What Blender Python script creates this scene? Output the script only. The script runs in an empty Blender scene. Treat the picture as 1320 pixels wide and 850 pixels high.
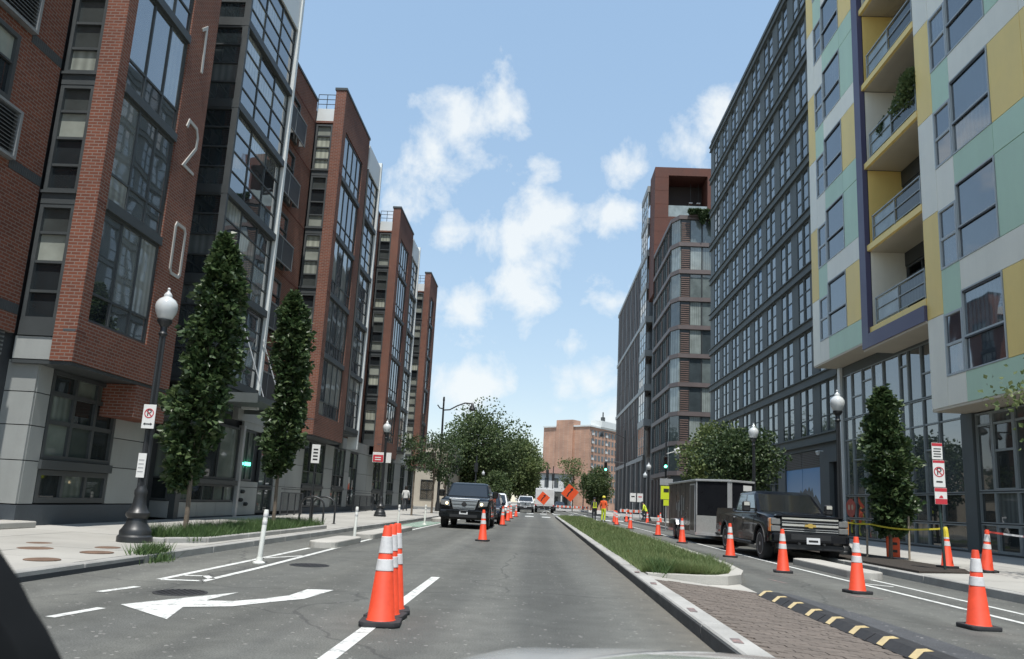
import bpy, bmesh, math, random
import numpy as np
from mathutils import Vector, Matrix

random.seed(7)
rng = np.random.default_rng(7)
scene = bpy.context.scene
COL = scene.collection
PI = math.pi

# ------------------------------------------------------------------ camera
cam_data = bpy.data.cameras.new("camera")
cam = bpy.data.objects.new("camera", cam_data)
COL.objects.link(cam)
cam_data.sensor_fit = 'HORIZONTAL'
cam_data.sensor_width = 36.0
cam_data.lens = 972.4737 / 1320.0 * 36.0
cam_data.shift_y = 40.0 / 1320.0
cam_data.clip_start = 0.05
cam_data.clip_end = 3000.0
cam_data.dof.use_dof = True
cam_data.dof.focus_distance = 22.0
cam_data.dof.aperture_fstop = 5.0
cam.matrix_world = Matrix(((0.99818, -0.04401, 0.04113, 0.0),
                           (0.03232, -0.18484, -0.98224, 0.0),
                           (0.05083, 0.98178, -0.18308, 1.2),
                           (0, 0, 0, 1))).normalized()
cam.matrix_world.translation = (0, 0, 1.2)
scene.camera = cam

# ------------------------------------------------------------------ world
SUN_EL = math.radians(69.0)
SUN_TO = Vector((0.09, -1.0, 0)).normalized()
sun_vec = Vector((SUN_TO.x * math.cos(SUN_EL), SUN_TO.y * math.cos(SUN_EL), math.sin(SUN_EL)))
world = bpy.data.worlds.new("World")
scene.world = world
world.use_nodes = True
wn, wl = world.node_tree.nodes, world.node_tree.links
wn.clear()
wout = wn.new('ShaderNodeOutputWorld')
wbg = wn.new('ShaderNodeBackground')
wbg.inputs['Strength'].default_value = 0.15
sky = wn.new('ShaderNodeTexSky')
sky.sky_type = 'NISHITA'
sky.sun_disc = False
sky.sun_elevation = SUN_EL
sky.sun_rotation = math.atan2(sun_vec.x, sun_vec.y)
sky.altitude = 900.0
sky.air_density = 1.15
sky.dust_density = 0.5
sky.ozone_density = 1.8


def wmath(op, a=None, b=None, clamp=False):
    n = wn.new('ShaderNodeMath')
    n.operation = op
    n.use_clamp = clamp
    for i, v in enumerate((a, b)):
        if v is None:
            continue
        if isinstance(v, (int, float)):
            n.inputs[i].default_value = v
        else:
            wl.new(v, n.inputs[i])
    return n.outputs[0]


tc = wn.new('ShaderNodeTexCoord')
sep = wn.new('ShaderNodeSeparateXYZ')
wl.new(tc.outputs['Generated'], sep.inputs[0])
zz = wmath('ADD', wmath('MAXIMUM', sep.outputs['Z'], 0.0), 0.16)
cmb = wn.new('ShaderNodeCombineXYZ')
wl.new(wmath('DIVIDE', sep.outputs['X'], zz), cmb.inputs[0])
wl.new(wmath('DIVIDE', sep.outputs['Y'], zz), cmb.inputs[1])
nz = wn.new('ShaderNodeTexNoise')
nz.inputs['Scale'].default_value = 11.0
nz.inputs['Detail'].default_value = 9.0
nz.inputs['Roughness'].default_value = 0.6
nz.inputs['Distortion'].default_value = 0.2
wl.new(tc.outputs['Generated'], nz.inputs['Vector'])
# cloud banks standing in the sky: (direction, angular radius)
BANKS = [((-.111, .881, .461), .075), ((-.15, .887, .436), .05), ((-.067, .877, .476), .055),
         ((-.008, .931, .365), .07), ((-.048, .941, .335), .055), ((.026, .927, .375), .05), ((.001, .908, .419), .035),
         ((.162, .881, .444), .06), ((.107, .899, .425), .05), ((.2, .86, .47), .06), ((-.035, .96, .278), .06),
         ((-.105, .965, .24), .06), ((-.096, .985, .145), .06), ((.062, .984, .167), .045), ((.027, .988, .151), .045),
         ((.101, .925, .367), .05), ((-.169, .909, .382), .05), ((-.128, .932, .339), .035), ((.04, .978, .207), .03),
         ((.085, .991, .107), .05), ((.088, .962, .258), .05),
         ((.75, .60, .30), .22), ((.5, .8, .3), .16), ((-.6, .7, .35), .2), ((-.8, .35, .45), .2), ((.85, .1, .5), .2),
         ((-.4, -.7, .5), .2), ((.4, -.75, .45), .22), ((-.7, -.5, .3), .2), ((.1, -.95, .25), .2), ((.3, .5, .8), .2), ((-.3, .3, .9), .2)]
acc = None
for d, r in BANKS:
    v = Vector(d).normalized()
    sub = wn.new('ShaderNodeVectorMath')
    sub.operation = 'DISTANCE'
    wl.new(tc.outputs['Generated'], sub.inputs[0])
    sub.inputs[1].default_value = v
    m = wmath('SUBTRACT', 1.0, wmath('DIVIDE', sub.outputs['Value'], r * 1.55), True)
    acc = m if acc is None else wmath('MAXIMUM', acc, m)
dens = wmath('ADD', wmath('MULTIPLY', wmath('POWER', acc, 0.75), 0.42), nz.outputs['Fac'])
dens = wmath('MULTIPLY', wmath('SUBTRACT', dens, 0.735), 5.2, True)
dens = wmath('MULTIPLY', wmath('SMOOTH_MIN', dens, 1.0), 0.93)
mix = wn.new('ShaderNodeMix')
mix.data_type = 'RGBA'
wl.new(dens, mix.inputs['Factor'])
hsv = wn.new('ShaderNodeHueSaturation')
hsv.inputs['Saturation'].default_value = 1.12
hsv.inputs['Value'].default_value = 0.97
scl = wn.new('ShaderNodeVectorMath')       # evens the sky out: paler overhead, less white at the horizon
scl.operation = 'SCALE'
scl.inputs['Scale'].default_value = 0.25
wl.new(sky.outputs[0], scl.inputs[0])
gam = wn.new('ShaderNodeGamma')
gam.inputs['Gamma'].default_value = 0.31
wl.new(scl.outputs[0], gam.inputs['Color'])
scl2 = wn.new('ShaderNodeVectorMath')
scl2.operation = 'SCALE'
scl2.inputs['Scale'].default_value = 2.95
wl.new(gam.outputs[0], scl2.inputs[0])
wl.new(scl2.outputs[0], hsv.inputs['Color'])
hsv.inputs['Saturation'].default_value = 1.9
hsv.inputs['Value'].default_value = 1.0
wl.new(hsv.outputs[0], mix.inputs['A'])
mix.inputs['B'].default_value = (3.3, 3.45, 3.5, 1)
wl.new(mix.outputs['Result'], wbg.inputs['Color'])
wl.new(wbg.outputs[0], wout.inputs[0])

sun_data = bpy.data.lights.new("sun", 'SUN')
sun_data.energy = 2.75
sun_data.angle = math.radians(0.6)
sun_data.color = (1.0, 0.965, 0.91)
sun_ob = bpy.data.objects.new("sun", sun_data)
COL.objects.link(sun_ob)
sun_ob.rotation_euler = (-sun_vec).to_track_quat('-Z', 'Y').to_euler()

scene.view_settings.view_transform = 'Standard'
scene.view_settings.look = 'None'
scene.view_settings.exposure = 0.92
scene.view_settings.gamma = 1.0
scene.view_settings.use_curve_mapping = False
scene.render.engine = 'CYCLES'

# ------------------------------------------------------------------ helpers
W = {}          # world position of every object


def setp(o, parent, w=(0, 0, 0)):
    w = Vector(w)
    COL.objects.link(o)
    if parent is not None:
        o.parent = parent
        o.location = w - W[parent.name]
    else:
        o.location = w
    W[o.name] = w
    return o


def tag(o, label=None, cat=None, group=None, kind=None):
    if label: o['label'] = label
    if cat: o['category'] = cat
    if group: o['group'] = group
    if kind: o['kind'] = kind
    return o


def thing(name, loc, label=None, cat=None, group=None, kind=None):
    o = bpy.data.objects.new(name, None)
    o.empty_display_size = 0.3
    setp(o, None, loc)
    return tag(o, label, cat, group, kind)


def copy_tree(o, loc=None, rotz=None, scale=None, parent=None):
    c = o.copy()
    COL.objects.link(c)
    if parent is not None:
        c.parent = parent
    if loc is not None: c.location = loc
    if rotz is not None: c.rotation_euler = (0, 0, rotz)
    if scale is not None: c.scale = scale
    W[c.name] = Vector(c.location)
    for ch in list(o.children):
        copy_tree(ch, parent=c)
    return c


class MB:
    def __init__(self, org=(0, 0, 0)):
        self.v, self.f, self.o = [], [], Vector(org)

    def add(self, vs, fs):
        n = len(self.v)
        self.v += [tuple(x) for x in vs]
        self.f += [tuple(n + i for i in f) for f in fs]
        return self

    def box(self, x0, y0, z0, x1, y1, z1):
        if x0 > x1: x0, x1 = x1, x0
        if y0 > y1: y0, y1 = y1, y0
        if z0 > z1: z0, z1 = z1, z0
        return self.add([(x0, y0, z0), (x1, y0, z0), (x1, y1, z0), (x0, y1, z0),
                         (x0, y0, z1), (x1, y0, z1), (x1, y1, z1), (x0, y1, z1)],
                        [(0, 3, 2, 1), (4, 5, 6, 7), (0, 1, 5, 4), (1, 2, 6, 5), (2, 3, 7, 6), (3, 0, 4, 7)])

    def prism(self, poly, axis, a, b):
        """extrude a 2-D outline along an axis ('x': outline in y,z; 'y': x,z; 'z': x,y)"""
        n = len(poly)
        def mk(p, t):
            return {'x': (t, p[0], p[1]), 'y': (p[0], t, p[1]), 'z': (p[0], p[1], t)}[axis]
        vs = [mk(p, a) for p in poly] + [mk(p, b) for p in poly]
        fs = [tuple(range(n)), tuple(range(2 * n - 1, n - 1, -1))]
        fs += [(i, n + i, n + (i + 1) % n, (i + 1) % n) for i in range(n)]
        return self.add(vs, fs)

    def tube(self, p0, p1, r0, r1=None, n=10, cap=True):
        r1 = r0 if r1 is None else r1
        p0, p1 = Vector(p0), Vector(p1)
        d = (p1 - p0).normalized()
        a = d.orthogonal().normalized()
        b = d.cross(a)
        vs = []
        for p, r in ((p0, r0), (p1, r1)):
            vs += [p + (a * math.cos(2 * PI * i / n) + b * math.sin(2 * PI * i / n)) * r for i in range(n)]
        fs = [(i, (i + 1) % n, n + (i + 1) % n, n + i) for i in range(n)]
        if cap:
            fs += [tuple(range(n - 1, -1, -1)), tuple(range(n, 2 * n))]
        return self.add(vs, fs)

    def path(self, pts, r, n=8):
        rs = r if isinstance(r, (list, tuple)) else [r] * len(pts)
        pts = [Vector(p) for p in pts]
        base = len(self.v)
        vs, fs = [], []
        prev = None
        for i, p in enumerate(pts):
            d = (pts[min(i + 1, len(pts) - 1)] - pts[max(i - 1, 0)]).normalized()
            a = d.orthogonal().normalized() if prev is None else (prev - d * prev.dot(d)).normalized()
            prev = a
            b = d.cross(a)
            vs += [p + (a * math.cos(2 * PI * k / n) + b * math.sin(2 * PI * k / n)) * rs[i] for k in range(n)]
        for i in range(len(pts) - 1):
            fs += [(i * n + k, i * n + (k + 1) % n, (i + 1) * n + (k + 1) % n, (i + 1) * n + k) for k in range(n)]
        fs += [tuple(range(n - 1, -1, -1)), tuple((len(pts) - 1) * n + k for k in range(n))]
        return self.add(vs, fs)

    def lathe(self, prof, n=20, c=(0, 0, 0), axis='z'):
        vs, fs = [], []
        for r, h in prof:
            for k in range(n):
                t = 2 * PI * k / n
                if axis == 'z':
                    vs.append((c[0] + r * math.cos(t), c[1] + r * math.sin(t), c[2] + h))
                elif axis == 'x':
                    vs.append((c[0] + h, c[1] + r * math.cos(t), c[2] + r * math.sin(t)))
                else:
                    vs.append((c[0] + r * math.cos(t), c[1] + h, c[2] + r * math.sin(t)))
        m = len(prof)
        for i in range(m - 1):
            fs += [(i * n + k, i * n + (k + 1) % n, (i + 1) * n + (k + 1) % n, (i + 1) * n + k) for k in range(n)]
        if prof[0][0] > 1e-5: fs.append(tuple(range(n - 1, -1, -1)))
        if prof[-1][0] > 1e-5: fs.append(tuple((m - 1) * n + k for k in range(n)))
        return self.add(vs, fs)

    def mesh(self, name, mat=None, smooth=False, bevel=0, seg=2):
        me = bpy.data.meshes.new(name)
        me.from_pydata([tuple(Vector(v) - self.o) for v in self.v], [], self.f)
        bm = bmesh.new()
        bm.from_mesh(me)
        bmesh.ops.remove_doubles(bm, verts=bm.verts, dist=1e-5)
        bmesh.ops.recalc_face_normals(bm, faces=bm.faces)
        if bevel:
            es = [e for e in bm.edges if len(e.link_faces) == 2 and e.calc_face_angle(0) > math.radians(28)]
            bmesh.ops.bevel(bm, geom=es, offset=bevel, segments=seg, affect='EDGES', clamp_overlap=True, profile=0.6)
        bm.to_mesh(me)
        bm.free()
        if smooth:
            for p in me.polygons: p.use_smooth = True
            try:
                me.set_sharp_from_angle(angle=math.radians(38))
            except Exception:
                pass
        if mat: me.materials.append(mat)
        return me

    def build(self, name, mat=None, parent=None, smooth=False, bevel=0, seg=2):
        """geometry is in world coordinates (org = world position of the object)"""
        o = bpy.data.objects.new(name, self.mesh(name, mat, smooth, bevel, seg))
        return setp(o, parent, self.o)


_boxes = {}


def B(name, lo, hi, mat, parent, bevel=0):
    lo, hi = Vector(lo), Vector(hi)
    d = hi - lo
    d = Vector((abs(d.x), abs(d.y), abs(d.z)))
    key = (name.split('.')[0], round(d.x, 3), round(d.y, 3), round(d.z, 3), mat.name, bevel)
    if key not in _boxes:
        h = d / 2
        _boxes[key] = MB().box(-h.x, -h.y, -h.z, h.x, h.y, h.z).mesh(name, mat, bevel=bevel, seg=1)
    o = bpy.data.objects.new(name, _boxes[key])
    return setp(o, parent, (lo + hi) / 2)


# ------------------------------------------------------------------ materials
_m = {}


def nodes(name):
    m = bpy.data.materials.new(name)
    m.use_nodes = True
    nt = m.node_tree
    bs = nt.nodes['Principled BSDF']
    return m, nt, nt.nodes, nt.links, bs


def nmath(nt, op, a, b=None, clamp=False):
    n = nt.nodes.new('ShaderNodeMath')
    n.operation = op
    n.use_clamp = clamp
    for i, v in enumerate((a, b)):
        if v is None: continue
        if isinstance(v, (int, float)): n.inputs[i].default_value = v
        else: nt.links.new(v, n.inputs[i])
    return n.outputs[0]


def noise(nt, scale, detail=4, rough=0.55, vec=None):
    n = nt.nodes.new('ShaderNodeTexNoise')
    n.inputs['Scale'].default_value = scale
    n.inputs['Detail'].default_value = detail
    n.inputs['Roughness'].default_value = rough
    if vec is None:
        g = nt.nodes.new('ShaderNodeNewGeometry')
        vec = g.outputs['Position']
    nt.links.new(vec, n.inputs['Vector'])
    return n.outputs['Fac']


def rgbmix(nt, fac, a, b, mode='MIX'):
    n = nt.nodes.new('ShaderNodeMix')
    n.data_type = 'RGBA'
    n.blend_type = mode
    for k, v in (('Factor', fac), ('A', a), ('B', b)):
        if isinstance(v, (int, float)): n.inputs[k].default_value = v
        elif isinstance(v, tuple): n.inputs[k].default_value = (*v[:3], 1)
        else: nt.links.new(v, n.inputs[k])
    return n.outputs['Result']


def ramp(nt, fac, stops, const=False):
    n = nt.nodes.new('ShaderNodeValToRGB')
    e = n.color_ramp.elements
    while len(e) < len(stops): e.new(0.5)
    for i, (p, c) in enumerate(stops):
        e[i].position = p
        e[i].color = (*c, 1) if len(c) == 3 else c
    if const: n.color_ramp.interpolation = 'CONSTANT'
    nt.links.new(fac, n.inputs[0])
    return n.outputs[0]


def surf(name, col, rough=0.6, var=0.18, scale=1.5, fine=25, bump=0.0, metal=0.0, spec=0.5, coat=0.0, dirt=0.0, emit=None, objvar=0.0, streak=0.0):
    if name in _m: return _m[name]
    m, nt, N, L, bs = nodes(name)
    f1 = noise(nt, scale, 5)
    f2 = noise(nt, fine, 3)
    f = nmath(nt, 'ADD', nmath(nt, 'MULTIPLY', f1, 0.65), nmath(nt, 'MULTIPLY', f2, 0.35))
    lo = tuple(c * (1 - var) for c in col)
    hi = tuple(min(1, c * (1 + var)) for c in col)
    c = ramp(nt, f, [(0.32, lo), (0.68, hi)])
    if dirt:
        d = nmath(nt, 'MULTIPLY', nmath(nt, 'SUBTRACT', noise(nt, scale * 0.45, 7, 0.65), 0.47, True), dirt * 5, True)
        c = rgbmix(nt, d, c, tuple(x * 0.55 for x in col))
    if streak:
        g_ = N.new('ShaderNodeNewGeometry')
        mp_ = N.new('ShaderNodeMapping')
        mp_.inputs['Scale'].default_value = (1.4, 1.4, 0.18)
        L.new(g_.outputs['Position'], mp_.inputs[0])
        sk = ramp(nt, noise(nt, 1.0, 6, 0.65, mp_.outputs[0]), [(0.36, (1 - streak,) * 3), (0.62, (1 + streak * 0.4,) * 3)])
        c = rgbmix(nt, 1.0, c, sk, 'MULTIPLY')
    if objvar:
        oi = N.new('ShaderNodeObjectInfo')
        k = nmath(nt, 'ADD', nmath(nt, 'MULTIPLY', oi.outputs['Random'], 2 * objvar), 1 - objvar)
        hs = N.new('ShaderNodeHueSaturation')
        L.new(c, hs.inputs['Color'])
        L.new(k, hs.inputs['Value'])
        c = hs.outputs[0]
    L.new(c, bs.inputs['Base Color'])
    r = nmath(nt, 'ADD', nmath(nt, 'MULTIPLY', f1, 0.24), max(0.02, rough - 0.12))
    L.new(r, bs.inputs['Roughness'])
    bs.inputs['Metallic'].default_value = metal
    bs.inputs['Specular IOR Level'].default_value = spec
    if coat:
        bs.inputs['Coat Weight'].default_value = coat
        bs.inputs['Coat Roughness'].default_value = 0.04
    if bump:
        b = N.new('ShaderNodeBump')
        b.inputs['Strength'].default_value = bump
        b.inputs['Distance'].default_value = 0.02
        L.new(f2, b.inputs['Height'])
        L.new(b.outputs[0], bs.inputs['Normal'])
    if emit:
        bs.inputs['Emission Color'].default_value = (*emit[0], 1)
        bs.inputs['Emission Strength'].default_value = emit[1]
    _m[name] = m
    return m


def brickmat(name, c1, c2, mortar, bw=0.215, bh=0.075, ms=0.011, var=0.9):
    m, nt, N, L, bs = nodes(name)
    g = N.new('ShaderNodeNewGeometry')
    s = N.new('ShaderNodeSeparateXYZ')
    L.new(g.outputs['Position'], s.inputs[0])
    u = nmath(nt, 'ADD', s.outputs[0], s.outputs[1])
    cb = N.new('ShaderNodeCombineXYZ')
    L.new(u, cb.inputs[0])
    L.new(s.outputs[2], cb.inputs[1])
    br = N.new('ShaderNodeTexBrick')
    L.new(cb.outputs[0], br.inputs['Vector'])
    br.inputs['Color1'].default_value = (*c1, 1)
    br.inputs['Color2'].default_value = (*c2, 1)
    br.inputs['Mortar'].default_value = (*mortar, 1)
    br.inputs['Scale'].default_value = 1.0
    br.inputs['Mortar Size'].default_value = ms
    br.inputs['Mortar Smooth'].default_value = 0.2
    br.inputs['Brick Width'].default_value = bw
    br.inputs['Row Height'].default_value = bh
    br.inputs['Bias'].default_value = -0.1
    f = noise(nt, 0.35, 6, 0.6)
    k = ramp(nt, f, [(0.3, (0.74, 0.74, 0.76)), (0.7, (1.12, 1.1, 1.08))])
    c = rgbmix(nt, 1.0, br.outputs['Color'], k, 'MULTIPLY')
    L.new(c, bs.inputs['Base Color'])
    bs.inputs['Roughness'].default_value = 0.85
    bs.inputs['Specular IOR Level'].default_value = 0.25
    b = N.new('ShaderNodeBump')
    b.invert = True
    b.inputs['Strength'].default_value = 0.5
    b.inputs['Distance'].default_value = 0.01
    L.new(br.outputs['Fac'], b.inputs['Height'])
    L.new(b.outputs[0], bs.inputs['Normal'])
    return m


def glassmat(name, stops, ior=1.9, rough=0.02, wave=0.012, blind=0.0):
    """window pane: what stands behind it differs from pane to pane, the sheet itself mirrors"""
    m, nt, N, L, bs = nodes(name)
    oi = N.new('ShaderNodeObjectInfo')
    c = ramp(nt, oi.outputs['Random'], stops, True)
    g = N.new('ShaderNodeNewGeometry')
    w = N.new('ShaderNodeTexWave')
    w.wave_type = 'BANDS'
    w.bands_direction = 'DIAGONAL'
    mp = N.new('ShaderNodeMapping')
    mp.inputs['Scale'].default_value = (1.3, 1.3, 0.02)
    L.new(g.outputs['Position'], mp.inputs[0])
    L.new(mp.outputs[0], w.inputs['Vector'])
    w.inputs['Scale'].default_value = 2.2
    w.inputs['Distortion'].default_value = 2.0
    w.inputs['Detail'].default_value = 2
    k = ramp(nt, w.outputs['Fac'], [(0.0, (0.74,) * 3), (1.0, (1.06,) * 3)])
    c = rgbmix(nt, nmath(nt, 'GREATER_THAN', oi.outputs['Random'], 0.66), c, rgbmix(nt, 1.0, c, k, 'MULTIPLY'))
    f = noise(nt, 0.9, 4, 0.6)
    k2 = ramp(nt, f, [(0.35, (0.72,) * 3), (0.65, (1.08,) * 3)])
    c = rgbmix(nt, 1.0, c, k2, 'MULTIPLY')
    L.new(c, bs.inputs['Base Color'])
    bs.inputs['Roughness'].default_value = rough
    bs.inputs['IOR'].default_value = ior
    # every sheet hangs a hair differently
    vm = N.new('ShaderNodeVectorMath')
    vm.operation = 'ADD'
    L.new(g.outputs['Normal'], vm.inputs[0])
    wn1 = N.new('ShaderNodeTexWhiteNoise')
    wn1.noise_dimensions = '1D'
    L.new(oi.outputs['Random'], wn1.inputs['W'])
    sc = N.new('ShaderNodeVectorMath')
    sc.operation = 'SCALE'
    sub = N.new('ShaderNodeVectorMath')
    sub.operation = 'SUBTRACT'
    L.new(wn1.outputs['Color'], sub.inputs[0])
    sub.inputs[1].default_value = (0.5, 0.5, 0.5)
    L.new(sub.outputs[0], sc.inputs[0])
    sc.inputs['Scale'].default_value = wave * 1.6
    L.new(sc.outputs[0], vm.inputs[1])
    nr = N.new('ShaderNodeVectorMath')
    nr.operation = 'NORMALIZE'
    L.new(vm.outputs[0], nr.inputs[0])
    b = N.new('ShaderNodeBump')
    b.inputs['Strength'].default_value = 0.35
    b.inputs['Distance'].default_value = wave
    L.new(noise(nt, 0.8, 1), b.inputs['Height'])
    L.new(nr.outputs[0], b.inputs['Normal'])
    L.new(b.outputs[0], bs.inputs['Normal'])
    return m


BRICK = brickmat('red_brick', (0.225, 0.08, 0.049), (0.16, 0.06, 0.041), (0.25, 0.19, 0.16))
BRICK_FAR = brickmat('salmon_brick', (0.52, 0.31, 0.22), (0.47, 0.275, 0.195), (0.5, 0.37, 0.29), 0.4, 0.2, 0.02)
FRAME = surf('charcoal_metal', (0.055, 0.062, 0.064), 0.5, 0.12, bump=0.02, spec=0.5)
GREYMET = surf('blue_grey_metal', (0.1, 0.115, 0.115), 0.6, 0.12, dirt=0.12, spec=0.3)
PLINTH = surf('dark_grey_plinth', (0.065, 0.078, 0.09), 0.6, 0.15, dirt=0.2)
PANEL_GREY = surf('grey_cladding_panel', (0.32, 0.335, 0.325), 0.5, 0.06, dirt=0.16, objvar=0.06, streak=0.08)
PANEL_WHITE = surf('white_metal', (0.68, 0.71, 0.70), 0.4, 0.05, dirt=0.1)
DARKCORE = surf('dark_sheathing', (0.04, 0.045, 0.05), 0.8, 0.2)
CONC = surf('concrete', (0.42, 0.405, 0.37), 0.85, 0.16, scale=0.8, fine=45, bump=0.25, dirt=0.22)
CONC_DARK = surf('weathered_concrete', (0.30, 0.295, 0.28), 0.88, 0.2, scale=1.0, fine=45, bump=0.3, dirt=0.3)
GRANITE = surf('kerb_granite', (0.36, 0.355, 0.335), 0.85, 0.2, scale=2.0, fine=60, bump=0.3, dirt=0.35, objvar=0.1)
WHITEPAINT = None
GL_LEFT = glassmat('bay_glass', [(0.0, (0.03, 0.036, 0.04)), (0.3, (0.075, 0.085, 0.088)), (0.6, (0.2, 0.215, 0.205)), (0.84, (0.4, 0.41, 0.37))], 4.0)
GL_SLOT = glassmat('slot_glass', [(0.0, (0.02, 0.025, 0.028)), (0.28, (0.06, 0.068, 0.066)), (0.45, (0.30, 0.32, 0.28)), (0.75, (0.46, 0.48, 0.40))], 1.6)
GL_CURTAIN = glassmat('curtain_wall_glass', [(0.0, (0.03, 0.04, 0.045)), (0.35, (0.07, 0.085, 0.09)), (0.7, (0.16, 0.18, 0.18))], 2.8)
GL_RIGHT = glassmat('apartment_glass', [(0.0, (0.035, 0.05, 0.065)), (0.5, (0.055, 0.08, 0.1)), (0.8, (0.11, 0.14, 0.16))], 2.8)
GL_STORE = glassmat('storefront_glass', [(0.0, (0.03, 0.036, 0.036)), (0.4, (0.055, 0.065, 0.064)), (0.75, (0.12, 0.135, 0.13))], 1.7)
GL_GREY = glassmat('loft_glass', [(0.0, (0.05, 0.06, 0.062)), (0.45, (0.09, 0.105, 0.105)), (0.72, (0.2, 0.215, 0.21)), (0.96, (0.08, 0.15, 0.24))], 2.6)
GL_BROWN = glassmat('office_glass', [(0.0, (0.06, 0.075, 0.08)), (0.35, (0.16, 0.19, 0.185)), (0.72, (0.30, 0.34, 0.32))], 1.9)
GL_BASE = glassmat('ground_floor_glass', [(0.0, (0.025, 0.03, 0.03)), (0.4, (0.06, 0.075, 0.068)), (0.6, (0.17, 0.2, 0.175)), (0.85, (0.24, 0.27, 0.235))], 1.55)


# ------------------------------------------------------------------ facade helpers
def fb(face, u0, u1, z0, z1, d0, d1):
    """box on a facade; d = distance out of the wall plane"""
    k, p = face
    if k == 'L': return (p + d0, u0, z0), (p + d1, u1, z1)
    if k == 'R': return (p - d1, u0, z0), (p - d0, u1, z1)
    return (u0, p - d1, z0), (u1, p - d0, z1)          # 'S': faces the camera end


def fbox(mb, face, u0, u1, z0, z1, d0, d1):
    lo, hi = fb(face, u0, u1, z0, z1, d0, d1)
    mb.box(*lo, *hi)


_wins = {}


def win(parent, face, u0, u1, z0, z1, us=(), zs=(), fm=None, gm=None, fw=0.06, mw=0.045, dep=0.05, panes=True, name='window', pane='pane', sub=None):
    """framed window: one frame mesh (frame + bars) and a pane in every opening. us / zs: inner splits as fractions;
    sub: {column: [splits]} for columns with bars of their own"""
    fm = fm or FRAME
    c = Vector(((u0 + u1) / 2, (z0 + z1) / 2, 0))
    w, h = u1 - u0, z1 - z0
    ue = [fw] + [w * u for u in us] + [w - fw]
    cells = []
    mb = MB()
    org = Vector(fb(face, c.x, c.x, c.y, c.y, 0, 0)[0])
    mb.o = org
    key = (face[0], round(w, 3), round(h, 3), tuple(us), tuple(zs), fm.name, fw, mw, dep, str(sub))
    build = key not in _wins
    def bar(a, b, p, q, dd=dep):
        if build: fbox(mb, face, u0 + a, u0 + b, z0 + p, z0 + q, -0.07, dd)
    bar(0, fw, 0, h); bar(w - fw, w, 0, h); bar(fw, w - fw, 0, fw); bar(fw, w - fw, h - fw, h)
    for u in us: bar(w * u - mw / 2, w * u + mw / 2, fw, h - fw, dep * 0.8)
    for i in range(len(us) + 1):
        a = fw if i == 0 else w * us[i - 1] + mw / 2
        b = w - fw if i == len(us) else w * us[i] - mw / 2
        zz_ = list(zs) if not sub or i not in sub else sub[i]
        for z in zz_: bar(a, b, h * z - mw / 2, h * z + mw / 2, dep * 0.7)
        for j in range(len(zz_) + 1):
            p = fw if j == 0 else h * zz_[j - 1] + mw / 2
            q = h - fw if j == len(zz_) else h * zz_[j] - mw / 2
            cells.append((a, b, p, q))
    if build: _wins[key] = mb.mesh(name, fm)
    o = setp(bpy.data.objects.new(name, _wins[key]), parent, org)
    if panes:
        for a, b, p, q in cells:
            lo, hi = fb(face, u0 + a, u0 + b, z0 + p, z0 + q, -0.05, -0.02)
            B(pane, lo, hi, gm, o)
    else:
        lo, hi = fb(face, u0 + fw, u1 - fw, z0 + fw, z1 - fw, -0.05, -0.02)
        B(pane, lo, hi, gm, o)
    return o


def stext(s, size, mat, name, parent, loc, rot, ext=0.004):
    cu = bpy.data.curves.new(name, 'FONT')
    cu.body = s
    cu.size = size
    cu.extrude = ext
    cu.align_x = 'CENTER'
    cu.align_y = 'CENTER'
    t = bpy.data.objects.new(name + '_tmp', cu)
    COL.objects.link(t)
    bpy.context.view_layer.update()
    me = bpy.data.meshes.new_from_object(t)
    me.materials.clear()
    me.materials.append(mat)
    bpy.data.objects.remove(t)
    o = bpy.data.objects.new(name, me)
    setp(o, parent, loc)
    o.rotation_euler = rot
    return o
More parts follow.
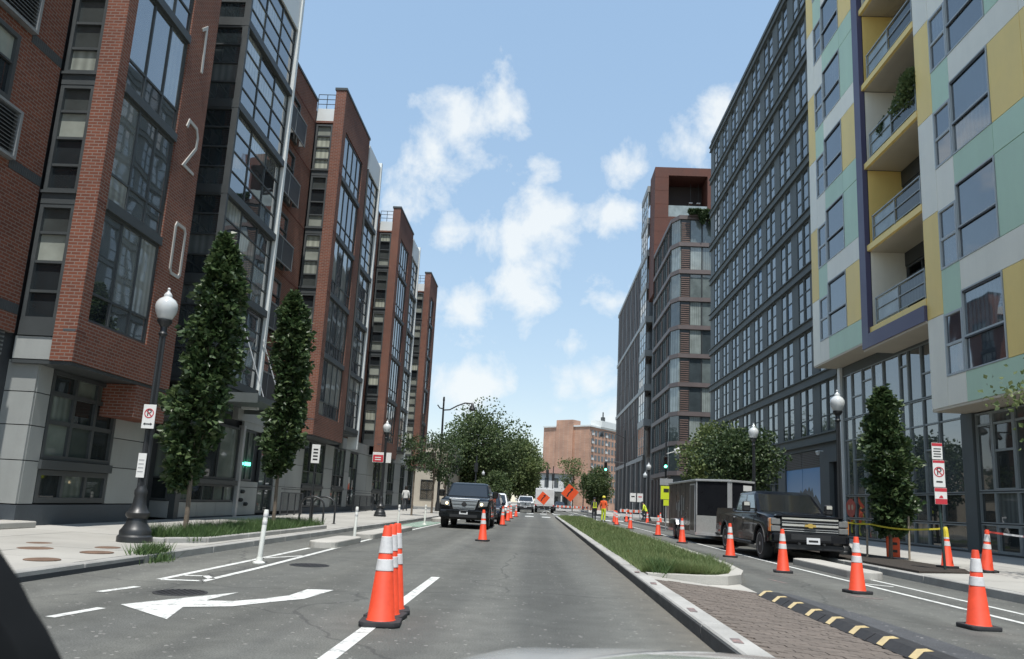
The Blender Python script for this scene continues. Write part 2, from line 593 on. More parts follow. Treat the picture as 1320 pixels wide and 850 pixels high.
# ------------------------------------------------------------------ ground, road, pavements
def asphalt(name, base, streak=True):
    m, nt, N, L, bs = nodes(name)
    g = N.new('ShaderNodeNewGeometry')
    big = noise(nt, 0.22, 6, 0.62)
    mid = noise(nt, 3.0, 5, 0.6)
    fin = noise(nt, 70, 3, 0.7)
    c = ramp(nt, big, [(0.3, tuple(x * 0.84 for x in base)), (0.72, tuple(x * 1.16 for x in base))])
    k = ramp(nt, mid, [(0.3, (0.86,) * 3), (0.7, (1.12,) * 3)])
    c = rgbmix(nt, 1.0, c, k, 'MULTIPLY')
    k = ramp(nt, fin, [(0.35, (0.66,) * 3), (0.66, (1.36,) * 3)])
    c = rgbmix(nt, 1.0, c, k, 'MULTIPLY')
    if streak:
        mp = N.new('ShaderNodeMapping')
        mp.inputs['Scale'].default_value = (1.6, 0.03, 1)
        L.new(g.outputs['Position'], mp.inputs[0])
        s = noise(nt, 1.0, 3, 0.5, mp.outputs[0])
        k = ramp(nt, s, [(0.32, (0.84, 0.84, 0.85)), (0.68, (1.16, 1.15, 1.13))])
        c = rgbmix(nt, 1.0, c, k, 'MULTIPLY')
        # lane wear: paler dust between the wheel tracks
        mp2 = N.new('ShaderNodeMapping')
        mp2.inputs['Scale'].default_value = (0.55, 0.012, 1)
        mp2.inputs['Location'].default_value = (0.4, 0, 0)
        L.new(g.outputs['Position'], mp2.inputs[0])
        s2 = noise(nt, 1.0, 1, 0.4, mp2.outputs[0])
        k = ramp(nt, s2, [(0.35, (0.9,) * 3), (0.65, (1.12, 1.11, 1.09))])
        c = rgbmix(nt, 1.0, c, k, 'MULTIPLY')
    if streak:
        # wheel tracks along the lane and dust lying against the median kerb
        sx = N.new('ShaderNodeSeparateXYZ')
        L.new(g.outputs['Position'], sx.inputs[0])
        cs_ = nmath(nt, 'COSINE', nmath(nt, 'MULTIPLY', nmath(nt, 'ADD', sx.outputs[0], 0.5), 2 * PI / 1.5))
        wv = nmath(nt, 'MULTIPLY', nmath(nt, 'MULTIPLY', cs_, noise(nt, 0.5, 3)), 0.24)
        k = nmath(nt, 'ADD', wv, 1.0)
        hs_ = N.new('ShaderNodeHueSaturation')
        L.new(c, hs_.inputs['Color'])
        L.new(k, hs_.inputs['Value'])
        c = hs_.outputs[0]
        mr = N.new('ShaderNodeMapRange')
        mr.inputs['From Min'].default_value = 1.0
        mr.inputs['From Max'].default_value = 1.62
        L.new(sx.outputs[0], mr.inputs['Value'])
        near_k = nmath(nt, 'MULTIPLY', mr.outputs[0], nmath(nt, 'LESS_THAN', sx.outputs[0], 1.7))
        c = rgbmix(nt, nmath(nt, 'MULTIPLY', near_k, nmath(nt, 'MULTIPLY', noise(nt, 3.0, 6, 0.7), 0.9)), c, (0.2, 0.18, 0.145))
        # oil drips and old sealed patches
        oil = nmath(nt, 'MULTIPLY', nmath(nt, 'SUBTRACT', noise(nt, 0.7, 5, 0.6), 0.6, True), 4.0, True)
        c = rgbmix(nt, nmath(nt, 'MULTIPLY', oil, 0.5), c, (0.05, 0.05, 0.052))
    # stone chips and scattered grit
    v = N.new('ShaderNodeTexVoronoi')
    v.inputs['Scale'].default_value = 10
    L.new(g.outputs['Position'], v.inputs['Vector'])
    dot = nmath(nt, 'LESS_THAN', v.outputs['Distance'], nmath(nt, 'MULTIPLY', noise(nt, 5.0, 2), 0.3))
    sel = nmath(nt, 'GREATER_THAN', noise(nt, 2.3, 4, 0.7), 0.49)
    spk = nmath(nt, 'MULTIPLY', nmath(nt, 'MULTIPLY', dot, sel), 0.62)
    c = rgbmix(nt, spk, c, (0.34, 0.33, 0.31))
    # dark sealed cracks
    v2 = N.new('ShaderNodeTexVoronoi')
    v2.feature = 'DISTANCE_TO_EDGE'
    v2.inputs['Scale'].default_value = 0.16
    dv = N.new('ShaderNodeVectorMath')
    dv.operation = 'ADD'
    nn = N.new('ShaderNodeTexNoise')
    nn.inputs['Scale'].default_value = 0.8
    nn.inputs['Detail'].default_value = 6
    L.new(g.outputs['Position'], nn.inputs['Vector'])
    L.new(nn.outputs['Color'], dv.inputs[0])
    L.new(g.outputs['Position'], dv.inputs[1])
    L.new(dv.outputs[0], v2.inputs['Vector'])
    cr = nmath(nt, 'MULTIPLY', nmath(nt, 'LESS_THAN', v2.outputs['Distance'], 0.0028), 0.4)
    c = rgbmix(nt, cr, c, (0.03, 0.03, 0.032))
    L.new(c, bs.inputs['Base Color'])
    bs.inputs['Roughness'].default_value = 0.82
    bs.inputs['Specular IOR Level'].default_value = 0.35
    b = N.new('ShaderNodeBump')
    b.inputs['Strength'].default_value = 0.35
    b.inputs['Distance'].default_value = 0.012
    L.new(fin, b.inputs['Height'])
    L.new(b.outputs[0], bs.inputs['Normal'])
    return m


def paint(name, col, wear=0.5):
    """road paint rubbed through to the asphalt in places"""
    m, nt, N, L, bs = nodes(name)
    f = noise(nt, 7, 8, 0.75)
    w = nmath(nt, 'MULTIPLY', nmath(nt, 'SUBTRACT', f, 0.62 - 0.16 * wear), 9, True)
    f2 = noise(nt, 60, 3, 0.7)
    w2 = nmath(nt, 'MULTIPLY', nmath(nt, 'SUBTRACT', f2, 0.6), 4 * wear, True)
    w = nmath(nt, 'MAXIMUM', w, w2)
    base = ramp(nt, noise(nt, 1.2, 5), [(0.3, tuple(x * 0.85 for x in col)), (0.7, col)])
    L.new(rgbmix(nt, nmath(nt, 'MULTIPLY', w, 0.8), base, (0.14, 0.14, 0.14)), bs.inputs['Base Color'])
    bs.inputs['Roughness'].default_value = 0.7
    return m


ASPH = asphalt('asphalt', (0.112, 0.115, 0.107))
ASPH2 = asphalt('asphalt_patch', (0.08, 0.083, 0.088), False)
WHITEPAINT = paint('white_road_paint', (0.68, 0.69, 0.66), 0.6)
GREENPAINT = paint('green_bike_paint', (0.22, 0.36, 0.26), 0.9)
REDPAINT = paint('red_survey_paint', (0.42, 0.24, 0.21), 1.5)
EARTH = surf('bare_earth', (0.2, 0.18, 0.15), 0.95, 0.3, scale=0.4, bump=0.3)
SOIL = surf('soil', (0.075, 0.066, 0.045), 0.95, 0.35, scale=6, fine=50, bump=0.6)
MULCH = surf('dark_mulch', (0.045, 0.037, 0.03), 0.95, 0.5, scale=14, fine=90, bump=1.0)

tag(MB().box(-700, -300, -0.30, 700, 1500, -0.05).build('ground', EARTH), kind='structure')
road = MB()
for x0, y0, x1, y1 in ((-5.86, -14, 7.84, 66), (-120, 66, 120, 84), (-5.86, 84, 7.84, 300)):
    road.box(x0, y0, -0.04, x1, y1, 0.0)
road = tag(road.build('road', ASPH), kind='structure')


def mark(name, poly, mat=None, z=0.004, parent=road):
    mb = MB()
    mb.add([(x, y, z) for x, y in poly], [tuple(range(len(poly)))])
    o = mb.build(name, mat or WHITEPAINT, parent)
    return o


def strip(name, pts, w, mat=None, z=0.004):
    mb = MB()
    n = len(pts)
    vs = []
    for i, p in enumerate(pts):
        d = (Vector(pts[min(i + 1, n - 1)]) - Vector(pts[max(i - 1, 0)])).normalized()
        q = Vector((d.y, -d.x)) * (w / 2)
        vs += [(p[0] + q.x, p[1] + q.y, z), (p[0] - q.x, p[1] - q.y, z)]
    mb.add(vs, [(2 * i, 2 * i + 2, 2 * i + 3, 2 * i + 1) for i in range(n - 1)])
    return mb.build(name, mat or WHITEPAINT, road)


strip('lane_line', [(-1.47, 2.0), (-1.49, 11.9)], 0.13)
strip('bike_lane_line', [(-4.20, 9.8), (-4.2, 11.8), (-4.42, 20), (-4.46, 29), (-4.46, 60)], 0.1)
strip('bike_lane_line', [(-4.72, 9.75), (-4.75, 13.2), (-4.8, 16.4)], 0.1)
strip('buffer_line', [(-4.70, 9.74), (-4.2, 9.84)], 0.11)
strip('buffer_line', [(-4.42, 10.38), (-4.66, 10.3)], 0.1)
strip('buffer_line', [(-4.2, 10.1), (-4.42, 10.4)], 0.1)
strip('buffer_line', [(-4.74, 13.4), (-4.3, 14.4)], 0.1)
strip('lane_dash', [(-4.72, 8.4), (-4.6, 8.98)], 0.1)
strip('lane_dash', [(-4.2, 6.75), (-4.1, 7.38)], 0.1)
mark('turn_arrow_head', [(-4.06, 7.64), (-3.27, 6.98), (-3.46, 7.70), (-3.3, 7.98), (-3.46, 8.26), (-3.40, 8.98)])
mark('turn_arrow_stem', [(-3.46, 7.70), (-3.05, 7.92), (-2.79, 8.39), (-2.56, 8.75), (-2.47, 9.66), (-2.78, 9.6), (-2.80, 8.95), (-2.98, 8.55), (-3.19, 8.27), (-3.44, 8.22)], z=0.005)
strip('bike_lane_line', [(6.05, 20.5), (6.12, 17), (6.26, 10.3), (6.3, 4)], 0.11)
strip('bike_lane_line', [(6.86, 16.1), (6.9, 11.3), (6.95, 4)], 0.1)
strip('buffer_line', [(6.2, 15.1), (6.66, 14.72)], 0.12)
strip('buffer_line', [(6.05, 20.5), (6.0, 64)], 0.1)
mark('survey_mark', [(5.0, 12.6), (5.35, 12.25), (5.42, 12.32), (5.08, 12.66)], REDPAINT)
mark('survey_mark', [(4.4, 14.9), (4.52, 14.2), (4.58, 14.2), (4.46, 14.9)], REDPAINT)
mark('asphalt_patch', [(3.35, 4), (4.35, 4), (4.22, 10), (4.0, 12.4), (3.35, 12.2)], ASPH2, 0.003)
mark('green_bike_box', [(-5.6, 30.5), (-4.6, 30.5), (-4.6, 38), (-5.6, 38)], GREENPAINT)
for i in range(6):
    strip('green_box_stripe', [(-5.5, 31.2 + i * 1.2), (-4.7, 31.8 + i * 1.2)], 0.16, z=0.008)
for i in range(5):
    x = -5.2 + i * 1.42
    mark('crosswalk_bar', [(x, 64.4), (x + 0.72, 64.4), (x + 0.72, 67.2), (x, 67.2)])
for i in range(9):
    x = -5.4 + i * 1.45
    mark('crosswalk_bar', [(x, 82.0), (x + 0.72, 82.0), (x + 0.72, 85.2), (x, 85.2)])
for i in range(3):
    x = 4.55 + i * 1.15
    mark('crosswalk_bar', [(x, 64.4), (x + 0.66, 64.4), (x + 0.66, 67.2), (x, 67.2)])
strip('bike_lane_line', [(5.6, 88), (5.0, 130)], 0.2)
strip('bike_lane_line', [(2.0, 88), (1.2, 150)], 0.15)


def kerb_run(name, x0, x1, y0, y1, top, step=2.0, mat=None, z0=-0.04):
    r = thing(name, ((x0 + x1) / 2, y0, 0), kind='structure')
    n = max(1, round((y1 - y0) / step))
    s = (y1 - y0) / n
    for i in range(n):
        B('kerb_stone', (x0, y0 + i * s + 0.006, z0), (x1, y0 + (i + 1) * s - 0.006, top - random.uniform(0, 0.008)), mat or GRANITE, r, 0.014)
    return r


kerb_run('kerb_left', -6.03, -5.86, -4, 66, 0.125)
kerb_run('kerb_right', 7.84, 8.01, -4, 66, 0.155)
kerb_run('kerb_left_far', -6.03, -5.86, 84, 140, 0.125, 4)
kerb_run('kerb_right_far', 7.84, 8.01, 84, 140, 0.155, 4)


def pavement(name, xs, ys, zf, mat, base_mat):
    x0, x1, y0, y1 = xs[0], xs[-1], ys[0], ys[-1]
    mb = MB()
    z0, z1 = zf(x0) - 0.02, zf(x1) - 0.02
    mb.add([(x0, y0, z0), (x1, y0, z1), (x1, y1, z1), (x0, y1, z0), (x0, y0, -0.04), (x1, y0, -0.04), (x1, y1, -0.04), (x0, y1, -0.04)],
           [(0, 1, 2, 3), (0, 4, 5, 1), (1, 5, 6, 2), (2, 6, 7, 3), (3, 7, 4, 0)])
    r = tag(mb.build(name, base_mat), kind='structure')
    cache = {}
    g = 0.006
    for i in range(len(xs) - 1):
        for j in range(len(ys) - 1):
            a, b, c, d = xs[i] + g, xs[i + 1] - g, ys[j] + g, ys[j + 1] - g
            k = (i, round(d - c, 3))
            cx, cy = (a + b) / 2, (c + d) / 2
            cz = zf(cx)
            if k not in cache:
                p, q = zf(a) - cz, zf(b) - cz
                hx, hy = (b - a) / 2, (d - c) / 2
                m = MB()
                m.add([(-hx, -hy, p), (hx, -hy, q), (hx, hy, q), (-hx, hy, p), (-hx, -hy, p - 0.03), (hx, -hy, q - 0.03), (hx, hy, q - 0.03), (-hx, hy, p - 0.03)],
                      [(0, 1, 2, 3), (0, 4, 5, 1), (1, 5, 6, 2), (2, 6, 7, 3), (3, 7, 4, 0)])
                cache[k] = m.mesh('paving_slab', mat)
            setp(bpy.data.objects.new('paving_slab', cache[k]), r, (cx, cy, cz + random.uniform(-0.002, 0.002)))
    return r


SLAB = surf('pavement_concrete', (0.37, 0.36, 0.33), 0.85, 0.13, scale=0.6, fine=40, bump=0.2, dirt=0.2, objvar=0.08)
ys = [-4 + i * 1.6 for i in range(45)][:-1]
ys[-1] = 66
side_l = pavement('pavement_left', [-10.9, -9.27, -7.65, -6.035], ys, lambda x: 0.122 - 0.008 * (x + 6.03), SLAB, CONC_DARK)
side_r = pavement('pavement_right', [8.015, 9.9, 11.5, 13.1, 14.75], ys, lambda x: 0.15 + 0.023 * (x - 8), SLAB, CONC_DARK)
tag(MB().box(-60, 84, -0.04, -6.035, 300, 0.13).build('pavement_left_far', SLAB), kind='structure')
tag(MB().box(8.015, 84, -0.04, 60, 300, 0.16).build('pavement_right_far', SLAB), kind='structure')
RUST = surf('rusted_iron', (0.15, 0.095, 0.065), 0.9, 0.3, scale=6, fine=50, bump=0.4)
for x, y, r in ((-7.57, 11.53, 0.25), (-6.55, 11.44, 0.23), (-6.9, 12.34, 0.19), (-6.48, 10.06, 0.22), (-8.12, 12.45, 0.2)):
    MB((x, y, 0.14)).lathe([(r, 0.0), (r, 0.007), (r - 0.02, 0.011), (0.0, 0.011)], 28, (x, y, 0.128)).build('round_cover', RUST, side_l, smooth=True)
B('undercut_shade', (-5.862, 7.5, 0.0), (-5.853, 11.5, 0.062), DARKCORE, side_l)  # flat dark strip painting the shade of the hollow under the pavement edge
B('pavement_edge_block', (-11.0, 14.3, 0.155), (-10.35, 15.7, 0.29), CONC, side_l, 0.02)

# planting bed on the left pavement
bed = thing('planting_bed_left', (-6.85, 17.6, 0.13), kind='structure')
bp = [(-7.7, 14.55), (-7.45, 13.9), (-6.75, 13.95), (-6.3, 14.6), (-6.22, 22.6), (-7.7, 23.0)]
mb = MB((-6.85, 17.6, 0.13))
mb.prism(bp, 'z', 0.11, 0.165)
mb.build('soil', SOIL, bed)
for i in range(len(bp)):
    a, b = Vector(bp[i]), Vector(bp[(i + 1) % len(bp)])
    d = (b - a).normalized()
    q = Vector((d.y, -d.x)) * 0.07
    L_ = (b - a).length
    n = max(1, round(L_ / 1.8))
    for j in range(n):
        p0, p1 = a + d * (L_ * j / n + 0.004), a + d * (L_ * (j + 1) / n - 0.004)
        mb = MB((*((p0 + p1) / 2), 0.13))
        mb.prism([tuple(p0 - q), tuple(p1 - q), tuple(p1 + q), tuple(p0 + q)], 'z', 0.1, 0.225 + random.uniform(-.006, .006))
        mb.build('edging_stone', GRANITE, bed, bevel=0.015, seg=1)

# mulch strip on the right
mst = tag(MB((8.9, 28, 0.15)).prism([(8.05, 16.6), (9.3, 16.9), (9.85, 18.2), (9.9, 64), (8.05, 64)], 'z', 0.1, 0.2).build('mulch_strip', MULCH), kind='structure')

# concrete islands beside the bike lanes
def island(label, x0, x1, y0, y1, h):
    r = (x1 - x0) / 2
    cx = (x0 + x1) / 2
    pts = [(cx + r * math.cos(t), y1 - r + r * math.sin(t)) for t in np.linspace(0, PI, 9)]
    pts += [(cx + r * math.cos(t), y0 + r + r * math.sin(t)) for t in np.linspace(PI, 2 * PI, 9)]
    o = MB((cx, (y0 + y1) / 2, 0)).prism(pts, 'z', -0.02, h).build('kerb_island', CONC, None, bevel=0.025)
    return tag(o, label, 'traffic island')


island('low rounded concrete island left of the lane, nearest the white posts', -4.92, -4.3, 16.5, 19.3, 0.14)
island('low concrete island behind the first one, at the second white post', -4.95, -4.35, 20.6, 27.5, 0.14)
island('low pale concrete island in front of the parked black pickup', 6.5, 7.2, 16.1, 20.1, 0.15)
island('far concrete island with yellowish edge left of the oncoming pickup', -5.3, -4.5, 38.5, 52, 0.16)

# median: kerb, grass bed, paver ramp
TARRED = surf('tar_stained_concrete', (0.095, 0.096, 0.095), 0.9, 0.35, scale=2.5, fine=30, bump=0.3)
med = thing('median', (2.8, 13, 0), kind='structure')
ky = -2.0
while ky < 66:
    B('kerb_stone', (1.62, ky + 0.006, -0.04), (1.845, min(66, ky + 2.4) - 0.006, 0.15 + random.uniform(-.006, .004)), GRANITE, med, 0.016)
    B('kerb_face', (1.6135, ky + 0.012, 0.0), (1.6195, min(66, ky + 2.4) - 0.012, 0.118), TARRED, med)
    ky += 2.4
kp = [(1.85, 12.74), (2.7, 12.78), (3.2, 13.0), (3.55, 13.5), (3.85, 14.5), (4.04, 16.5), (4.12, 20), (4.2, 26), (4.28, 34), (4.3, 42), (4.3, 50), (4.3, 58), (4.3, 66)]
inn = []
for i, p in enumerate(kp):
    d = (Vector(kp[min(i + 1, len(kp) - 1)]) - Vector(kp[max(i - 1, 0)])).normalized()
    inn.append((p[0] - d.y * 0.21, p[1] + d.x * 0.21))
for i in range(len(kp) - 1):
    c = (Vector(kp[i]) + Vector(kp[i + 1])) / 2
    MB((*c, 0)).prism([kp[i], kp[i + 1], inn[i + 1], inn[i]], 'z', -0.03, 0.165).build('kerb_stone', CONC, med)
MB((2.9, 40, 0.1)).prism([(1.85, 12.95)] + [p for p in inn] + [(1.85, 66)], 'z', -0.02, 0.12).build('soil', SOIL, med)
for y, l in ((6.55, 0.22), (8.35, 0.3), (11.1, 0.25), (12.9, 0.22)):
    mark('survey_mark', [(1.66, y), (1.74, y - 0.02), (1.76, y + l), (1.68, y + l)], REDPAINT, 0.157, med)
zr = lambda x: 0.135 - 0.075 * (x - 1.85)
PAVER = surf('brown_paver', (0.15, 0.125, 0.106), 0.85, 0.2, scale=9, fine=60, bump=0.4, dirt=0.25, objvar=0.11)
ramp_base = MB((2.6, 8, 0))
ramp_base.add([(1.85, 2, zr(1.85) - .012), (3.4, 2, zr(3.4) - .012), (3.4, 12.08, zr(3.4) - .012), (1.85, 12.08, zr(1.85) - .012)], [(0, 1, 2, 3)])
ramp_base.build('paver_bed', surf('joint_sand', (0.15, 0.125, 0.1), 0.95, 0.25, scale=8), med)
cs = MB((2.6, 12.4, 0.05))
cs.add([(1.85, 12.08, zr(1.85)), (3.42, 12.08, zr(3.42)), (3.5, 13.4, 0.012), (3.2, 12.99, 0.02), (2.7, 12.77, 0.03), (1.85, 12.73, zr(1.85))], [(0, 1, 2, 3, 4, 5)])
cs.build('concrete_strip', CONC, med)
hw, hl = 0.098, 0.0485
pv = MB()
t = -0.075
pv.add([(-hw, -hl, hw * .075), (hw, -hl, -hw * .075), (hw, hl, -hw * .075), (-hw, hl, hw * .075),
        (-hw - .002, -hl - .002, hw * .075 - .014), (hw + .002, -hl - .002, -hw * .075 - .014), (hw + .002, hl + .002, -hw * .075 - .014), (-hw - .002, hl + .002, hw * .075 - .014)],
       [(0, 1, 2, 3), (0, 4, 5, 1), (1, 5, 6, 2), (2, 6, 7, 3), (3, 7, 4, 0)])
pvm = pv.mesh('paver', PAVER)
allp = []
row = 0
y = 2.1
while y < 12.05:
    x = 1.86 + (0.1 if row % 2 else 0.0) + 0.1
    while x < 3.36:
        allp.append((x, y + hl))
        x += 0.203
    y += 0.1035
    row += 1
# the 300 that show largest: the nearest in view
vis = sorted([p for p in allp if p[1] > 6.6], key=lambda p: p[1])
near = set(vis[:300])
for x, y in vis[:300]:
    o = setp(bpy.data.objects.new('paver', pvm), med, (x, y, zr(x) + random.uniform(-.004, .003)))
rest = MB((2.6, 8, 0))
pvv = [v.co.copy() for v in pvm.vertices]
pvf = [tuple(p.vertices) for p in pvm.polygons]
for x, y in allp:
    if (x, y) not in near:
        dz = random.uniform(-.004, .003)
        rest.add([(x + v.x, y + v.y, zr(x) + dz + v.z) for v in pvv], pvf)
tag(rest.build('far_pavers', PAVER, med), kind='stuff')


# grass --------------------------------------------------------------------
def leafmat(name, c0, c1, c2, trans=0.3, rough=0.5, scale=0.6):
    m, nt, N, L, bs = nodes(name)
    g = N.new('ShaderNodeNewGeometry')
    f = nmath(nt, 'ADD', nmath(nt, 'MULTIPLY', g.outputs['Random Per Island'], 0.55), nmath(nt, 'MULTIPLY', noise(nt, scale, 3), 0.5))
    c = ramp(nt, f, [(0.15, c0), (0.5, c1), (0.9, c2)])
    L.new(c, bs.inputs['Base Color'])
    bs.inputs['Roughness'].default_value = rough
    bs.inputs['Specular IOR Level'].default_value = 0.4
    tr = N.new('ShaderNodeBsdfTranslucent')
    hs = N.new('ShaderNodeHueSaturation')
    hs.inputs['Value'].default_value = 1.25
    L.new(c, hs.inputs['Color'])
    L.new(hs.outputs[0], tr.inputs['Color'])
    mx = N.new('ShaderNodeMixShader')
    mx.inputs[0].default_value = trans
    L.new(bs.outputs[0], mx.inputs[1])
    L.new(tr.outputs[0], mx.inputs[2])
    L.new(mx.outputs[0], N['Material Output'].inputs[0])
    return m


GRASS = leafmat('grass_blades', (0.085, 0.13, 0.045), (0.145, 0.21, 0.075), (0.27, 0.28, 0.13), 0.3, 0.6, 0.9)


def blades(name, x, y, z, h, w, mat, org, parent=None):
    n = len(x)
    a = rng.uniform(0, 2 * PI, n)
    lean = rng.normal(0, 0.45, (n, 2))
    v = np.zeros((n, 3, 3))
    ca, sa = np.cos(a) * w, np.sin(a) * w
    v[:, 0] = np.stack([x - ca, y - sa, z], 1)
    v[:, 1] = np.stack([x + ca, y + sa, z], 1)
    v[:, 2] = np.stack([x + lean[:, 0] * h, y + lean[:, 1] * h, z + h], 1)
    me = bpy.data.meshes.new(name)
    me.from_pydata((v.reshape(-1, 3) - np.array(org)).tolist(), [], np.arange(n * 3).reshape(-1, 3).tolist())
    me.materials.append(mat)
    o = bpy.data.objects.new(name, me)
    return setp(o, parent, org)


n = 90000
yy = 13.1 + 53 * rng.random(n) ** 2.3
xr = np.interp(yy, [13.1, 13.6, 14.6, 16.5, 20, 34, 66], [2.9, 3.3, 3.62, 3.84, 3.92, 4.06, 4.08])
xx = 1.83 + (xr - 1.83) * rng.random(n)
clump = 0.5 + 0.5 * np.sin(xx * 3.1 + 1.3 * np.sin(yy * 1.7)) * np.sin(yy * 2.3 + xx)
hh = (0.06 + 0.1 * rng.random(n)) * (0.7 + 0.9 * clump)
hh[(yy < 14.6) & (xx < 2.5)] *= 1.3
wd = 0.004 + 0.00032 * (yy - 10)
tag(blades('median_grass', xx, yy, np.full(n, 0.115), hh, wd, GRASS, (2.9, 30, 0.12)), 'uneven green grass growing along the kerbed median', 'grass', kind='stuff')
GRASS2 = leafmat('bed_grass', (0.035, 0.07, 0.025), (0.07, 0.13, 0.04), (0.13, 0.19, 0.07), 0.3, 0.6, 1.5)
n = 16000
yy = 14.2 + 8.6 * rng.random(n)
xx = -7.55 + 1.25 * rng.random(n)
keep = rng.random(n) < (0.35 + 0.65 * (np.sin(yy * 2.1) * np.sin(xx * 4 + yy) > -0.3))
xx, yy = xx[keep], yy[keep]
tag(blades('bed_grass', xx, yy, np.full(len(xx), 0.16), 0.1 + 0.22 * rng.random(len(xx)), np.full(len(xx), 0.008), GRASS2, (-6.9, 18, 0.16)), 'long dark green grass in the planting bed on the left pavement', 'grass', kind='stuff')
for (cx, cy, s, h, lab) in ((-5.95, 11.95, 0.2, 0.2, 'green weed tuft growing over the left kerb near the lamp post'), (2.1, 13.2, 0.16, 0.34, 'tall weed clump at the near corner of the grass median')):
    n = 700
    xx, yy = cx + rng.normal(0, s, n) * 0.5, cy + rng.normal(0, s, n)
    z0 = 0.0 if cx < 0 else 0.1
    tag(blades('weed_tuft', xx, yy, np.full(n, z0) + (0.12 if cx < 0 else 0) * (xx < -5.86), h * (0.4 + 0.6 * rng.random(n)), np.full(n, 0.009), GRASS2, (cx, cy, z0)), lab, 'weed')

# iron covers in the road
IRON = surf('cast_iron', (0.05, 0.05, 0.052), 0.6, 0.3, metal=0.3, bump=0.2)
for (x, y, r, lab) in ((-3.96, 8.7, 0.29, 'round iron manhole cover just beyond the painted turn arrow'), (-3.67, 12.65, 0.32, 'round iron manhole cover near the bike lane buffer line')):
    t = thing('manhole_cover', (x, y, 0), lab, 'manhole cover', 'manhole covers in the road')
    MB((x, y, 0)).lathe([(r, 0.0), (r, 0.006), (r - .03, 0.009), (r - .035, 0.004), (0, 0.004)], 32, (x, y, 0)).build('ring', IRON, t)
    mb = MB((x, y, 0))
    for k in range(-4, 5):
        q = k * r * 0.2
        e = math.sqrt(max(0, (r * .86) ** 2 - q * q))
        if e > 0.05: mb.box(x + q - 0.012, y - e, 0.004, x + q + 0.012, y + e, 0.011)
    mb.build('ribs', IRON, t)
# ------------------------------------------------------------------ brick apartment building on the left
LB = thing('apartment_building', (-10.9, 36, 0.12), 'long red brick and glass apartment building numbered 1 2 0, left of the street', 'building')
FX, RX, BX = -10.0, -11.35, -10.8
TOP = 20.2
FL = [4.50, 7.33, 10.22, 13.10, 15.97, 18.42]
core = MB((-18, 36, 0))
core.box(-24, 4, 0.1, RX - 0.12, 67, 19.3)
core.build('inner_wall', DARKCORE, LB)
STEEL = surf('brushed_steel', (0.55, 0.56, 0.57), 0.4, 0.08, metal=0.6)
RAIL = surf('dark_rail', (0.05, 0.055, 0.06), 0.45, 0.1, spec=0.5)
LOUV = surf('louvre_grey', (0.2, 0.215, 0.22), 0.5, 0.08)


def brick_bay(y0, y1, w0, w1, cols, top=TOP, front=FX):
    wall = MB((front, y0, 3.6))
    zb, zt = FL[0] + 0.1, 18.35
    # piers, apron and head as one wall with the tall window opening left out
    wall.box(front - 0.5, y0, 3.65, front, w0, top)
    wall.box(front - 0.5, w1, 3.65, front, y1, top)
    wall.box(front - 0.5, w0, 3.65, front, w1, zb)
    wall.box(front - 0.5, w0, zt, front, w1, top)
    wall.box(RX, y0 + 0.02, 18.5, front - 0.5, y0 + 0.3, 18.6)
    wall.box(RX, y1 - 0.3, 3.65, front - 0.5, y1 - 0.01, top)
    w = wall.build('brick_bay_wall', BRICK, LB)
    B('parapet_cap', (front - 0.55, y0 - 0.04, top), (front + 0.04, y1 + 0.04, top + 0.12), FRAME, LB)
    B('soffit', (RX, y0 + 0.03, 3.57), (front - 0.03, y1 - 0.03, 3.645), FRAME, LB)
    cw = (w1 - w0) / cols
    for k in range(5):
        a = FL[k] + (0.1 if k == 0 else 0.11)
        b = FL[k + 1] - 0.11
        win(LB, ('L', front - 0.06), w0, w1, a, b, [i / cols for i in range(1, cols)], [0.66 / (b - a)], gm=GL_LEFT, fw=0.07, mw=0.055, dep=0.015)
        if k: B('floor_beam', (front - 0.16, w0, FL[k] - 0.11), (front + 0.03, w1, FL[k] + 0.11), FRAME, LB)
    # thin dark course lines standing slightly proud of the wall
    B('dark_course', (front - 0.3, y0 - 0.004, 4.30), (front + 0.004, y0 + 0.1, 4.345), PLINTH, LB)
    for z in (4.3, 7.3, 10.2, 13.1, 16.0):
        B('brick_course', (front - 0.02, y0 - 0.006, z), (front + 0.006, w0 - 0.03, z + 0.04), surf('dark_brick_course', (0.13, 0.04, 0.028), 0.9), LB)
    # slot windows on the return that faces the camera end
    x0, x1 = RX + 0.05, front - 0.5
    for k in range(5):
        a, b = FL[k] + (0.0 if k == 0 else 0.12), FL[k + 1] - 0.16 + (0.16 if k == 4 else 0)
        win(LB, ('S', y0 + 0.1), x0, x1, a, b, (), (0.25, 0.5, 0.75), gm=GL_SLOT, fw=0.09, mw=0.06, dep=0.07)
        if k < 4:
            B('spandrel', (x0, y0 + 0.02, b), (x1, y0 + 0.16, FL[k + 1] + 0.12), FRAME, LB)
            B('sill', (x0 - 0.02, y0 - 0.03, FL[k + 1] + 0.08), (x1, y0 + 0.018, FL[k + 1] + 0.14), FRAME, LB)
    B('spandrel', (x0, y0 + 0.02, 4.18), (x1, y0 + 0.16, FL[0]), FRAME, LB)
    B('white_panel', (RX, y0 + 0.06, 18.6), (front - 0.5, y0 + 0.4, 19.25), PANEL_WHITE, LB)
    rl = MB((RX, y0, 19.25))
    for z in (19.5, 19.75, 20.0): rl.tube((RX, y0 + 0.1, z), (front - 0.5, y0 + 0.1, z), 0.018, n=6)
    for x in (RX, (RX + front - .5) / 2, front - 0.52): rl.tube((x, y0 + 0.1, 19.25), (x, y0 + 0.1, 20.0), 0.02, n=6)
    rl.build('roof_rail', RAIL, LB)


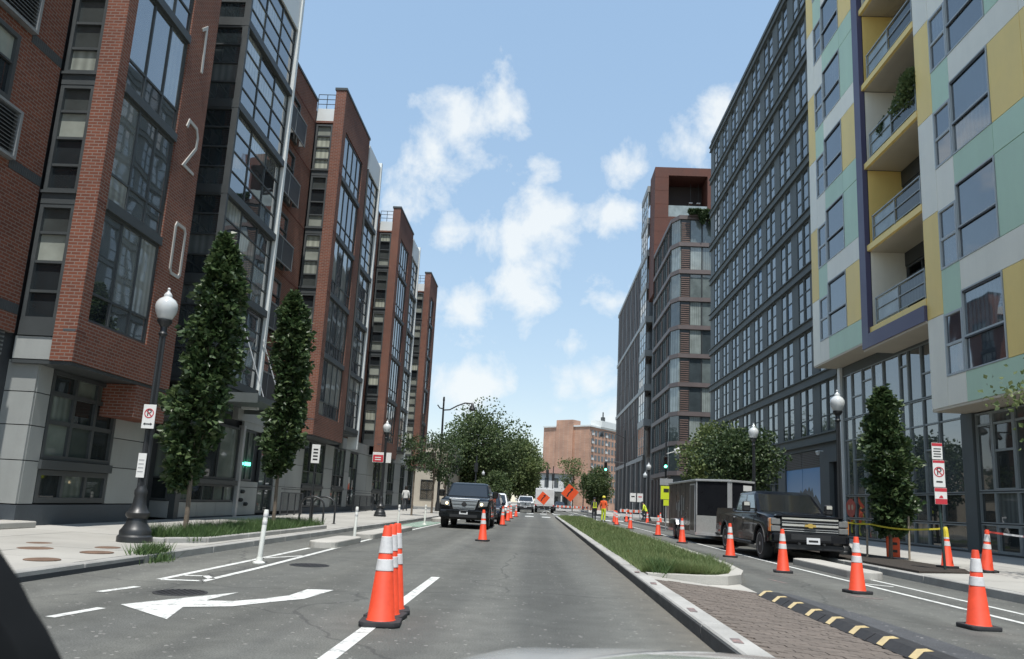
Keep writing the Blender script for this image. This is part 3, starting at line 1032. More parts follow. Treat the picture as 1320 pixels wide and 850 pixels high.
def glass_bay(y0, y1, cols, top=TOP - 0.9, ret=True, front=FX):
    zs = [4.45] + FL[1:5] + [18.75]
    for k in range(5):
        a, b = zs[k] + 0.12, zs[k + 1] - 0.12
        win(LB, ('L', front - 0.08), y0 + 0.12, y1 - 0.02, a, b, [i / cols for i in range(1, cols)], (0.25, 0.5, 0.75), gm=GL_LEFT, fw=0.05, mw=0.045, dep=0.015)
        B('floor_beam', (front - 0.2, y0, zs[k] - 0.12), (front + 0.05, y1, zs[k] + 0.12), FRAME, LB)
        if ret:
            win(LB, ('S', y0 + 0.06), RX, front - 0.1, a, b, (0.5,) if False else (), (0.25, 0.5, 0.75), gm=GL_CURTAIN, fw=0.06, dep=0.05)
            B('floor_beam', (RX, y0 - 0.01, zs[k] - 0.12), (front - 0.2, y0 + 0.12, zs[k] + 0.12), FRAME, LB)
    B('corner_post', (front - 0.1, y0 + 0.005, 4.57), (front + 0.035, y0 + 0.12, 18.63), FRAME, LB)
    B('white_fascia', (RX, y0 + 0.01, 18.63), (front, y1, top), PANEL_WHITE, LB)
    B('white_pillar', (front - 0.5, y1 + 0.01, 3.55 if y0 > 30 else 3.9), (front + 0.06, y1 + 0.2, top + 0.3), PANEL_WHITE, LB)
    B('soffit', (RX, y0, 4.2), (front, y1, 4.32), FRAME, LB)


brick_bay(15.45, 19.75, 15.8, 18.32, 3)
brick_bay(33.0, 38.1, 33.55, 37.1, 4)
brick_bay(47.8, 53.0, 48.6, 51.8, 4)
brick_bay(62.5, 66.8, 63.3, 65.4, 3)
glass_bay(21.65, 26.0, 3, TOP + 0.4)
glass_bay(38.3, 41.1, 2, TOP - 0.2, False)
glass_bay(53.2, 56.0, 2, TOP - 0.2, False)
# lower end of the numbered pier
lp = MB((FX, 18.3, 2.5))
lp.box(FX - 1.3, 18.2, 2.75, FX - 0.02, 19.73, 3.56)
lp.build('brick_pier_foot', BRICK, LB)
# the gap between numbered pier and glass bay
B('gap_wall', (RX - 0.1, 19.76, 3.6), (RX, 21.64, 19.2), FRAME, LB)
for k in range(5):
    win(LB, ('L', RX + 0.06), 19.85, 21.6, FL[k] + 0.12, FL[k + 1] - 0.12, (0.5,), (0.25, 0.5, 0.75), gm=GL_CURTAIN, dep=0.04)

# numerals on the pier
NUM = surf('pale_numeral_metal', (0.46, 0.45, 0.42), 0.45, 0.06, metal=0.15)


def stroke(pts, w, name, closed=False):
    """mitred ribbon standing just proud of the brick"""
    n = len(pts)
    P_ = [Vector(p) for p in pts]
    lr = []
    for i in range(n):
        d0 = (P_[i] - P_[i - 1]).normalized() if (i > 0 or closed) else None
        d1 = (P_[(i + 1) % n] - P_[i]).normalized() if (i < n - 1 or closed) else None
        d0, d1 = d0 or d1, d1 or d0
        n0, n1 = Vector((-d0.y, d0.x)), Vector((-d1.y, d1.x))
        m = (n0 + n1).normalized()
        o = m * (w / 2 / max(0.35, m.dot(n0)))
        lr.append((P_[i] + o, P_[i] - o))
    mb = MB((FX, pts[0][0], pts[0][1]))
    x0, x1 = FX + 0.004, FX + 0.035
    vs = []
    for l, r in lr: vs += [(x0, l.x, l.y), (x0, r.x, r.y), (x1, l.x, l.y), (x1, r.x, r.y)]
    fs = []
    for i in range(n if closed else n - 1):
        a, b = 4 * i, 4 * ((i + 1) % n)
        fs += [(a + 2, b + 2, b + 3, a + 3), (a, a + 1, b + 1, b), (a, b, b + 2, a + 2), (a + 1, a + 3, b + 3, b + 1)]
    if not closed: fs += [(0, 2, 3, 1), (4 * n - 4, 4 * n - 3, 4 * n - 1, 4 * n - 2)]
    return mb.add(vs, fs).build(name, NUM, LB)


stroke([(18.86, 13.78), (19.1, 14.0), (19.14, 12.62)], 0.085, 'numeral')
stroke([(18.76, 10.78), (18.86, 11.02), (19.3, 11.0), (19.42, 10.78), (19.4, 10.45), (18.85, 9.72), (19.44, 9.70)], 0.085, 'numeral')
stroke([(18.95, 8.08), (19.38, 8.08), (19.45, 7.98), (19.45, 6.80), (19.38, 6.70), (18.98, 6.70), (18.9, 6.8), (18.9, 7.98), ], 0.085, 'numeral', True)


# recessed brick walls
def recess(y0, y1, kind):
    rw = MB((RX, y0, 4))
    rw.box(RX - 0.3, y0, 4.2, RX, y1, 19.55)
    rw.build('recessed_brick_wall', BRICK, LB)
    B('parapet_cap', (RX - 0.35, y0, 19.55), (RX + 0.05, y1, 19.66), FRAME, LB)
    for k in range(5):
        z0, z1 = FL[k] + 0.15, FL[k + 1] - 0.4
        if kind == 'balcony':
            m = (y0 + y1) / 2 - 0.1
            win(LB, ('L', RX + 0.05), m - 1.0, m + 1.0, z0, z1, (0.35,), (0.7,), gm=GL_CURTAIN, fw=0.08, dep=0.05)
            bal = MB((RX + 0.25, m, z0))
            for a, b in ((m - 1.35, m - 1.3), (m - 0.02, m + 0.03), (m + 1.3, m + 1.35)):
                bal.box(RX + 0.05, a, z0 + 0.1, RX + 0.34, b, z0 + 1.12)
            bal.box(RX + 0.3, m - 1.35, z0 + 1.08, RX + 0.35, m + 1.35, z0 + 1.14)
            bal.box(RX + 0.3, m - 1.35, z0 + 0.06, RX + 0.35, m + 1.35, z0 + 0.11)
            o = bal.build('juliet_rail', LOUV, LB)
            B('mesh_panel', (RX + 0.315, m - 1.28, z0 + 0.12), (RX + 0.33, m + 1.28, z0 + 1.07), surf('dark_mesh', (0.06, 0.065, 0.07), 0.6), o)
            B('brick_course', (RX, y0, FL[k + 1] - 0.02), (RX + 0.012, y1, FL[k + 1] + 0.04), surf('dark_brick_course', (0.13, 0.04, 0.028), 0.9), LB)


recess(26.45, 32.98, 'balcony')
recess(41.35, 47.78, 'balcony')
recess(56.25, 62.48, 'balcony')

# near recessed wall: louvres over windows, dark soldier courses
rw = MB((RX, 8, 4))
rw.box(RX - 0.3, 3, 4.2, RX, 15.44, 19.55)
rw.build('recessed_brick_wall', BRICK, LB)
SOLD = surf('soldier_course', (0.06, 0.068, 0.072), 0.7, 0.2)
for k, zc in enumerate((4.62, 7.55, 10.45, 13.3, 16.2)):
    win(LB, ('L', RX + 0.04), 12.1, 14.0, zc + 1.25, zc + 2.72, (0.5,), (0.55,), gm=GL_SLOT, fw=0.09, dep=0.06)
    lv = MB((RX, 13, zc))
    lo, hi = zc + 0.12, zc + 1.2
    for a, b, p, q in ((12.0, 12.07, lo, hi), (14.31, 14.38, lo, hi), (12.07, 14.31, lo, lo + 0.06), (12.07, 14.31, hi - 0.06, hi)):
        fbox(lv, ('L', RX), a, b, p, q, 0.0, 0.16)
    o = lv.build('louvre_frame', LOUV, LB)
    B('louvre_back', (RX + 0.004, 12.07, lo + 0.06), (RX + 0.02, 14.31, hi - 0.06), DARKCORE, o)
    for j in range(11):
        z = lo + 0.1 + j * 0.082
        sl = MB((RX + 0.08, 13.2, z))
        sl.add([(RX + 0.03, 12.075, z + 0.05), (RX + 0.13, 12.075, z), (RX + 0.13, 14.305, z), (RX + 0.03, 14.305, z + 0.05),
                (RX + 0.03, 12.075, z + 0.04), (RX + 0.13, 12.075, z - 0.01), (RX + 0.13, 14.305, z - 0.01), (RX + 0.03, 14.305, z + 0.04)],
               [(0, 1, 2, 3), (7, 6, 5, 4), (0, 4, 5, 1), (1, 5, 6, 2), (2, 6, 7, 3), (3, 7, 4, 0)])
        sl.build('louvre_slat', LOUV, o)
    n = 16
    for j in range(n):
        a = 14.41 + j * (15.43 - 14.41) / n
        B('soldier_brick', (RX, a, zc - 0.02), (RX + 0.014, a + 0.058, zc + 0.2), SOLD, LB)

# ---------------- ground floor
# grey panel return at the near corner and the wall behind it
for r, (z0, z1) in enumerate(((0.62, 1.52), (1.53, 2.26), (2.27, 2.97), (2.98, 3.66))):
    B('cladding_panel', (-11.6, 15.6, z0 + .005), (-10.81, 15.66, z1 - .005), PANEL_GREY, LB)
    B('cladding_panel', (-10.86, 15.665, z0 + .005), (-10.8, 16.12, z1 - .005), PANEL_GREY, LB)
    B('cladding_panel', (-10.86, 18.86, z0 + .005), (-10.8, 20.35, min(z1, 2.74) - .005), PANEL_GREY, LB)
    B('cladding_panel', (-11.75, 9.0, z0 + .005), (-11.65, 13.0, z1 - .005), PANEL_GREY, LB)
    B('cladding_panel', (-11.75, 13.01, z0 + .005), (-11.65, 15.6, z1 - .005), PANEL_GREY, LB)
B('cladding_panel', (-11.35, 15.5, 3.67), (-10.51, 15.58, 4.16), PANEL_GREY, LB)
lv = B('louvre_frame', (-11.7, 13.2, 3.7), (-11.45, 15.3, 4.3), LOUV, LB)
for j in range(6):
    B('louvre_slat', (-11.45, 13.25, 3.74 + j * 0.09), (-11.41, 15.25, 3.78 + j * 0.09), DARKCORE, lv)
B('base_backing', (-11.6, 15.67, 0.15), (-10.95, 20.35, 3.56), DARKCORE, LB)
B('plinth', (-11.6, 15.58, 0.08), (-10.77, 20.4, 0.6), PLINTH, LB)
win(LB, ('L', -10.86), 16.15, 18.84, 1.58, 3.56, (0.345, 0.67), (0.42, 0.74), gm=GL_BASE, fw=0.1, mw=0.1, dep=0.06)
B('window_ledge', (-10.9, 16.1, 1.37), (-10.72, 18.86, 1.57), FRAME, LB)
win(LB, ('L', -10.86), 16.15, 18.84, 0.64, 1.36, (0.345, 0.67), (), gm=GL_BASE, fw=0.12, mw=0.1, dep=0.06)
# entrance recess, dark doors
B('entrance_backing', (-12.6, 20.36, 0.1), (-12.5, 22.9, 3.9), DARKCORE, LB)
B('entrance_soffit', (-12.5, 19.78, 3.0), (-10.3, 22.9, 3.12), FRAME, LB)
B('entrance_pier', (-12.5, 20.36, 0.1), (-10.75, 20.75, 2.99), FRAME, LB)
win(LB, ('L', -12.3), 20.8, 22.4, 0.15, 2.95, (0.5,), (0.75,), gm=GL_BASE, fw=0.1, dep=0.06, name='entrance_door')
for y0, y1 in ((21.35, 22.3),):
    win(LB, ('S', 22.42), -12.3, -10.95, 0.7, 2.95, (0.5,), (0.3,), gm=GL_BASE, dep=0.05)
    B('cladding_panel', (-12.3, 22.4, 0.2), (-10.9, 22.5, 0.68), PANEL_GREY, LB)
B('corner_column', (-10.95, 22.43, 0.15), (-10.72, 22.72, 4.2), FRAME, LB)
B('base_backing', (-11.6, 22.72, 0.12), (-10.98, 33.0, 4.2), DARKCORE, LB)
B('plinth', (-11.6, 22.73, 0.08), (-10.77, 27.25, 0.2), PLINTH, LB)
for a, b in ((22.75, 24.1), (24.11, 25.55), (25.56, 27.1)):
    B('cladding_panel', (-10.9, a, 0.21), (-10.8, b - .005, 0.66), PANEL_GREY, LB)
win(LB, ('L', -10.86), 22.75, 27.0, 0.68, 1.24, (0.2, 0.4, 0.6, 0.8), (), gm=GL_BASE, fw=0.06, dep=0.05)
win(LB, ('L', -10.86), 22.75, 27.0, 1.42, 3.3, (0.3, 0.62), (), gm=GL_BASE, fw=0.08, dep=0.05)
B('window_ledge', (-10.9, 22.75, 1.25), (-10.72, 27.0, 1.41), FRAME, LB)
B('wall_post', (-10.9, 27.02, 0.12), (-10.7, 27.2, 3.4), STEEL, LB)
for r, (z0, z1) in enumerate(((0.2, 1.2), (1.21, 1.42), (3.32, 4.2))):
    B('cladding_panel', (-10.9, 27.22, z0 + .004), (-10.8, 29.2, z1 - .004), PANEL_GREY, LB)
win(LB, ('L', -10.86), 27.25, 28.5, 1.43, 3.3, (0.5,), (), gm=GL_BASE, fw=0.08, dep=0.05)
NEON = surf('green_neon', (0.1, 0.8, 0.5), 0.4, emit=((0.1, 1.0, 0.6), 3.0))
B('neon_bar', (-10.84, 27.35, 2.02), (-10.80, 27.6, 2.09), NEON, LB)
B('neon_bar', (-10.84, 27.75, 2.0), (-10.80, 28.25, 2.12), NEON, LB)
for y, z in ((27.6, 1.05), (27.5, 0.75), (28.0, 0.6)):
    MB((-10.78, y, z)).lathe([(0.07, 0), (0.07, 0.1), (0.04, 0.14), (0, 0.14)], 12, (-10.79, y, z), 'x').build('hose_fitting', IRON, LB)
win(LB, ('L', -10.86), 29.25, 30.9, 1.25, 3.6, (0.5,), (), gm=GL_BASE, fw=0.08, dep=0.05)
win(LB, ('L', -10.86), 29.25, 30.9, 0.25, 1.22, (0.5,), (), gm=GL_BASE, fw=0.08, dep=0.05)
for a, b in ((30.95, 32.4), (32.41, 34.6)):
    for z0, z1 in ((0.3, 1.3), (1.31, 2.3), (2.31, 3.55)):
        B('cladding_panel', (-10.9, a, z0 + .004), (-10.8, b - .006, z1 - .004), PANEL_GREY, LB)
# glass canopy over the side entrance
cp = MB((-9.6, 25, 4))
cp.box(-10.8, 23.2, 3.98, -8.9, 27.0, 4.08)
cp.box(-9.0, 23.2, 3.9, -8.9, 27.0, 3.979)
cp.box(-10.8, 23.15, 3.82, -8.86, 23.199, 4.12)
cp.box(-10.8, 27.001, 3.82, -8.86, 27.05, 4.12)
o = cp.build('canopy', GREYMET, LB)
for y in (24.2, 25.9):
    MB((-9.9, y, 5)).tube((-9.05, y, 4.06), (-9.97, y, 6.4), 0.02, n=6).build('tie_rod', STEEL, o)


def base_run(y0, y1, items):
    B('base_backing', (-11.9, y0, 0.12), (-11.0, y1, 4.2), DARKCORE, LB)
    B('plinth', (-11.8, y0, 0.08), (-10.76, y1, 0.42), PLINTH, LB)
    for a, b, k in items:
        if k == 'p':
            for z0, z1 in ((0.42, 1.35), (1.36, 2.35), (2.36, 3.56)):
                B('cladding_panel', (-10.98, a + .004, z0 + .004), (-10.8, b - .004, z1 - .004), PANEL_GREY, LB)
        elif k == 'w':
            win(LB, ('L', -10.86), a, b, 1.45, 3.55, [0.33, 0.66], (0.3,), gm=GL_BASE, fw=0.08, dep=0.05)
            win(LB, ('L', -10.86), a, b, 0.44, 1.3, [0.33, 0.66], (), gm=GL_BASE, fw=0.08, dep=0.05)
            B('window_ledge', (-10.92, a, 1.31), (-10.74, b, 1.44), FRAME, LB)
        elif k == 'd':
            win(LB, ('L', -10.86), a, b, 0.44, 3.55, [0.5], (0.3, 0.7), gm=GL_BASE, fw=0.1, dep=0.05)


base_run(34.62, 47.8, [(34.65, 38.1, 'w'), (38.1, 39.7, 'p'), (39.7, 42.2, 'w'), (42.2, 43.2, 'p'), (43.2, 45.2, 'd'), (45.2, 47.8, 'p')])
base_run(47.82, 66.8, [(47.82, 49.6, 'p'), (49.6, 53.0, 'w'), (53.0, 54.4, 'p'), (54.4, 57.0, 'w'), (57.0, 59.5, 'p'), (59.5, 61.5, 'd'), (61.5, 63.0, 'p'), (63.0, 65.6, 'w'), (65.6, 66.8, 'p')])
for (y0, y1) in ((26.5, 33.0), (41.3, 47.8), (56.2, 62.5)):
    B('ledge_panel', (RX - .1, y0, 3.58), (-10.78, y1, 4.18), PANEL_GREY, LB)
for i, (y0, y1) in enumerate(((30.6, 33.4), (42.6, 48.0))):
    rl = thing('railing', (-10.3, (y0 + y1) / 2, 0.15), ('black iron railing before the grey wall behind the bike rack', 'black iron railing before the grey wall left of the second lamp post')[i], 'railing')
    fr = MB((-10.3, (y0 + y1) / 2, 0.15))
    for z in (0.2, 1.05, 1.2): fr.box(-10.32, y0, z, -10.28, y1, z + 0.04)
    for y in np.linspace(y0, y1 - 0.05, 4): fr.box(-10.33, y, 0.14, -10.27, y + 0.05, 0.199); fr.box(-10.325, y, 0.241, -10.275, y + 0.045, 1.049)
    fr.build('frame', RAIL, rl)
    for y in np.arange(y0 + 0.12, y1 - 0.1, 0.13):
        B('baluster', (-10.307, y, 0.24), (-10.293, y + 0.014, 1.05), RAIL, rl)
# gate at the very left
gt = thing('gate', (-10.9, 14.6, 0.15), 'dark mesh gate panel beside the grey wall at the left edge', 'gate')
g0 = MB((-10.9, 14.6, 0.15))
for a, b, p, q in ((13.0, 15.35, 1.36, 1.42), (13.0, 15.35, 1.15, 1.2), (13.0, 15.35, 0.5, 0.55)): g0.box(-11.22, a, p, -11.17, b, q)
for y in (13.0, 15.3): g0.box(-11.225, y, 0.15, -11.165, y + 0.05, 1.421)
g0.build('frame', RAIL, gt)
gm_ = MB((-10.9, 14.6, 0.15))
for y in np.arange(13.06, 15.3, 0.09): gm_.box(-11.2, y, 0.5, -11.194, y + 0.006, 1.15)
for z in np.arange(0.58, 1.15, 0.09): gm_.box(-11.193, 13.05, z, -11.187, 15.3, z + 0.006)
gm_.build('mesh', RAIL, gt)
# ------------------------------------------------------------------ colourful panel building on the right
PB = thing('panel_building', (14.6, 26, 0.3), 'apartment building clad in yellow, mint and white panels with purple framed balconies', 'building')
UX, GX = 13.4, 14.6
P_Y = surf('yellow_panel', (0.92, 0.68, 0.23), 0.45, 0.04, scale=0.8, dirt=0.08, objvar=0.04, streak=0.035)
P_T = surf('mint_panel', (0.51, 0.69, 0.52), 0.45, 0.04, scale=0.8, dirt=0.08, objvar=0.04, streak=0.035)
P_W = surf('white_panel', (0.88, 0.85, 0.73), 0.45, 0.04, scale=0.8, dirt=0.1, objvar=0.04, streak=0.04)
P_P = surf('purple_panel', (0.09, 0.085, 0.155), 0.45, 0.05, scale=0.8, dirt=0.08)
SOFF = surf('soffit_panel', (0.56, 0.5, 0.4), 0.6, 0.05, dirt=0.1)
WFR = surf('pale_window_frame', (0.42, 0.46, 0.47), 0.4, 0.05)
BLK = surf('black_gasket', (0.03, 0.032, 0.035), 0.5, 0.1)
pc = MB((20, 26, 0))
pc.box(UX + 0.09, 31.36, 8.55, 26, 37.2, 32)
pc.box(15.0, 26.2, 0.2, 26, 31.355, 32)
pc.box(UX + 0.09, 8, 5.06, 26, 26.17, 32)
pc.box(GX + 0.12, 31.36, 0.2, 26, 37.0, 8.54)
pc.box(GX + 0.12, 8, 0.2, 26, 26.19, 5.05)
pc.build('inner_wall', DARKCORE, PB)


def pan(y0, y1, z0, z1, m):
    g = 0.008
    B('panel', (UX, min(y0, y1) + g, z0 + g), (UX + 0.085, max(y0, y1) - g, z1 - g), m, PB, 0.004)


def section(ys_, floors, zbot, first):
    s0, s1, s2, s3, s4, s5 = ys_        # strip | small window | big window | block | further block (decreasing y)
    f0 = floors[0]
    pan(s0, s1, zbot, f0 + 2.17, P_W)
    pan(s1, s2, zbot, f0, P_W)
    pan(s2, s4, zbot, f0, P_T)
    if s5 < s4: pan(s4, s5, zbot, f0, P_T)
    for i, f in enumerate(floors):
        A = (i % 2 == 0)
        nx = f + 3.67
        pan(s0, s1, f + 2.17, f + 5.84, P_Y if A else P_W)
        pan(s1, s2, f + 2.1, nx, P_T if A else P_W)
        if A:
            pan(s3, s4, f, f + 2.66, P_Y)
            pan(s2, s4, f + 2.66, nx, P_W)
            if s5 < s4:
                pan(s4, s5, f, f + 2.66, P_Y)
                pan(s4, s5, f + 2.66, nx, P_W)
        else:
            pan(s2, s3, f + 2.63, nx, P_T)
            pan(s3, s4, f, f + 2.63, P_T)
            pan(s3, s4, f + 2.64, nx, P_T)
            if s5 < s4: pan(s4, s5, f, nx, P_T)
        win(PB, ('R', UX + 0.02), s2 + 0.02, s1 - 0.02, f, f + 2.1, (), (0.5,), WFR, GL_RIGHT, fw=0.07, mw=0.09, dep=0.04)
        win(PB, ('R', UX + 0.03), s3 + 0.02, s2 - 0.01, f, f + (2.66 if A else 2.63), (), (0.42,), WFR, GL_RIGHT, fw=0.045, mw=0.07, dep=0.05)
        B('window_shade_bar', (UX + 0.0, s3 + 0.07, f + 2.66 - 0.12), (UX + 0.03, s2 - 0.06, f + 2.66 - 0.05), BLK, PB)
        B('window_shade_bar', (UX - 0.01, s3 + 0.07, f + 1.04), (UX + 0.02, s2 - 0.06, f + 1.09), BLK, PB)


FR = [5.98 + 3.67 * k for k in range(7)]
section((26.2, 25.15, 24.03, 21.83, 20.22, 18.2), FR, 5.0, 0)
section((37.25, 36.3, 35.2, 33.05, 31.36, 31.36), [9.55 + 3.67 * k for k in range(6)], 8.5, 1)
for k in range(-1, 7):      # plain panels nearer the camera, past the picture's edge
    z = 5.98 + 3.67 * k
    pan(18.2, 15.2, max(5.0, z), z + 3.67, (P_W, P_T, P_Y)[k % 3])
    pan(15.2, 12.2, max(5.0, z), z + 3.67, (P_T, P_W)[k % 2])
    pan(12.2, 8.0, max(5.0, z), z + 3.67, (P_Y, P_T, P_W)[k % 3])
B('soffit', (UX + 0.01, 31.36, 8.42), (GX + 0.1, 37.2, 8.5), SOFF, PB)
B('soffit', (UX + 0.01, 8, 4.92), (GX + 0.1, 26.19, 4.995), SOFF, PB)
B('soffit', (UX - 0.05, 26.21, 8.06), (GX + 0.4, 31.34, 8.14), SOFF, PB)
B('purple_fin', (UX - 0.1, 30.76, 8.14), (UX + 0.1, 31.35, 32), P_P, PB)
B('purple_fin', (UX - 0.1, 26.21, 8.14), (UX + 0.1, 30.755, 8.71), P_P, PB)
RAILG = surf('balcony_rail_metal', (0.3, 0.33, 0.33), 0.4, 0.06, metal=0.3)
RGL = glassmat('frosted_rail_glass', [(0.0, (0.28, 0.33, 0.33)), (0.5, (0.34, 0.38, 0.37))], 1.6, 0.08)
DGL = glassmat('dark_rail_glass', [(0.0, (0.05, 0.06, 0.06)), (0.5, (0.08, 0.09, 0.09))], 1.6, 0.1)
for k in range(6):
    z = 8.72 + 3.67 * k - (0.0 if k == 0 else 0.14)
    sl = B('balcony_slab', (UX - 0.02, 26.21, z), (14.98, 30.75, z + 0.25), P_Y, PB)
    B('ceiling_panel', (UX + 0.1, 26.25, z - 0.03), (14.95, 30.72, z - 0.002), SOFF, sl) if k else None
    B('side_wall', (UX + 0.12, 30.72, z + 0.26), (14.95, 30.75, z + 3.62), P_W if k % 2 == 0 else P_Y, PB)
    B('side_wall', (UX + 0.12, 26.21, z + 0.26), (14.95, 26.24, z + 3.62), P_W, PB)
    win(PB, ('R', 14.98), 26.4, 30.6, z + 0.27, z + 2.9, (0.2, 0.45, 0.72), (0.82,), FRAME, GL_STORE, fw=0.1, mw=0.08, dep=0.06, name='balcony_door')
    B('head_panel', (14.9, 26.25, z + 2.92), (14.97, 30.7, z + 3.6), FRAME, PB)
    r = MB((UX, 28.4, z + 0.25))
    zb, zt = z + 0.26, z + 1.34
    for y in (26.28, 28.3, 30.22, 30.68)[:3]:
        r.box(UX + 0.02, y, zb, UX + 0.07, y + 0.05, zt)
    r.box(UX + 0.01, 26.28, zt + 0.001, UX + 0.08, 30.27, zt + 0.05)
    for zz_ in (zb + 0.1, zb + 0.62):
        for a, b_ in ((26.33, 28.3), (28.35, 30.22)): r.box(UX + 0.03, a, zz_, UX + 0.06, b_, zz_ + 0.035)
    rr = r.build('balcony_railing', RAILG, PB)
    B('rail_glass', (UX + 0.075, 28.36, zb + 0.12), (UX + 0.085, 30.2, zt - 0.03), RGL, rr)
    B('rail_glass', (UX + 0.075, 26.34, zb + 0.12), (UX + 0.085, 28.28, zt - 0.03), DGL, rr)
# ground floor curtain wall
SFR = surf('storefront_frame', (0.25, 0.28, 0.285), 0.4, 0.06, metal=0.2)
vy = [36.72, 35.68, 34.52, 33.43, 32.4, 30.91, 30.21, 29.15, 28.06, 26.52]
spl = {0: (0.02,), 1: (0.45,), 2: (0.72,), 3: (0.48,), 4: (), 5: (0.72,), 6: (), 7: (0.45,), 8: (0.3, 0.65)}
for i in range(9):
    a, b = vy[i + 1] + 0.005, vy[i] - 0.005
    win(PB, ('R', GX), a, b, 5.86, 7.95, (), spl[i] if i else (), SFR, GL_CURTAIN, fw=0.035, mw=0.06, dep=0.05)
    win(PB, ('R', GX), a, b, 2.27, 5.83, (), (0.45, 0.72) if i % 3 == 1 else ((0.72,) if i % 2 == 0 else (0.35, 0.72)), SFR, GL_CURTAIN, fw=0.035, mw=0.06, dep=0.05)
    win(PB, ('R', GX), a, b, 1.24, 2.24, (), (), SFR, GL_STORE, fw=0.035, dep=0.05)
    win(PB, ('R', GX), a, b, 0.36, 1.21, (), (), SFR, GL_STORE, fw=0.05, dep=0.05)
B('stone_base', (GX - 0.06, 26.5, 0.15), (GX + 0.1, 36.8, 0.35), FRAME, PB)
B('head_beam', (GX - 0.02, 26.3, 7.97), (GX + 0.1, 36.9, 8.4), GREYMET, PB)
B('corner_column', (GX - 0.15, 36.74, 0.2), (GX + 0.1, 37.05, 8.41), PANEL_WHITE, PB)
B('column', (GX - 0.12, 25.8, 0.2), (GX + 0.1, 26.48, 4.91), GREYMET, PB)
vy = [25.74, 24.87, 23.7, 22.55, 21.4, 20.2, 18.9, 17.6, 16.2, 14.8]
for i in range(9):
    a, b = vy[i + 1] + 0.005, vy[i] - 0.005
    win(PB, ('R', GX), a, b, 2.3, 4.86, (), (0.84,) if i % 2 == 0 else (0.5, 0.84), SFR, GL_STORE, fw=0.05 if i % 2 == 0 else 0.09, mw=0.07, dep=0.05)
    win(PB, ('R', GX), a, b, 1.28, 2.27, (), (), SFR, GL_STORE, fw=0.04, dep=0.05)
    win(PB, ('R', GX), a, b, 0.36, 1.25, (), (), SFR, GL_STORE, fw=0.04 if i % 2 == 0 else 0.09, dep=0.05)
B('stone_base', (GX - 0.06, 14, 0.15), (GX + 0.1, 25.79, 0.35), FRAME, PB)
# red poster behind the corner pane
PR = surf('red_poster_print', (0.42, 0.07, 0.05), 0.5, 0.35, scale=5, fine=9)
pr = MB((GX - 0.06, 36.1, 1.3))
pts = [(36.1 + 0.52 * math.cos(t) * (1 + 0.08 * math.sin(5 * t)), 1.7 + 0.42 * math.sin(t)) for t in np.linspace(0, 2 * PI, 25)[:-1]]
pr.prism(pts, 'x', GX - 0.075, GX - 0.055)
o = pr.build('window_poster', PR, PB)
for y in (35.9, 36.28):
    MB((GX - .08, y, 1.72)).prism([(y + 0.1 * math.cos(t), 1.72 + 0.13 * math.sin(t)) for t in np.linspace(0, 2 * PI, 13)[:-1]], 'x', GX - 0.082, GX - 0.0755).build('poster_patch', surf('poster_cream', (0.5, 0.4, 0.3), 0.5, 0.3), o)

# ------------------------------------------------------------------ dark grey loft building
GB = thing('loft_building', (14.6, 51, 0.3), 'dark grey steel framed loft building with rows of tall windows', 'building')
gc = MB((20, 51, 0))
gc.box(GX + 0.25, 37.3, 4.9, 30, 65.3, 34.3)
gc.box(GX + 0.25, 38.9, 0.2, 30, 65.3, 4.899)
gc.build('inner_wall', DARKCORE, GB)
zk = [5.2 + 3.185 * k for k in range(10)]
cols = [62.97 - 3.02 * i for i in range(9)]        # centres of window pairs
for k in range(10):
    B('floor_beam', (GX - 0.1, 37.3, zk[k] - 0.2), (GX + 0.25, 65.3, zk[k] + 0.2), GREYMET, GB)
    B('beam_flange', (GX - 0.2, 37.3, zk[k] + 0.2), (GX + 0.25, 65.35, zk[k] + 0.26), GREYMET, GB)
    B('beam_flange', (GX - 0.16, 37.3, zk[k] - 0.25), (GX + 0.25, 65.35, zk[k] - 0.2), GREYMET, GB)
B('parapet', (GX - 0.02, 37.3, zk[9] + 0.26), (GX + 0.25, 65.3, 34.75), GREYMET, GB)
edges = [65.3] + [c for cc in cols for c in (cc + 1.05, cc - 1.05)] + [37.3]
for k in range(9):
    a, b = zk[k] + 0.26, zk[k + 1] - 0.25
    for i in range(0, len(edges), 2):
        y1, y0 = edges[i], edges[i + 1]
        if y1 - y0 > 0.05: B('pier', (GX, y0, a), (GX + 0.25, y1, b), GREYMET, GB)
    for i, c in enumerate(cols):
        for s in (-1, 1):
            u0 = c + (0.06 if s > 0 else -1.04)
            near_ = i >= 4
            win(GB, ('R', GX + 0.02), u0, u0 + 0.98, a, b, () , (0.33, 0.67), GREYMET, GL_GREY, fw=0.085, mw=0.06, dep=0.02, panes=near_)
        B('mullion', (GX - 0.02, c - 0.057, a), (GX + 0.2, c + 0.057, b), GREYMET, GB)
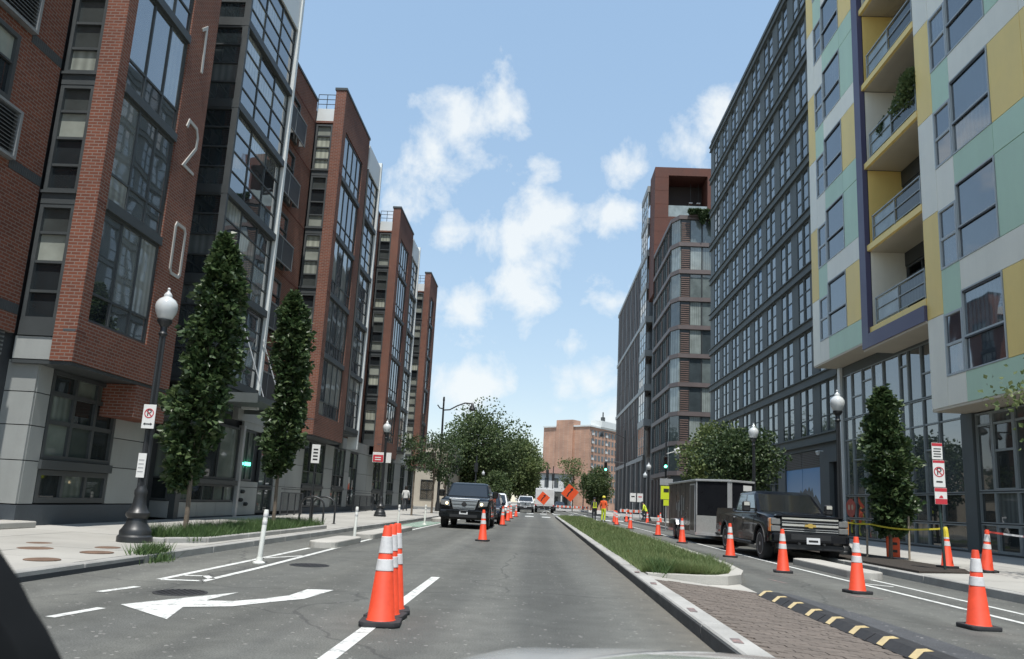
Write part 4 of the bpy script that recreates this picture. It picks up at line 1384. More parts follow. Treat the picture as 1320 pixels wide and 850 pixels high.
# ground floor
BASEG = surf('dark_render', (0.1, 0.112, 0.115), 0.7, 0.12, dirt=0.12)
gb = MB((GX, 45, 0.2))
for a, b, p, q in ((38.85, 40.1, 0.15, 4.94), (45.7, 47.0, 0.15, 4.94), (40.1, 45.7, 4.7, 4.94), (40.1, 45.7, 0.15, 0.9), (47.0, 65.3, 4.3, 4.94), (37.3, 38.849, 3.95, 4.94)):
    gb.box(GX + 0.02, a, p, GX + 0.249, b, q)
for y in (50, 53, 56, 59, 62, 64.9): gb.box(GX + 0.02, y, 0.15, GX + 0.249, y + 0.4, 4.299)
gb.build('ground_floor_wall', BASEG, GB)
B('door_recess', (GX + 0.9, 37.3, 0.2), (GX + 1.0, 38.85, 3.95), surf('dark_door', (0.07, 0.075, 0.085), 0.5), GB)
for a, b in ((47.05, 49.95), (50.45, 52.95), (53.45, 55.95), (56.45, 58.95), (59.45, 61.95), (62.45, 64.85)):
    win(GB, ('R', GX + 0.15), a, b, 0.3, 4.25, (0.33, 0.66), (0.7,), GREYMET, GL_STORE, fw=0.08, dep=0.05)
for a, b in ((40.15, 42.95), (43.02, 45.65)):
    lv = B('louvre_frame', (GX + 0.12, a, 3.8), (GX + 0.2, b, 4.68), LOUV, GB)
    for j in range(9):
        B('louvre_slat', (GX + 0.07, a + 0.03, 3.84 + j * 0.093), (GX + 0.12, b - 0.03, 3.88 + j * 0.093), surf('brown_louvre', (0.11, 0.09, 0.085), 0.6), lv)


def postermat():
    m, nt, N, L, bs = nodes('poster_sky_print')
    g = N.new('ShaderNodeNewGeometry')
    s = N.new('ShaderNodeSeparateXYZ')
    L.new(g.outputs['Position'], s.inputs[0])
    f = nmath(nt, 'DIVIDE', nmath(nt, 'SUBTRACT', s.outputs[2], 0.9), 2.9, True)
    L.new(ramp(nt, f, [(0.2, (0.5, 0.62, 0.75)), (1.0, (0.09, 0.24, 0.5))]), bs.inputs['Base Color'])
    bs.inputs['Roughness'].default_value = 0.35
    return m


PST = postermat()
po = B('poster', (GX + 0.1, 40.12, 0.92), (GX + 0.16, 42.96, 3.78), PST, GB)
po2 = B('poster', (GX + 0.1, 43.02, 0.92), (GX + 0.16, 45.68, 3.78), PST, GB)
MTN = surf('poster_rock_print', (0.1, 0.11, 0.12), 0.5, 0.6, scale=2.5, fine=7)
mt = [(40.13, 0.93), (40.13, 1.7), (40.6, 2.05), (41.0, 2.35), (41.25, 2.2), (41.5, 2.72), (41.7, 2.5), (41.95, 2.78), (42.2, 2.55), (42.5, 2.7), (42.95, 2.5), (42.95, 0.93)]
MB((GX, 41.5, 1)).prism(mt, 'x', GX + 0.09, GX + 0.099).build('poster_mountain', MTN, po)
mt = [(43.03, 0.93), (43.03, 2.5), (43.3, 2.62), (43.5, 2.3), (43.9, 2.05), (44.4, 1.75), (45.0, 1.5), (45.67, 1.2), (45.67, 0.93)]
MB((GX, 44.5, 1)).prism(mt, 'x', GX + 0.09, GX + 0.099).build('poster_mountain', MTN, po2)
MB((GX - 0.25, 40.0, 4.45)).lathe([(0.0, -0.13), (0.08, -0.1), (0.1, 0.0), (0.12, 0.02), (0.12, 0.1), (0.0, 0.12)], 14, (GX - 0.25, 39.6, 4.45)).tube((GX + 0.05, 39.6, 4.55), (GX - 0.25, 39.6, 4.55), 0.03, n=8).build('wall_camera', PANEL_WHITE, GB, smooth=True)

# ------------------------------------------------------------------ brown louvred building past the side street
BB = thing('office_building', (14.6, 90, 0.2), 'brown louvred office building with rounded glass corner past the side street', 'building')
BROWN = surf('mauve_brown_band', (0.13, 0.105, 0.1), 0.55, 0.1, dirt=0.15)
BRL = surf('terracotta_louvre', (0.17, 0.115, 0.095), 0.6, 0.15)
BLK2 = surf('dark_glass_core', (0.05, 0.06, 0.065), 0.5, 0.1)
bz = [5.2 + 3.33 * k for k in range(10)]
bc = MB((20, 92, 0))
bc.prism([(15.0, 87.0), (15.8, 85.4), (34, 85.4), (34, 103), (15.0, 103)], 'z', 0.1, 35.0)
bc.build('inner_wall', BLK2, BB)
for k in range(10):
    mb = MB((14.6, 88, bz[k]))
    mb.prism([(14.6, 86.6), (15.35, 85.0), (34, 85.0), (34, 85.4), (15.81, 85.4), (15.01, 87.0), (15.01, 100), (14.6, 100)], 'z', bz[k] - 0.24, bz[k] + 0.24)
    mb.build('floor_band', BROWN, BB)
for k in range(9):
    a, b = bz[k] + 0.25, bz[k + 1] - 0.25
    # chamfered corner pane
    mb = MB((15, 85.8, a))
    mb.add([(14.75, 86.6, a), (15.45, 85.15, a), (15.45, 85.15, b), (14.75, 86.6, b), (14.95, 86.7, a), (15.65, 85.25, a), (15.65, 85.25, b), (14.95, 86.7, b)],
           [(0, 1, 2, 3), (4, 7, 6, 5), (0, 4, 5, 1), (1, 5, 6, 2), (2, 6, 7, 3), (3, 7, 4, 0)])
    mb.build('corner_pane', GL_BROWN, BB)
    lv = B('louvre_frame', (15.6, 85.16, a), (16.6, 85.3, b), BLK2, BB)
    for j in range(10):
        B('louvre_slat', (15.62, 85.08, a + 0.06 + j * 0.25), (16.58, 85.16, a + 0.17 + j * 0.25), BRL, lv)
    for (x0, x1) in ((16.65, 18.0), (18.05, 19.6), (19.65, 21.2)):
        win(BB, ('S', 85.2), x0, x1, a, b, (), (), FRAME, GL_BROWN, fw=0.05, dep=0.04)
    for i in range(9):
        y0 = 86.9 + i * 1.45
        if i % 3 == 1:
            lv = B('louvre_frame', (14.85, y0 + 0.05, a), (14.95, y0 + 1.4, b), BLK2, BB)
            for j in range(10): B('louvre_slat', (14.77, y0 + 0.06, a + 0.06 + j * 0.25), (14.85, y0 + 1.38, a + 0.17 + j * 0.25), BRL, lv)
        else:
            win(BB, ('R', 14.8), y0 + 0.03, y0 + 1.42, a, b, (), (), FRAME, GL_BROWN, fw=0.06, dep=0.08)
for y in (87, 89.5, 92, 94.5, 97, 99.5):
    B('ground_column', (14.7, y, 0.1), (15.0, y + 0.5, 4.8), BROWN, BB)
for i in range(5):
    win(BB, ('R', 14.95), 87.55 + i * 2.5, 89.45 + i * 2.5, 0.3, 4.75, (0.5,), (0.7,), FRAME, GL_STORE, dep=0.04)

TW = thing('rust_tower', (18, 102, 0), 'rust brown steel tower with open loggia rising behind the brown office building', 'building')
CORT = surf('corten_steel', (0.105, 0.04, 0.028), 0.8, 0.2, scale=0.7, fine=5, dirt=0.25)
tw = MB((18, 102, 0))
x0, x1, y0, y1 = 14.6, 22.5, 100.05, 104.5
for a, b, p, q in ((x0, 16.5, 30, 48.5), (21.9, x1, 30, 48.5), (16.5, 21.9, 47.3, 48.5), (16.5, 21.9, 30, 41.2)):
    tw.box(a, y0, p, b, y1, q)
tw.build('tower_wall', CORT, TW)
B('loggia_back', (16.5, 103.9, 41.2), (21.9, 104.4, 47.3), surf('loggia_dark', (0.035, 0.028, 0.028), 0.7), TW)
B('loggia_rail', (16.52, 100.2, 41.21), (21.88, 100.24, 42.9), RGL, TW)
for x in (19.8, 20.9):
    B('loggia_lamp', (x, 102.4, 44.2), (x + 0.5, 102.9, 44.35), PANEL_WHITE, TW)
    MB((x + .25, 102.6, 45)).tube((x + .25, 102.65, 44.36), (x + .25, 102.65, 47.29), 0.03, n=6).build('lamp_rod', RAIL, TW)
for k in range(9):
    B('steel_seam', (x0 - 0.012, y0 - 0.012, 31 + 2 * k), (x0 + 1.9, y0, 31.03 + 2 * k), surf('corten_seam', (0.1, 0.035, 0.022), 0.8), TW)

DB = thing('finned_building', (14.6, 130, 0), 'dark finned glass building at the far right end of the street', 'building')
dc = MB((22, 128, 0))
dc.box(15.3, 104.55, 0.1, 34, 152, 40.0)
dc.build('inner_wall', BLK2, DB)
FPANE = surf('dark_recessed_pane', (0.02, 0.024, 0.028), 0.6, 0.3, spec=0.08)
FIN = surf('pale_fin', (0.2, 0.185, 0.175), 0.5, 0.12)
BND = surf('pale_band', (0.26, 0.275, 0.275), 0.5, 0.08)
for k in range(8):
    win(DB, ('R', 14.3), 104.6, 110.9, 8.4 + 4.9 * k, 8.4 + 4.9 * (k + 1) - 0.9, (0.33, 0.66), (0.3, 0.6), BND, GL_BROWN, fw=0.1, mw=0.07, dep=0.02)
    B('floor_band', (14.2, 104.55, 8.4 + 4.9 * (k + 1) - 0.9), (15.29, 110.95, 8.4 + 4.9 * (k + 1)), BND, DB)
for z in (8.3, 18.5, 29.0, 39.6):
    B('floor_band', (15.05, 111, z - 0.25), (15.29, 152, z + 0.35), BND, DB)
FINB = surf('brown_fin', (0.13, 0.09, 0.078), 0.6, 0.12)
for i in range(19):
    y = 111.2 + i * 2.15
    B('fin', (15.19, y, 8.66), (15.28, y + 0.62, 39.34), FIN if i % 3 == 0 else FINB, DB)
    for k in range(9):
        B('pane', (15.22, y + 0.64, 8.9 + 3.4 * k), (15.28, y + 2.13, 12.2 + 3.4 * k), FPANE, DB)
for i in range(8):
    B('ground_column', (14.9, 105 + i * 6, 0.1), (15.29, 105.6 + i * 6, 8.04), FIN, DB)

# ------------------------------------------------------------------ far end of the street
FB = thing('brick_block', (8, 172, 0), 'tall salmon brick apartment block at the end of the street', 'building')
A, Bc, Cc, Dd = (0.9, 176), (11.0, 168), (24.5, 188), (14, 197)
fbm = MB((8, 172, 0)).prism([A, Bc, Cc, Dd], 'z', 0, 18.4)
fbm.build('wall', BRICK_FAR, FB)
dx = Vector((Bc[0] - A[0], Bc[1] - A[1])).normalized()
nx = Vector((dx.y, -dx.x))
def onAB(t, d): return (A[0] + dx.x * t + nx.x * d, A[1] + dx.y * t + nx.y * d)
MB((6, 172, 0)).prism([onAB(4.0, 0.5), onAB(8.6, 0.5), onAB(8.6, -2.5), onAB(4.0, -2.5)], 'z', 0, 20.0).build('stair_tower', BRICK_FAR, FB)
MB((8, 172, 18.4)).prism([(A[0] - .2, A[1] - .2), (Bc[0] + .1, Bc[1] - .3), (Cc[0] + .3, Cc[1]), (Dd[0], Dd[1] + .3)], 'z', 18.41, 18.75).build('roof_edge', PANEL_WHITE, FB)
MB((14, 180, 18)).prism([(11.5, 172), (14, 171.6), (20.5, 181), (18, 183)], 'z', 18.76, 20.2).build('penthouse', PANEL_WHITE, FB)
MB((15, 180, 20)).lathe([(0.5, 0), (0.5, 1.2), (0.15, 1.3), (0.15, 2.4), (0, 2.4)], 8, (14.5, 175.5, 20.2)).build('roof_vent', FRAME, FB)
MB((22, 185, 18)).prism([(21, 183.2), (22.5, 182.9), (23.5, 184.9), (22, 185.4)], 'z', 18.76, 21.4).build('chimney', BRICK_FAR, FB)
ex = Vector((Cc[0] - Bc[0], Cc[1] - Bc[1])).normalized()
en = Vector((ex.y, -ex.x))
WIN_F = surf('far_window', (0.10, 0.115, 0.13), 0.2, 0.3, scale=0.3)
ACW = surf('far_ac_unit', (0.6, 0.62, 0.62), 0.5, 0.05)
for r in range(9):
    z = 1.9 + r * 1.83
    for c in range(15):
        t = 0.9 + c * 1.55
        p = Vector(Bc) + ex * t
        q = [(p + en * 0.06), (p + ex * .95 + en * 0.06), (p + ex * .95 - en * 0.1), (p - en * 0.1)]
        w = MB((p.x, p.y, z)).prism([tuple(v) for v in q], 'z', z, z + 1.15).build('window', WIN_F, FB)
        if (r * 3 + c * 2 + (c // 3)) % 3 == 0:
            q = [(p + ex * .15 + en * 0.35), (p + ex * 0.8 + en * 0.35), (p + ex * 0.8 + en * .061), (p + ex * .15 + en * .061)]
            MB((p.x, p.y, z)).prism([tuple(v) for v in q], 'z', z + 0.05, z + 0.55).build('air_conditioner', ACW, w)

WH = thing('white_house', (3, 136, 0), 'white two storey house with brown hip roof at the end of the street', 'house')
WHW = surf('white_render', (0.72, 0.74, 0.74), 0.7, 0.06, dirt=0.1)
MB((3, 136, 0)).box(0.3, 135, 0, 6.1, 146, 6.4).build('wall', WHW, WH)
rf = MB((3, 136, 6.4))
rf.add([(-0.2, 134.5, 6.41), (6.6, 134.5, 6.41), (6.6, 146.5, 6.41), (-0.2, 146.5, 6.41), (3.2, 138, 7.7), (3.2, 143, 7.7)],
       [(0, 1, 4), (1, 2, 5, 4), (2, 3, 5), (3, 0, 4, 5), (0, 3, 2, 1)])
rf.build('roof', surf('brown_roof', (0.19, 0.11, 0.085), 0.85, 0.25, scale=2), WH)
for x in (1.2, 2.9, 4.6):
    w = B('window', (x, 134.95, 4.0), (x + 0.75, 135.05, 5.6), WIN_F, WH)
    B('window', (x, 134.95, 1.0), (x + 0.75, 135.05, 2.4), WIN_F, WH)
B('porch_roof', (0.2, 132.6, 3.05), (6.3, 134.99, 3.25), FRAME, WH)
for x in (0.4, 2.2, 4.1, 5.9): B('porch_post', (x, 132.8, 0.1), (x + 0.2, 133.0, 3.04), WHW, WH)

TAN = surf('tan_stone', (0.46, 0.41, 0.33), 0.8, 0.1, dirt=0.15)
TN = thing('tan_building', (-12, 95, 0), 'low tan stone building behind the street trees past the brick apartments', 'building')
MB((-12, 95, 0)).box(-24, 86, 0.1, -10.4, 112, 7.2).build('wall', TAN, TN)
B('roof_edge', (-24.1, 85.8, 7.21), (-10.2, 112.2, 7.5), PANEL_WHITE, TN)
for i in range(6):
    y = 88 + i * 3.9
    for z0, z1 in ((0.9, 3.1), (4.2, 6.2)):
        win(TN, ('L', -10.38), y, y + 1.5, z0, z1, (0.5,), (0.5,), FRAME, GL_STORE, dep=0.05)
for i in range(3):
    for z0, z1 in ((0.9, 3.1), (4.2, 6.2)):
        win(TN, ('S', 85.98), -13.2 - i * 3.2, -11.7 - i * 3.2, z0, z1, (0.5,), (0.5,), FRAME, GL_STORE, dep=0.05)
PT = thing('pale_rowhouse', (-12, 120, 0), 'pale grey rowhouse glimpsed between the trees beyond the tan building', 'house')
MB((-12, 120, 0)).box(-24, 113, 0.1, -10.8, 140, 9.5).build('wall', surf('pale_render', (0.5, 0.5, 0.48), 0.8, 0.1), PT)
for i in range(5):
    for z0 in (1.0, 4.0, 7.0):
        win(PT, ('L', -10.78), 114.5 + i * 5, 115.9 + i * 5, z0, z0 + 1.8, (), (0.5,), FRAME, GL_STORE, dep=0.05)
# ------------------------------------------------------------------ trees
BARK = surf('bark', (0.16, 0.13, 0.1), 0.95, 0.3, scale=6, fine=40, bump=0.8)
LEAF_DARK = leafmat('columnar_leaf', (0.018, 0.036, 0.015), (0.044, 0.08, 0.03), (0.11, 0.15, 0.06), 0.22, 0.42, 1.4)
LEAF_MID = leafmat('street_leaf', (0.02, 0.04, 0.016), (0.045, 0.078, 0.03), (0.1, 0.135, 0.055), 0.25, 0.5, 0.8)
LEAF_FAR = leafmat('park_leaf', (0.03, 0.052, 0.018), (0.065, 0.1, 0.035), (0.13, 0.165, 0.065), 0.28, 0.55, 0.35)
LEAF_LIGHT = leafmat('locust_leaf', (0.06, 0.09, 0.03), (0.115, 0.16, 0.055), (0.19, 0.22, 0.09), 0.32, 0.55, 0.6)


def leaf_mesh(name, pts, out, size, mat, org, parent):
    """two-triangle folded leaves, one island each"""
    n = len(pts)
    d = out + rng.normal(0, 0.55, (n, 3)) + np.array([0, 0, -0.15])
    d /= np.linalg.norm(d, axis=1)[:, None] + 1e-9
    r = rng.normal(0, 1, (n, 3))
    s = np.cross(d, r)
    s /= np.linalg.norm(s, axis=1)[:, None] + 1e-9
    nn = np.cross(s, d)
    L_ = size * rng.uniform(0.65, 1.3, n)[:, None]
    w = L_ * rng.uniform(0.32, 0.48, n)[:, None]
    v = np.zeros((n, 4, 3))
    v[:, 0] = pts
    v[:, 1] = pts + d * L_ * 0.45 + s * w + nn * w * 0.35
    v[:, 2] = pts + d * L_
    v[:, 3] = pts + d * L_ * 0.45 - s * w + nn * w * 0.35
    idx = np.arange(n * 4).reshape(-1, 4)
    f = np.concatenate([idx[:, [0, 1, 2]], idx[:, [0, 2, 3]]])
    me = bpy.data.meshes.new(name)
    me.from_pydata((v.reshape(-1, 3) - np.array(org)).tolist(), [], f.tolist())
    me.materials.append(mat)
    return setp(bpy.data.objects.new(name, me), parent, org)


def columnar(x, y, z0, zc, zt, r, n, label, prof, seed, wires=False):
    global rng
    rng = np.random.default_rng(seed)
    t = thing('columnar_tree', (x, y, z0), label, 'tree', 'narrow street trees')
    tr = MB((x, y, z0))
    tr.path([(x, y, z0 - 0.05), (x + .01, y, z0 + 0.5), (x - .02, y + .01, zc + 0.3), (x + .03, y, (zc + zt) / 2), (x, y, zt - 0.4)], [0.06, 0.05, 0.045, 0.032, 0.01], 8)
    tr.build('trunk', BARK, t, smooth=True)
    br = MB((x, y, z0))
    for i in range(26):
        h = zc + (zt - zc) * rng.random() * 0.85
        a = rng.random() * 2 * PI
        q = r * 0.75 * np.interp((h - zc) / (zt - zc), *prof)
        br.path([(x, y, h), (x + q * .5 * math.cos(a), y + q * .5 * math.sin(a), h + 0.25), (x + q * math.cos(a), y + q * math.sin(a), h + 0.6)], [0.014, 0.009, 0.003], 5)
    br.build('limbs', BARK, t)
    hh = rng.random(n) ** 0.92
    ang = rng.uniform(0, 2 * PI, n)
    lump = 1 + 0.2 * np.sin(3 * ang + hh * 17 + seed) + 0.17 * np.sin(5 * ang - hh * 31) + 0.22 * np.sin(hh * 44 + 2 * ang + seed)
    R_ = r * np.interp(hh, *prof) * lump
    # clumped shells: most leaves on the outside, tufts sticking out
    k = 0.3 + 0.72 * rng.random(n) ** 0.6
    tuft = rng.random(n) < 0.1
    k[tuft] *= 1.14
    lx_ = 0.12 * np.sin(hh * 5 + seed) + (hh - .5) * (0.25 if seed == 11 else 0.1)
    px_ = x + lx_ + R_ * k * np.cos(ang)
    py_ = y + R_ * k * np.sin(ang)
    pz_ = zc + (zt - zc) * hh + rng.normal(0, 0.05, n)
    out = np.stack([np.cos(ang), np.sin(ang), np.full(n, 0.15)], 1)
    leaf_mesh('crown', np.stack([px_, py_, pz_], 1), out, 0.15, LEAF_DARK, (x, y, zc), t)
    return t


P1 = ([0, .05, .16, .3, .42, .55, .7, .82, .93, 1], [.2, .55, .8, 1.15, .95, 1.1, .8, .82, .42, .12])
columnar(-7.22, 15.7, 0.16, 1.1, 6.6, 0.46, 8000, 'tall narrow dark green tree beside the first lamp post, tallest on the left', P1, 11)
P2 = ([0, .06, .2, .35, .5, .62, .75, .9, 1], [.25, .7, 1.1, .9, .78, 1.0, .95, .7, .15])
columnar(-7.12, 20.7, 0.16, 1.6, 6.7, 0.42, 7000, 'narrow dark green tree second from the left edge, near the bike rack', P2, 12)
P3 = ([0, .1, .25, .4, .52, .65, .78, .9, 1], [.4, .8, .95, .85, 1.1, .8, .62, .55, .2])
columnar(9.6, 21.3, 0.2, 0.85, 4.8, 0.5, 7500, 'narrow dark green staked tree on the right before the glass storefront', P3, 13)


def tree(x, y, z0, zc, zt, r, n, size, label, mat, seed, group, clumps=40, lean=0.0, trunk=0.14, ry=None, sparse=0.0):
    global rng
    rng = np.random.default_rng(seed)
    ry = ry or r
    t = thing('street_tree' if zt < 9 else 'large_tree', (x, y, z0), label, 'tree', group)
    tr = MB((x, y, z0))
    top = zc + (zt - zc) * 0.75
    tr.path([(x, y, z0 - .05), (x + lean * .3, y, zc * 0.6 + z0 * .4), (x + lean, y, (zc + top) / 2), (x + lean, y, top)], [trunk, trunk * .8, trunk * .55, trunk * .15], 8)
    tr.build('trunk', BARK, t, smooth=True)
    cz, hz = (zc + zt) / 2, (zt - zc) / 2
    cs_ = []
    for i in range(clumps):
        v = rng.normal(0, 1, 3)
        v /= np.linalg.norm(v)
        k = 0.35 + 0.6 * rng.random() ** 0.6
        up = max(0.25, 1 - 0.35 * max(0, -v[2]))
        cs_.append((x + lean + v[0] * r * k * up, y + v[1] * ry * k * up, cz + v[2] * hz * k))
    cs_ = np.array(cs_)
    br = MB((x, y, z0))
    for c in cs_[:max(10, clumps // 2)]:
        h = zc + (top - zc) * rng.random() * 0.7
        s = Vector((x + lean * .8, y, h - hz * 0.25))
        e = Vector(c)
        m = (s + e) / 2 + Vector((0, 0, hz * 0.08))
        br.path([s, m, e], [trunk * .32, trunk * .18, trunk * .05], 5)
    br.build('limbs', BARK, t)
    w = rng.integers(0, clumps, n)
    rad = (0.22 + 0.2 * rng.random(clumps)) * min(r, hz) * 1.15
    dv = rng.normal(0, 1, (n, 3))
    dv /= np.linalg.norm(dv, axis=1)[:, None]
    dist = rng.random(n) ** 0.45
    pts = cs_[w] + dv * (rad[w] * dist)[:, None] * np.array([1.15, 1.15, 0.8])
    leaf_mesh('crown', pts, dv * 0.8 + np.array([0, 0, 0.1]), size, mat, (x, y, cz), t)
    return t


GS = 'street trees along the left pavement'
tree(-7.0, 43.0, 0.14, 2.4, 5.2, 1.0, 1100, 0.13, 'young loose leafed tree nearest behind the second lamp post', LEAF_MID, 21, GS, 16, trunk=0.06)
tree(-7.1, 52.0, 0.14, 2.3, 5.9, 1.25, 1500, 0.15, 'young street tree left of the oncoming dark pickup', LEAF_MID, 22, GS, 30, trunk=0.08)
tree(-7.3, 60.5, 0.14, 2.2, 6.4, 1.4, 1600, 0.17, 'street tree around the tall double armed lamp pole', LEAF_MID, 23, GS, 34, trunk=0.1)
GR = 'trees behind the black trailer'
tree(10.0, 38.0, 0.2, 1.9, 5.4, 1.7, 9000, 0.16, 'broad green tree directly behind the black pickup cab', LEAF_MID, 31, GR, 60, trunk=0.1, ry=1.8)
tree(9.9, 43.5, 0.2, 2.0, 6.1, 1.9, 9000, 0.17, 'bushy green tree behind the black trailer', LEAF_LIGHT, 32, GR, 50, trunk=0.1)
tree(11.0, 15.8, 0.22, 2.6, 5.4, 1.45, 900, 0.12, 'light green tree reaching in from the right edge', LEAF_LIGHT, 34, 'trees at the right edge', 20, trunk=0.08)
GF = 'large trees at the end of the street'
tree(-7.6, 103, 0.1, 2.2, 13.6, 5.2, 17000, 0.34, 'largest dark green tree rising over the far intersection', LEAF_FAR, 41, GF, 110, trunk=0.3)
tree(-12.2, 103, 0.1, 2.0, 9.4, 3.0, 6500, 0.33, 'green tree left of the largest far tree, behind the lamp arm', LEAF_FAR, 42, GF, 70, trunk=0.25)
tree(-2.7, 116, 0.1, 1.6, 10.4, 3.6, 9000, 0.34, 'paler green tree right of the largest far tree', LEAF_LIGHT, 43, GF, 70, trunk=0.22)
tree(-5.0, 140, 0.1, 2.0, 13.8, 4.2, 9000, 0.38, 'dark tree top peeking between the two big far trees', LEAF_FAR, 44, GF, 70, trunk=0.25)
tree(-1.3, 155, 0.1, 2.0, 11.3, 3.2, 7000, 0.38, 'farthest green tree left of the white house', LEAF_LIGHT, 45, GF, 60, trunk=0.25)
tree(-5.2, 90, 0.1, 0.4, 4.6, 2.4, 6000, 0.24, 'low spreading bush below the largest far tree', LEAF_FAR, 46, GF, 40, trunk=0.12)
tree(7.3, 95, 0.1, 1.2, 5.8, 2.0, 8000, 0.22, 'round dark green tree right of the orange arrow sign', LEAF_FAR, 47, GF, 60, trunk=0.14)
tree(5.9, 128, 0.1, 3.2, 9.2, 2.5, 1500, 0.26, 'thin pale tree in front of the salmon brick block', LEAF_LIGHT, 48, GF, 40, trunk=0.12)
tree(-16.5, 112, 0.1, 1.5, 8.5, 3.0, 4500, 0.3, 'green tree before the tan stone building', LEAF_FAR, 49, GF, 50, trunk=0.2)
rng = np.random.default_rng(99)

# plants on the balconies and the roof edge
POT = surf('clay_pot', (0.25, 0.16, 0.12), 0.8)
for (x, y, z, h, r, lab, n) in ((13.75, 26.9, 16.17, 2.1, 0.72, 'tall bushy potted plant at the near end of the third balcony', 4200), (13.75, 29.3, 16.17, 1.35, 0.38, 'small potted plant at the far end of the third balcony', 1200), (13.8, 28.0, 16.17, 1.7, 0.55, 'middle potted plant with pink flowers on the third balcony', 1200)):
    t = thing('potted_plant', (x, y, z), lab, 'plant', 'plants on the balcony')
    MB((x, y, z)).lathe([(0.13, 0.01), (0.17, 0.4), (0.18, 0.42), (0.0, 0.4)], 14, (x, y, z)).build('pot', POT, t, smooth=True)
    v = rng.normal(0, 1, (n, 3))
    v /= np.linalg.norm(v, axis=1)[:, None]
    k = rng.random(n)[:, None] ** 0.5
    p = np.array([x, y, z + 0.45 + (h - .45) / 2]) + v * k * np.array([r * .8, r * 1.2, (h - .4) / 2])
    leaf_mesh('foliage', p, v, 0.13, LEAF_LIGHT if r > .4 else LEAF_MID, (x, y, z + .4), t)
vp = thing('roof_vine', (18, 84.9, 34.9), 'green plants trailing over the roof edge of the brown office building', 'plant')
v = rng.normal(0, 1, (5000, 3))
q = np.stack([16.4 + 4.4 * rng.random(5000), 84.7 - 0.45 * rng.random(5000), 0 * v[:, 0]], 1)
drop = np.clip((q[:, 0] - 16.4) / 2.5, 0.15, 1) * (0.7 + 0.5 * np.sin(q[:, 0] * 5))
q[:, 2] = 35.9 - 2.2 * rng.random(5000) * np.clip(drop, 0.1, 1.1)
leaf_mesh('foliage', q, v * 0.5 + np.array([0, -0.3, -0.4]), 0.3, LEAF_MID, (18, 84.9, 34.9), vp)
B('planter', (16.4, 84.6, 35.25), (21, 84.98, 35.6), BROWN, vp)
# ------------------------------------------------------------------ street furniture
BLACKMET = surf('black_painted_iron', (0.022, 0.024, 0.026), 0.4, 0.2, spec=0.5, bump=0.05)
ORANGE = surf('cone_orange', (0.74, 0.07, 0.026), 0.55, 0.14, scale=5, dirt=0.14, objvar=0.05)
REFL = surf('reflective_white', (0.66, 0.65, 0.64), 0.45, 0.12, scale=9, dirt=0.25, bump=0.15)
RUBBER = surf('black_rubber', (0.03, 0.03, 0.032), 0.75, 0.3, scale=7, dirt=0.2, bump=0.2)
SIGNW = surf('sign_white', (0.72, 0.72, 0.7), 0.4, 0.05, dirt=0.08)
SIGNR = surf('sign_red', (0.5, 0.035, 0.05), 0.4, 0.08)
SIGNK = surf('sign_black', (0.02, 0.02, 0.02), 0.5, 0.1)
SIGNO = surf('sign_orange', (0.78, 0.09, 0.02), 0.45, 0.06)
SIGNY = surf('sign_yellow_green', (0.62, 0.72, 0.03), 0.45, 0.06)
GALV = surf('galvanised_steel', (0.42, 0.43, 0.44), 0.45, 0.12, metal=0.5)
GREENPOST = surf('dark_green_post', (0.02, 0.045, 0.04), 0.5, 0.2)
GLOBE = surf('lamp_globe_glass', (0.56, 0.58, 0.58), 0.15, 0.03, spec=0.6, coat=0.6)


def make_cone(h=0.91):
    t = thing('traffic_cone', (0, 0, 0))
    f = h / 0.91
    rr = lambda z: 0.135 * f + (0.036 - 0.135) * f * (z / h)
    MB().lathe([(rr(0.04) + .012, 0.045), (rr(0.05), 0.06), (rr(h) + .002, h - 0.012), (rr(h) - .004, h), (0.02, h), (0.02, h - .05), (0, h - .05)], 28).build('body', ORANGE, t, smooth=True)
    for a, b in ((0.495, 0.60), (0.655, 0.81)):
        a, b = a * f, b * f
        MB().lathe([(rr(a) + .001, a), (rr(a) + .0045, a + .003), (rr(b) + .0045, b - .003), (rr(b) + .001, b)], 28).build('reflective_collar', REFL, t, smooth=True)
    s, c = 0.19 * f, 0.05 * f
    poly = [(-s + c, -s), (s - c, -s), (s, -s + c), (s, s - c), (s - c, s), (-s + c, s), (-s, s - c), (-s, -s + c)]
    MB().prism(poly, 'z', 0.004, 0.05 * f).build('base', RUBBER, t, bevel=0.012, smooth=True)
    return t


cone0 = make_cone()
_first = [True]


def cone(x, y, label, group, z=0.0, rot=None, tilt=0.0):
    o = cone0 if _first[0] else copy_tree(cone0)
    _first[0] = False
    o.location = (x, y, z)
    o.rotation_euler = (tilt * random.uniform(.5, 1) + random.uniform(-.012, .012), tilt * random.uniform(-1, 1) + random.uniform(-.012, .012), random.uniform(-0.35, 0.35) if rot is None else rot)
    tag(o, label, 'traffic cone', group)


G1, G2 = 'cones along the left lane line', 'cones along the right lane'
cone(-1.41, 7.35, 'nearest of three tightly grouped orange cones on the lane line', G1, rot=0.1)
cone(-1.44, 7.74, 'middle of three tightly grouped orange cones on the lane line', G1, rot=-0.05)
cone(-1.46, 8.13, 'rearmost of three tightly grouped orange cones on the lane line', G1, rot=0.2)
cone(-1.55, 22.8, 'single orange cone in front of the oncoming dark pickup', G1)
cone(-1.66, 38.2, 'second single orange cone beside the oncoming dark pickup', G1)
cone(-1.72, 46.5, 'third single orange cone in the row beside the oncoming cars', G1)
cone(-1.78, 53.5, 'fourth single orange cone in the row beside the oncoming cars', G1)
cone(-1.95, 57.0, 'fifth orange cone of the oncoming lane row, close to the crosswalk', G1)
cone(-1.6, 60.5, 'last orange cone of the oncoming lane row, at the crosswalk', G1)
cone(5.27, 9.5, 'nearest large orange cone at the lower right', G2)
cone(5.34, 13.1, 'second orange cone from the lower right corner', G2)
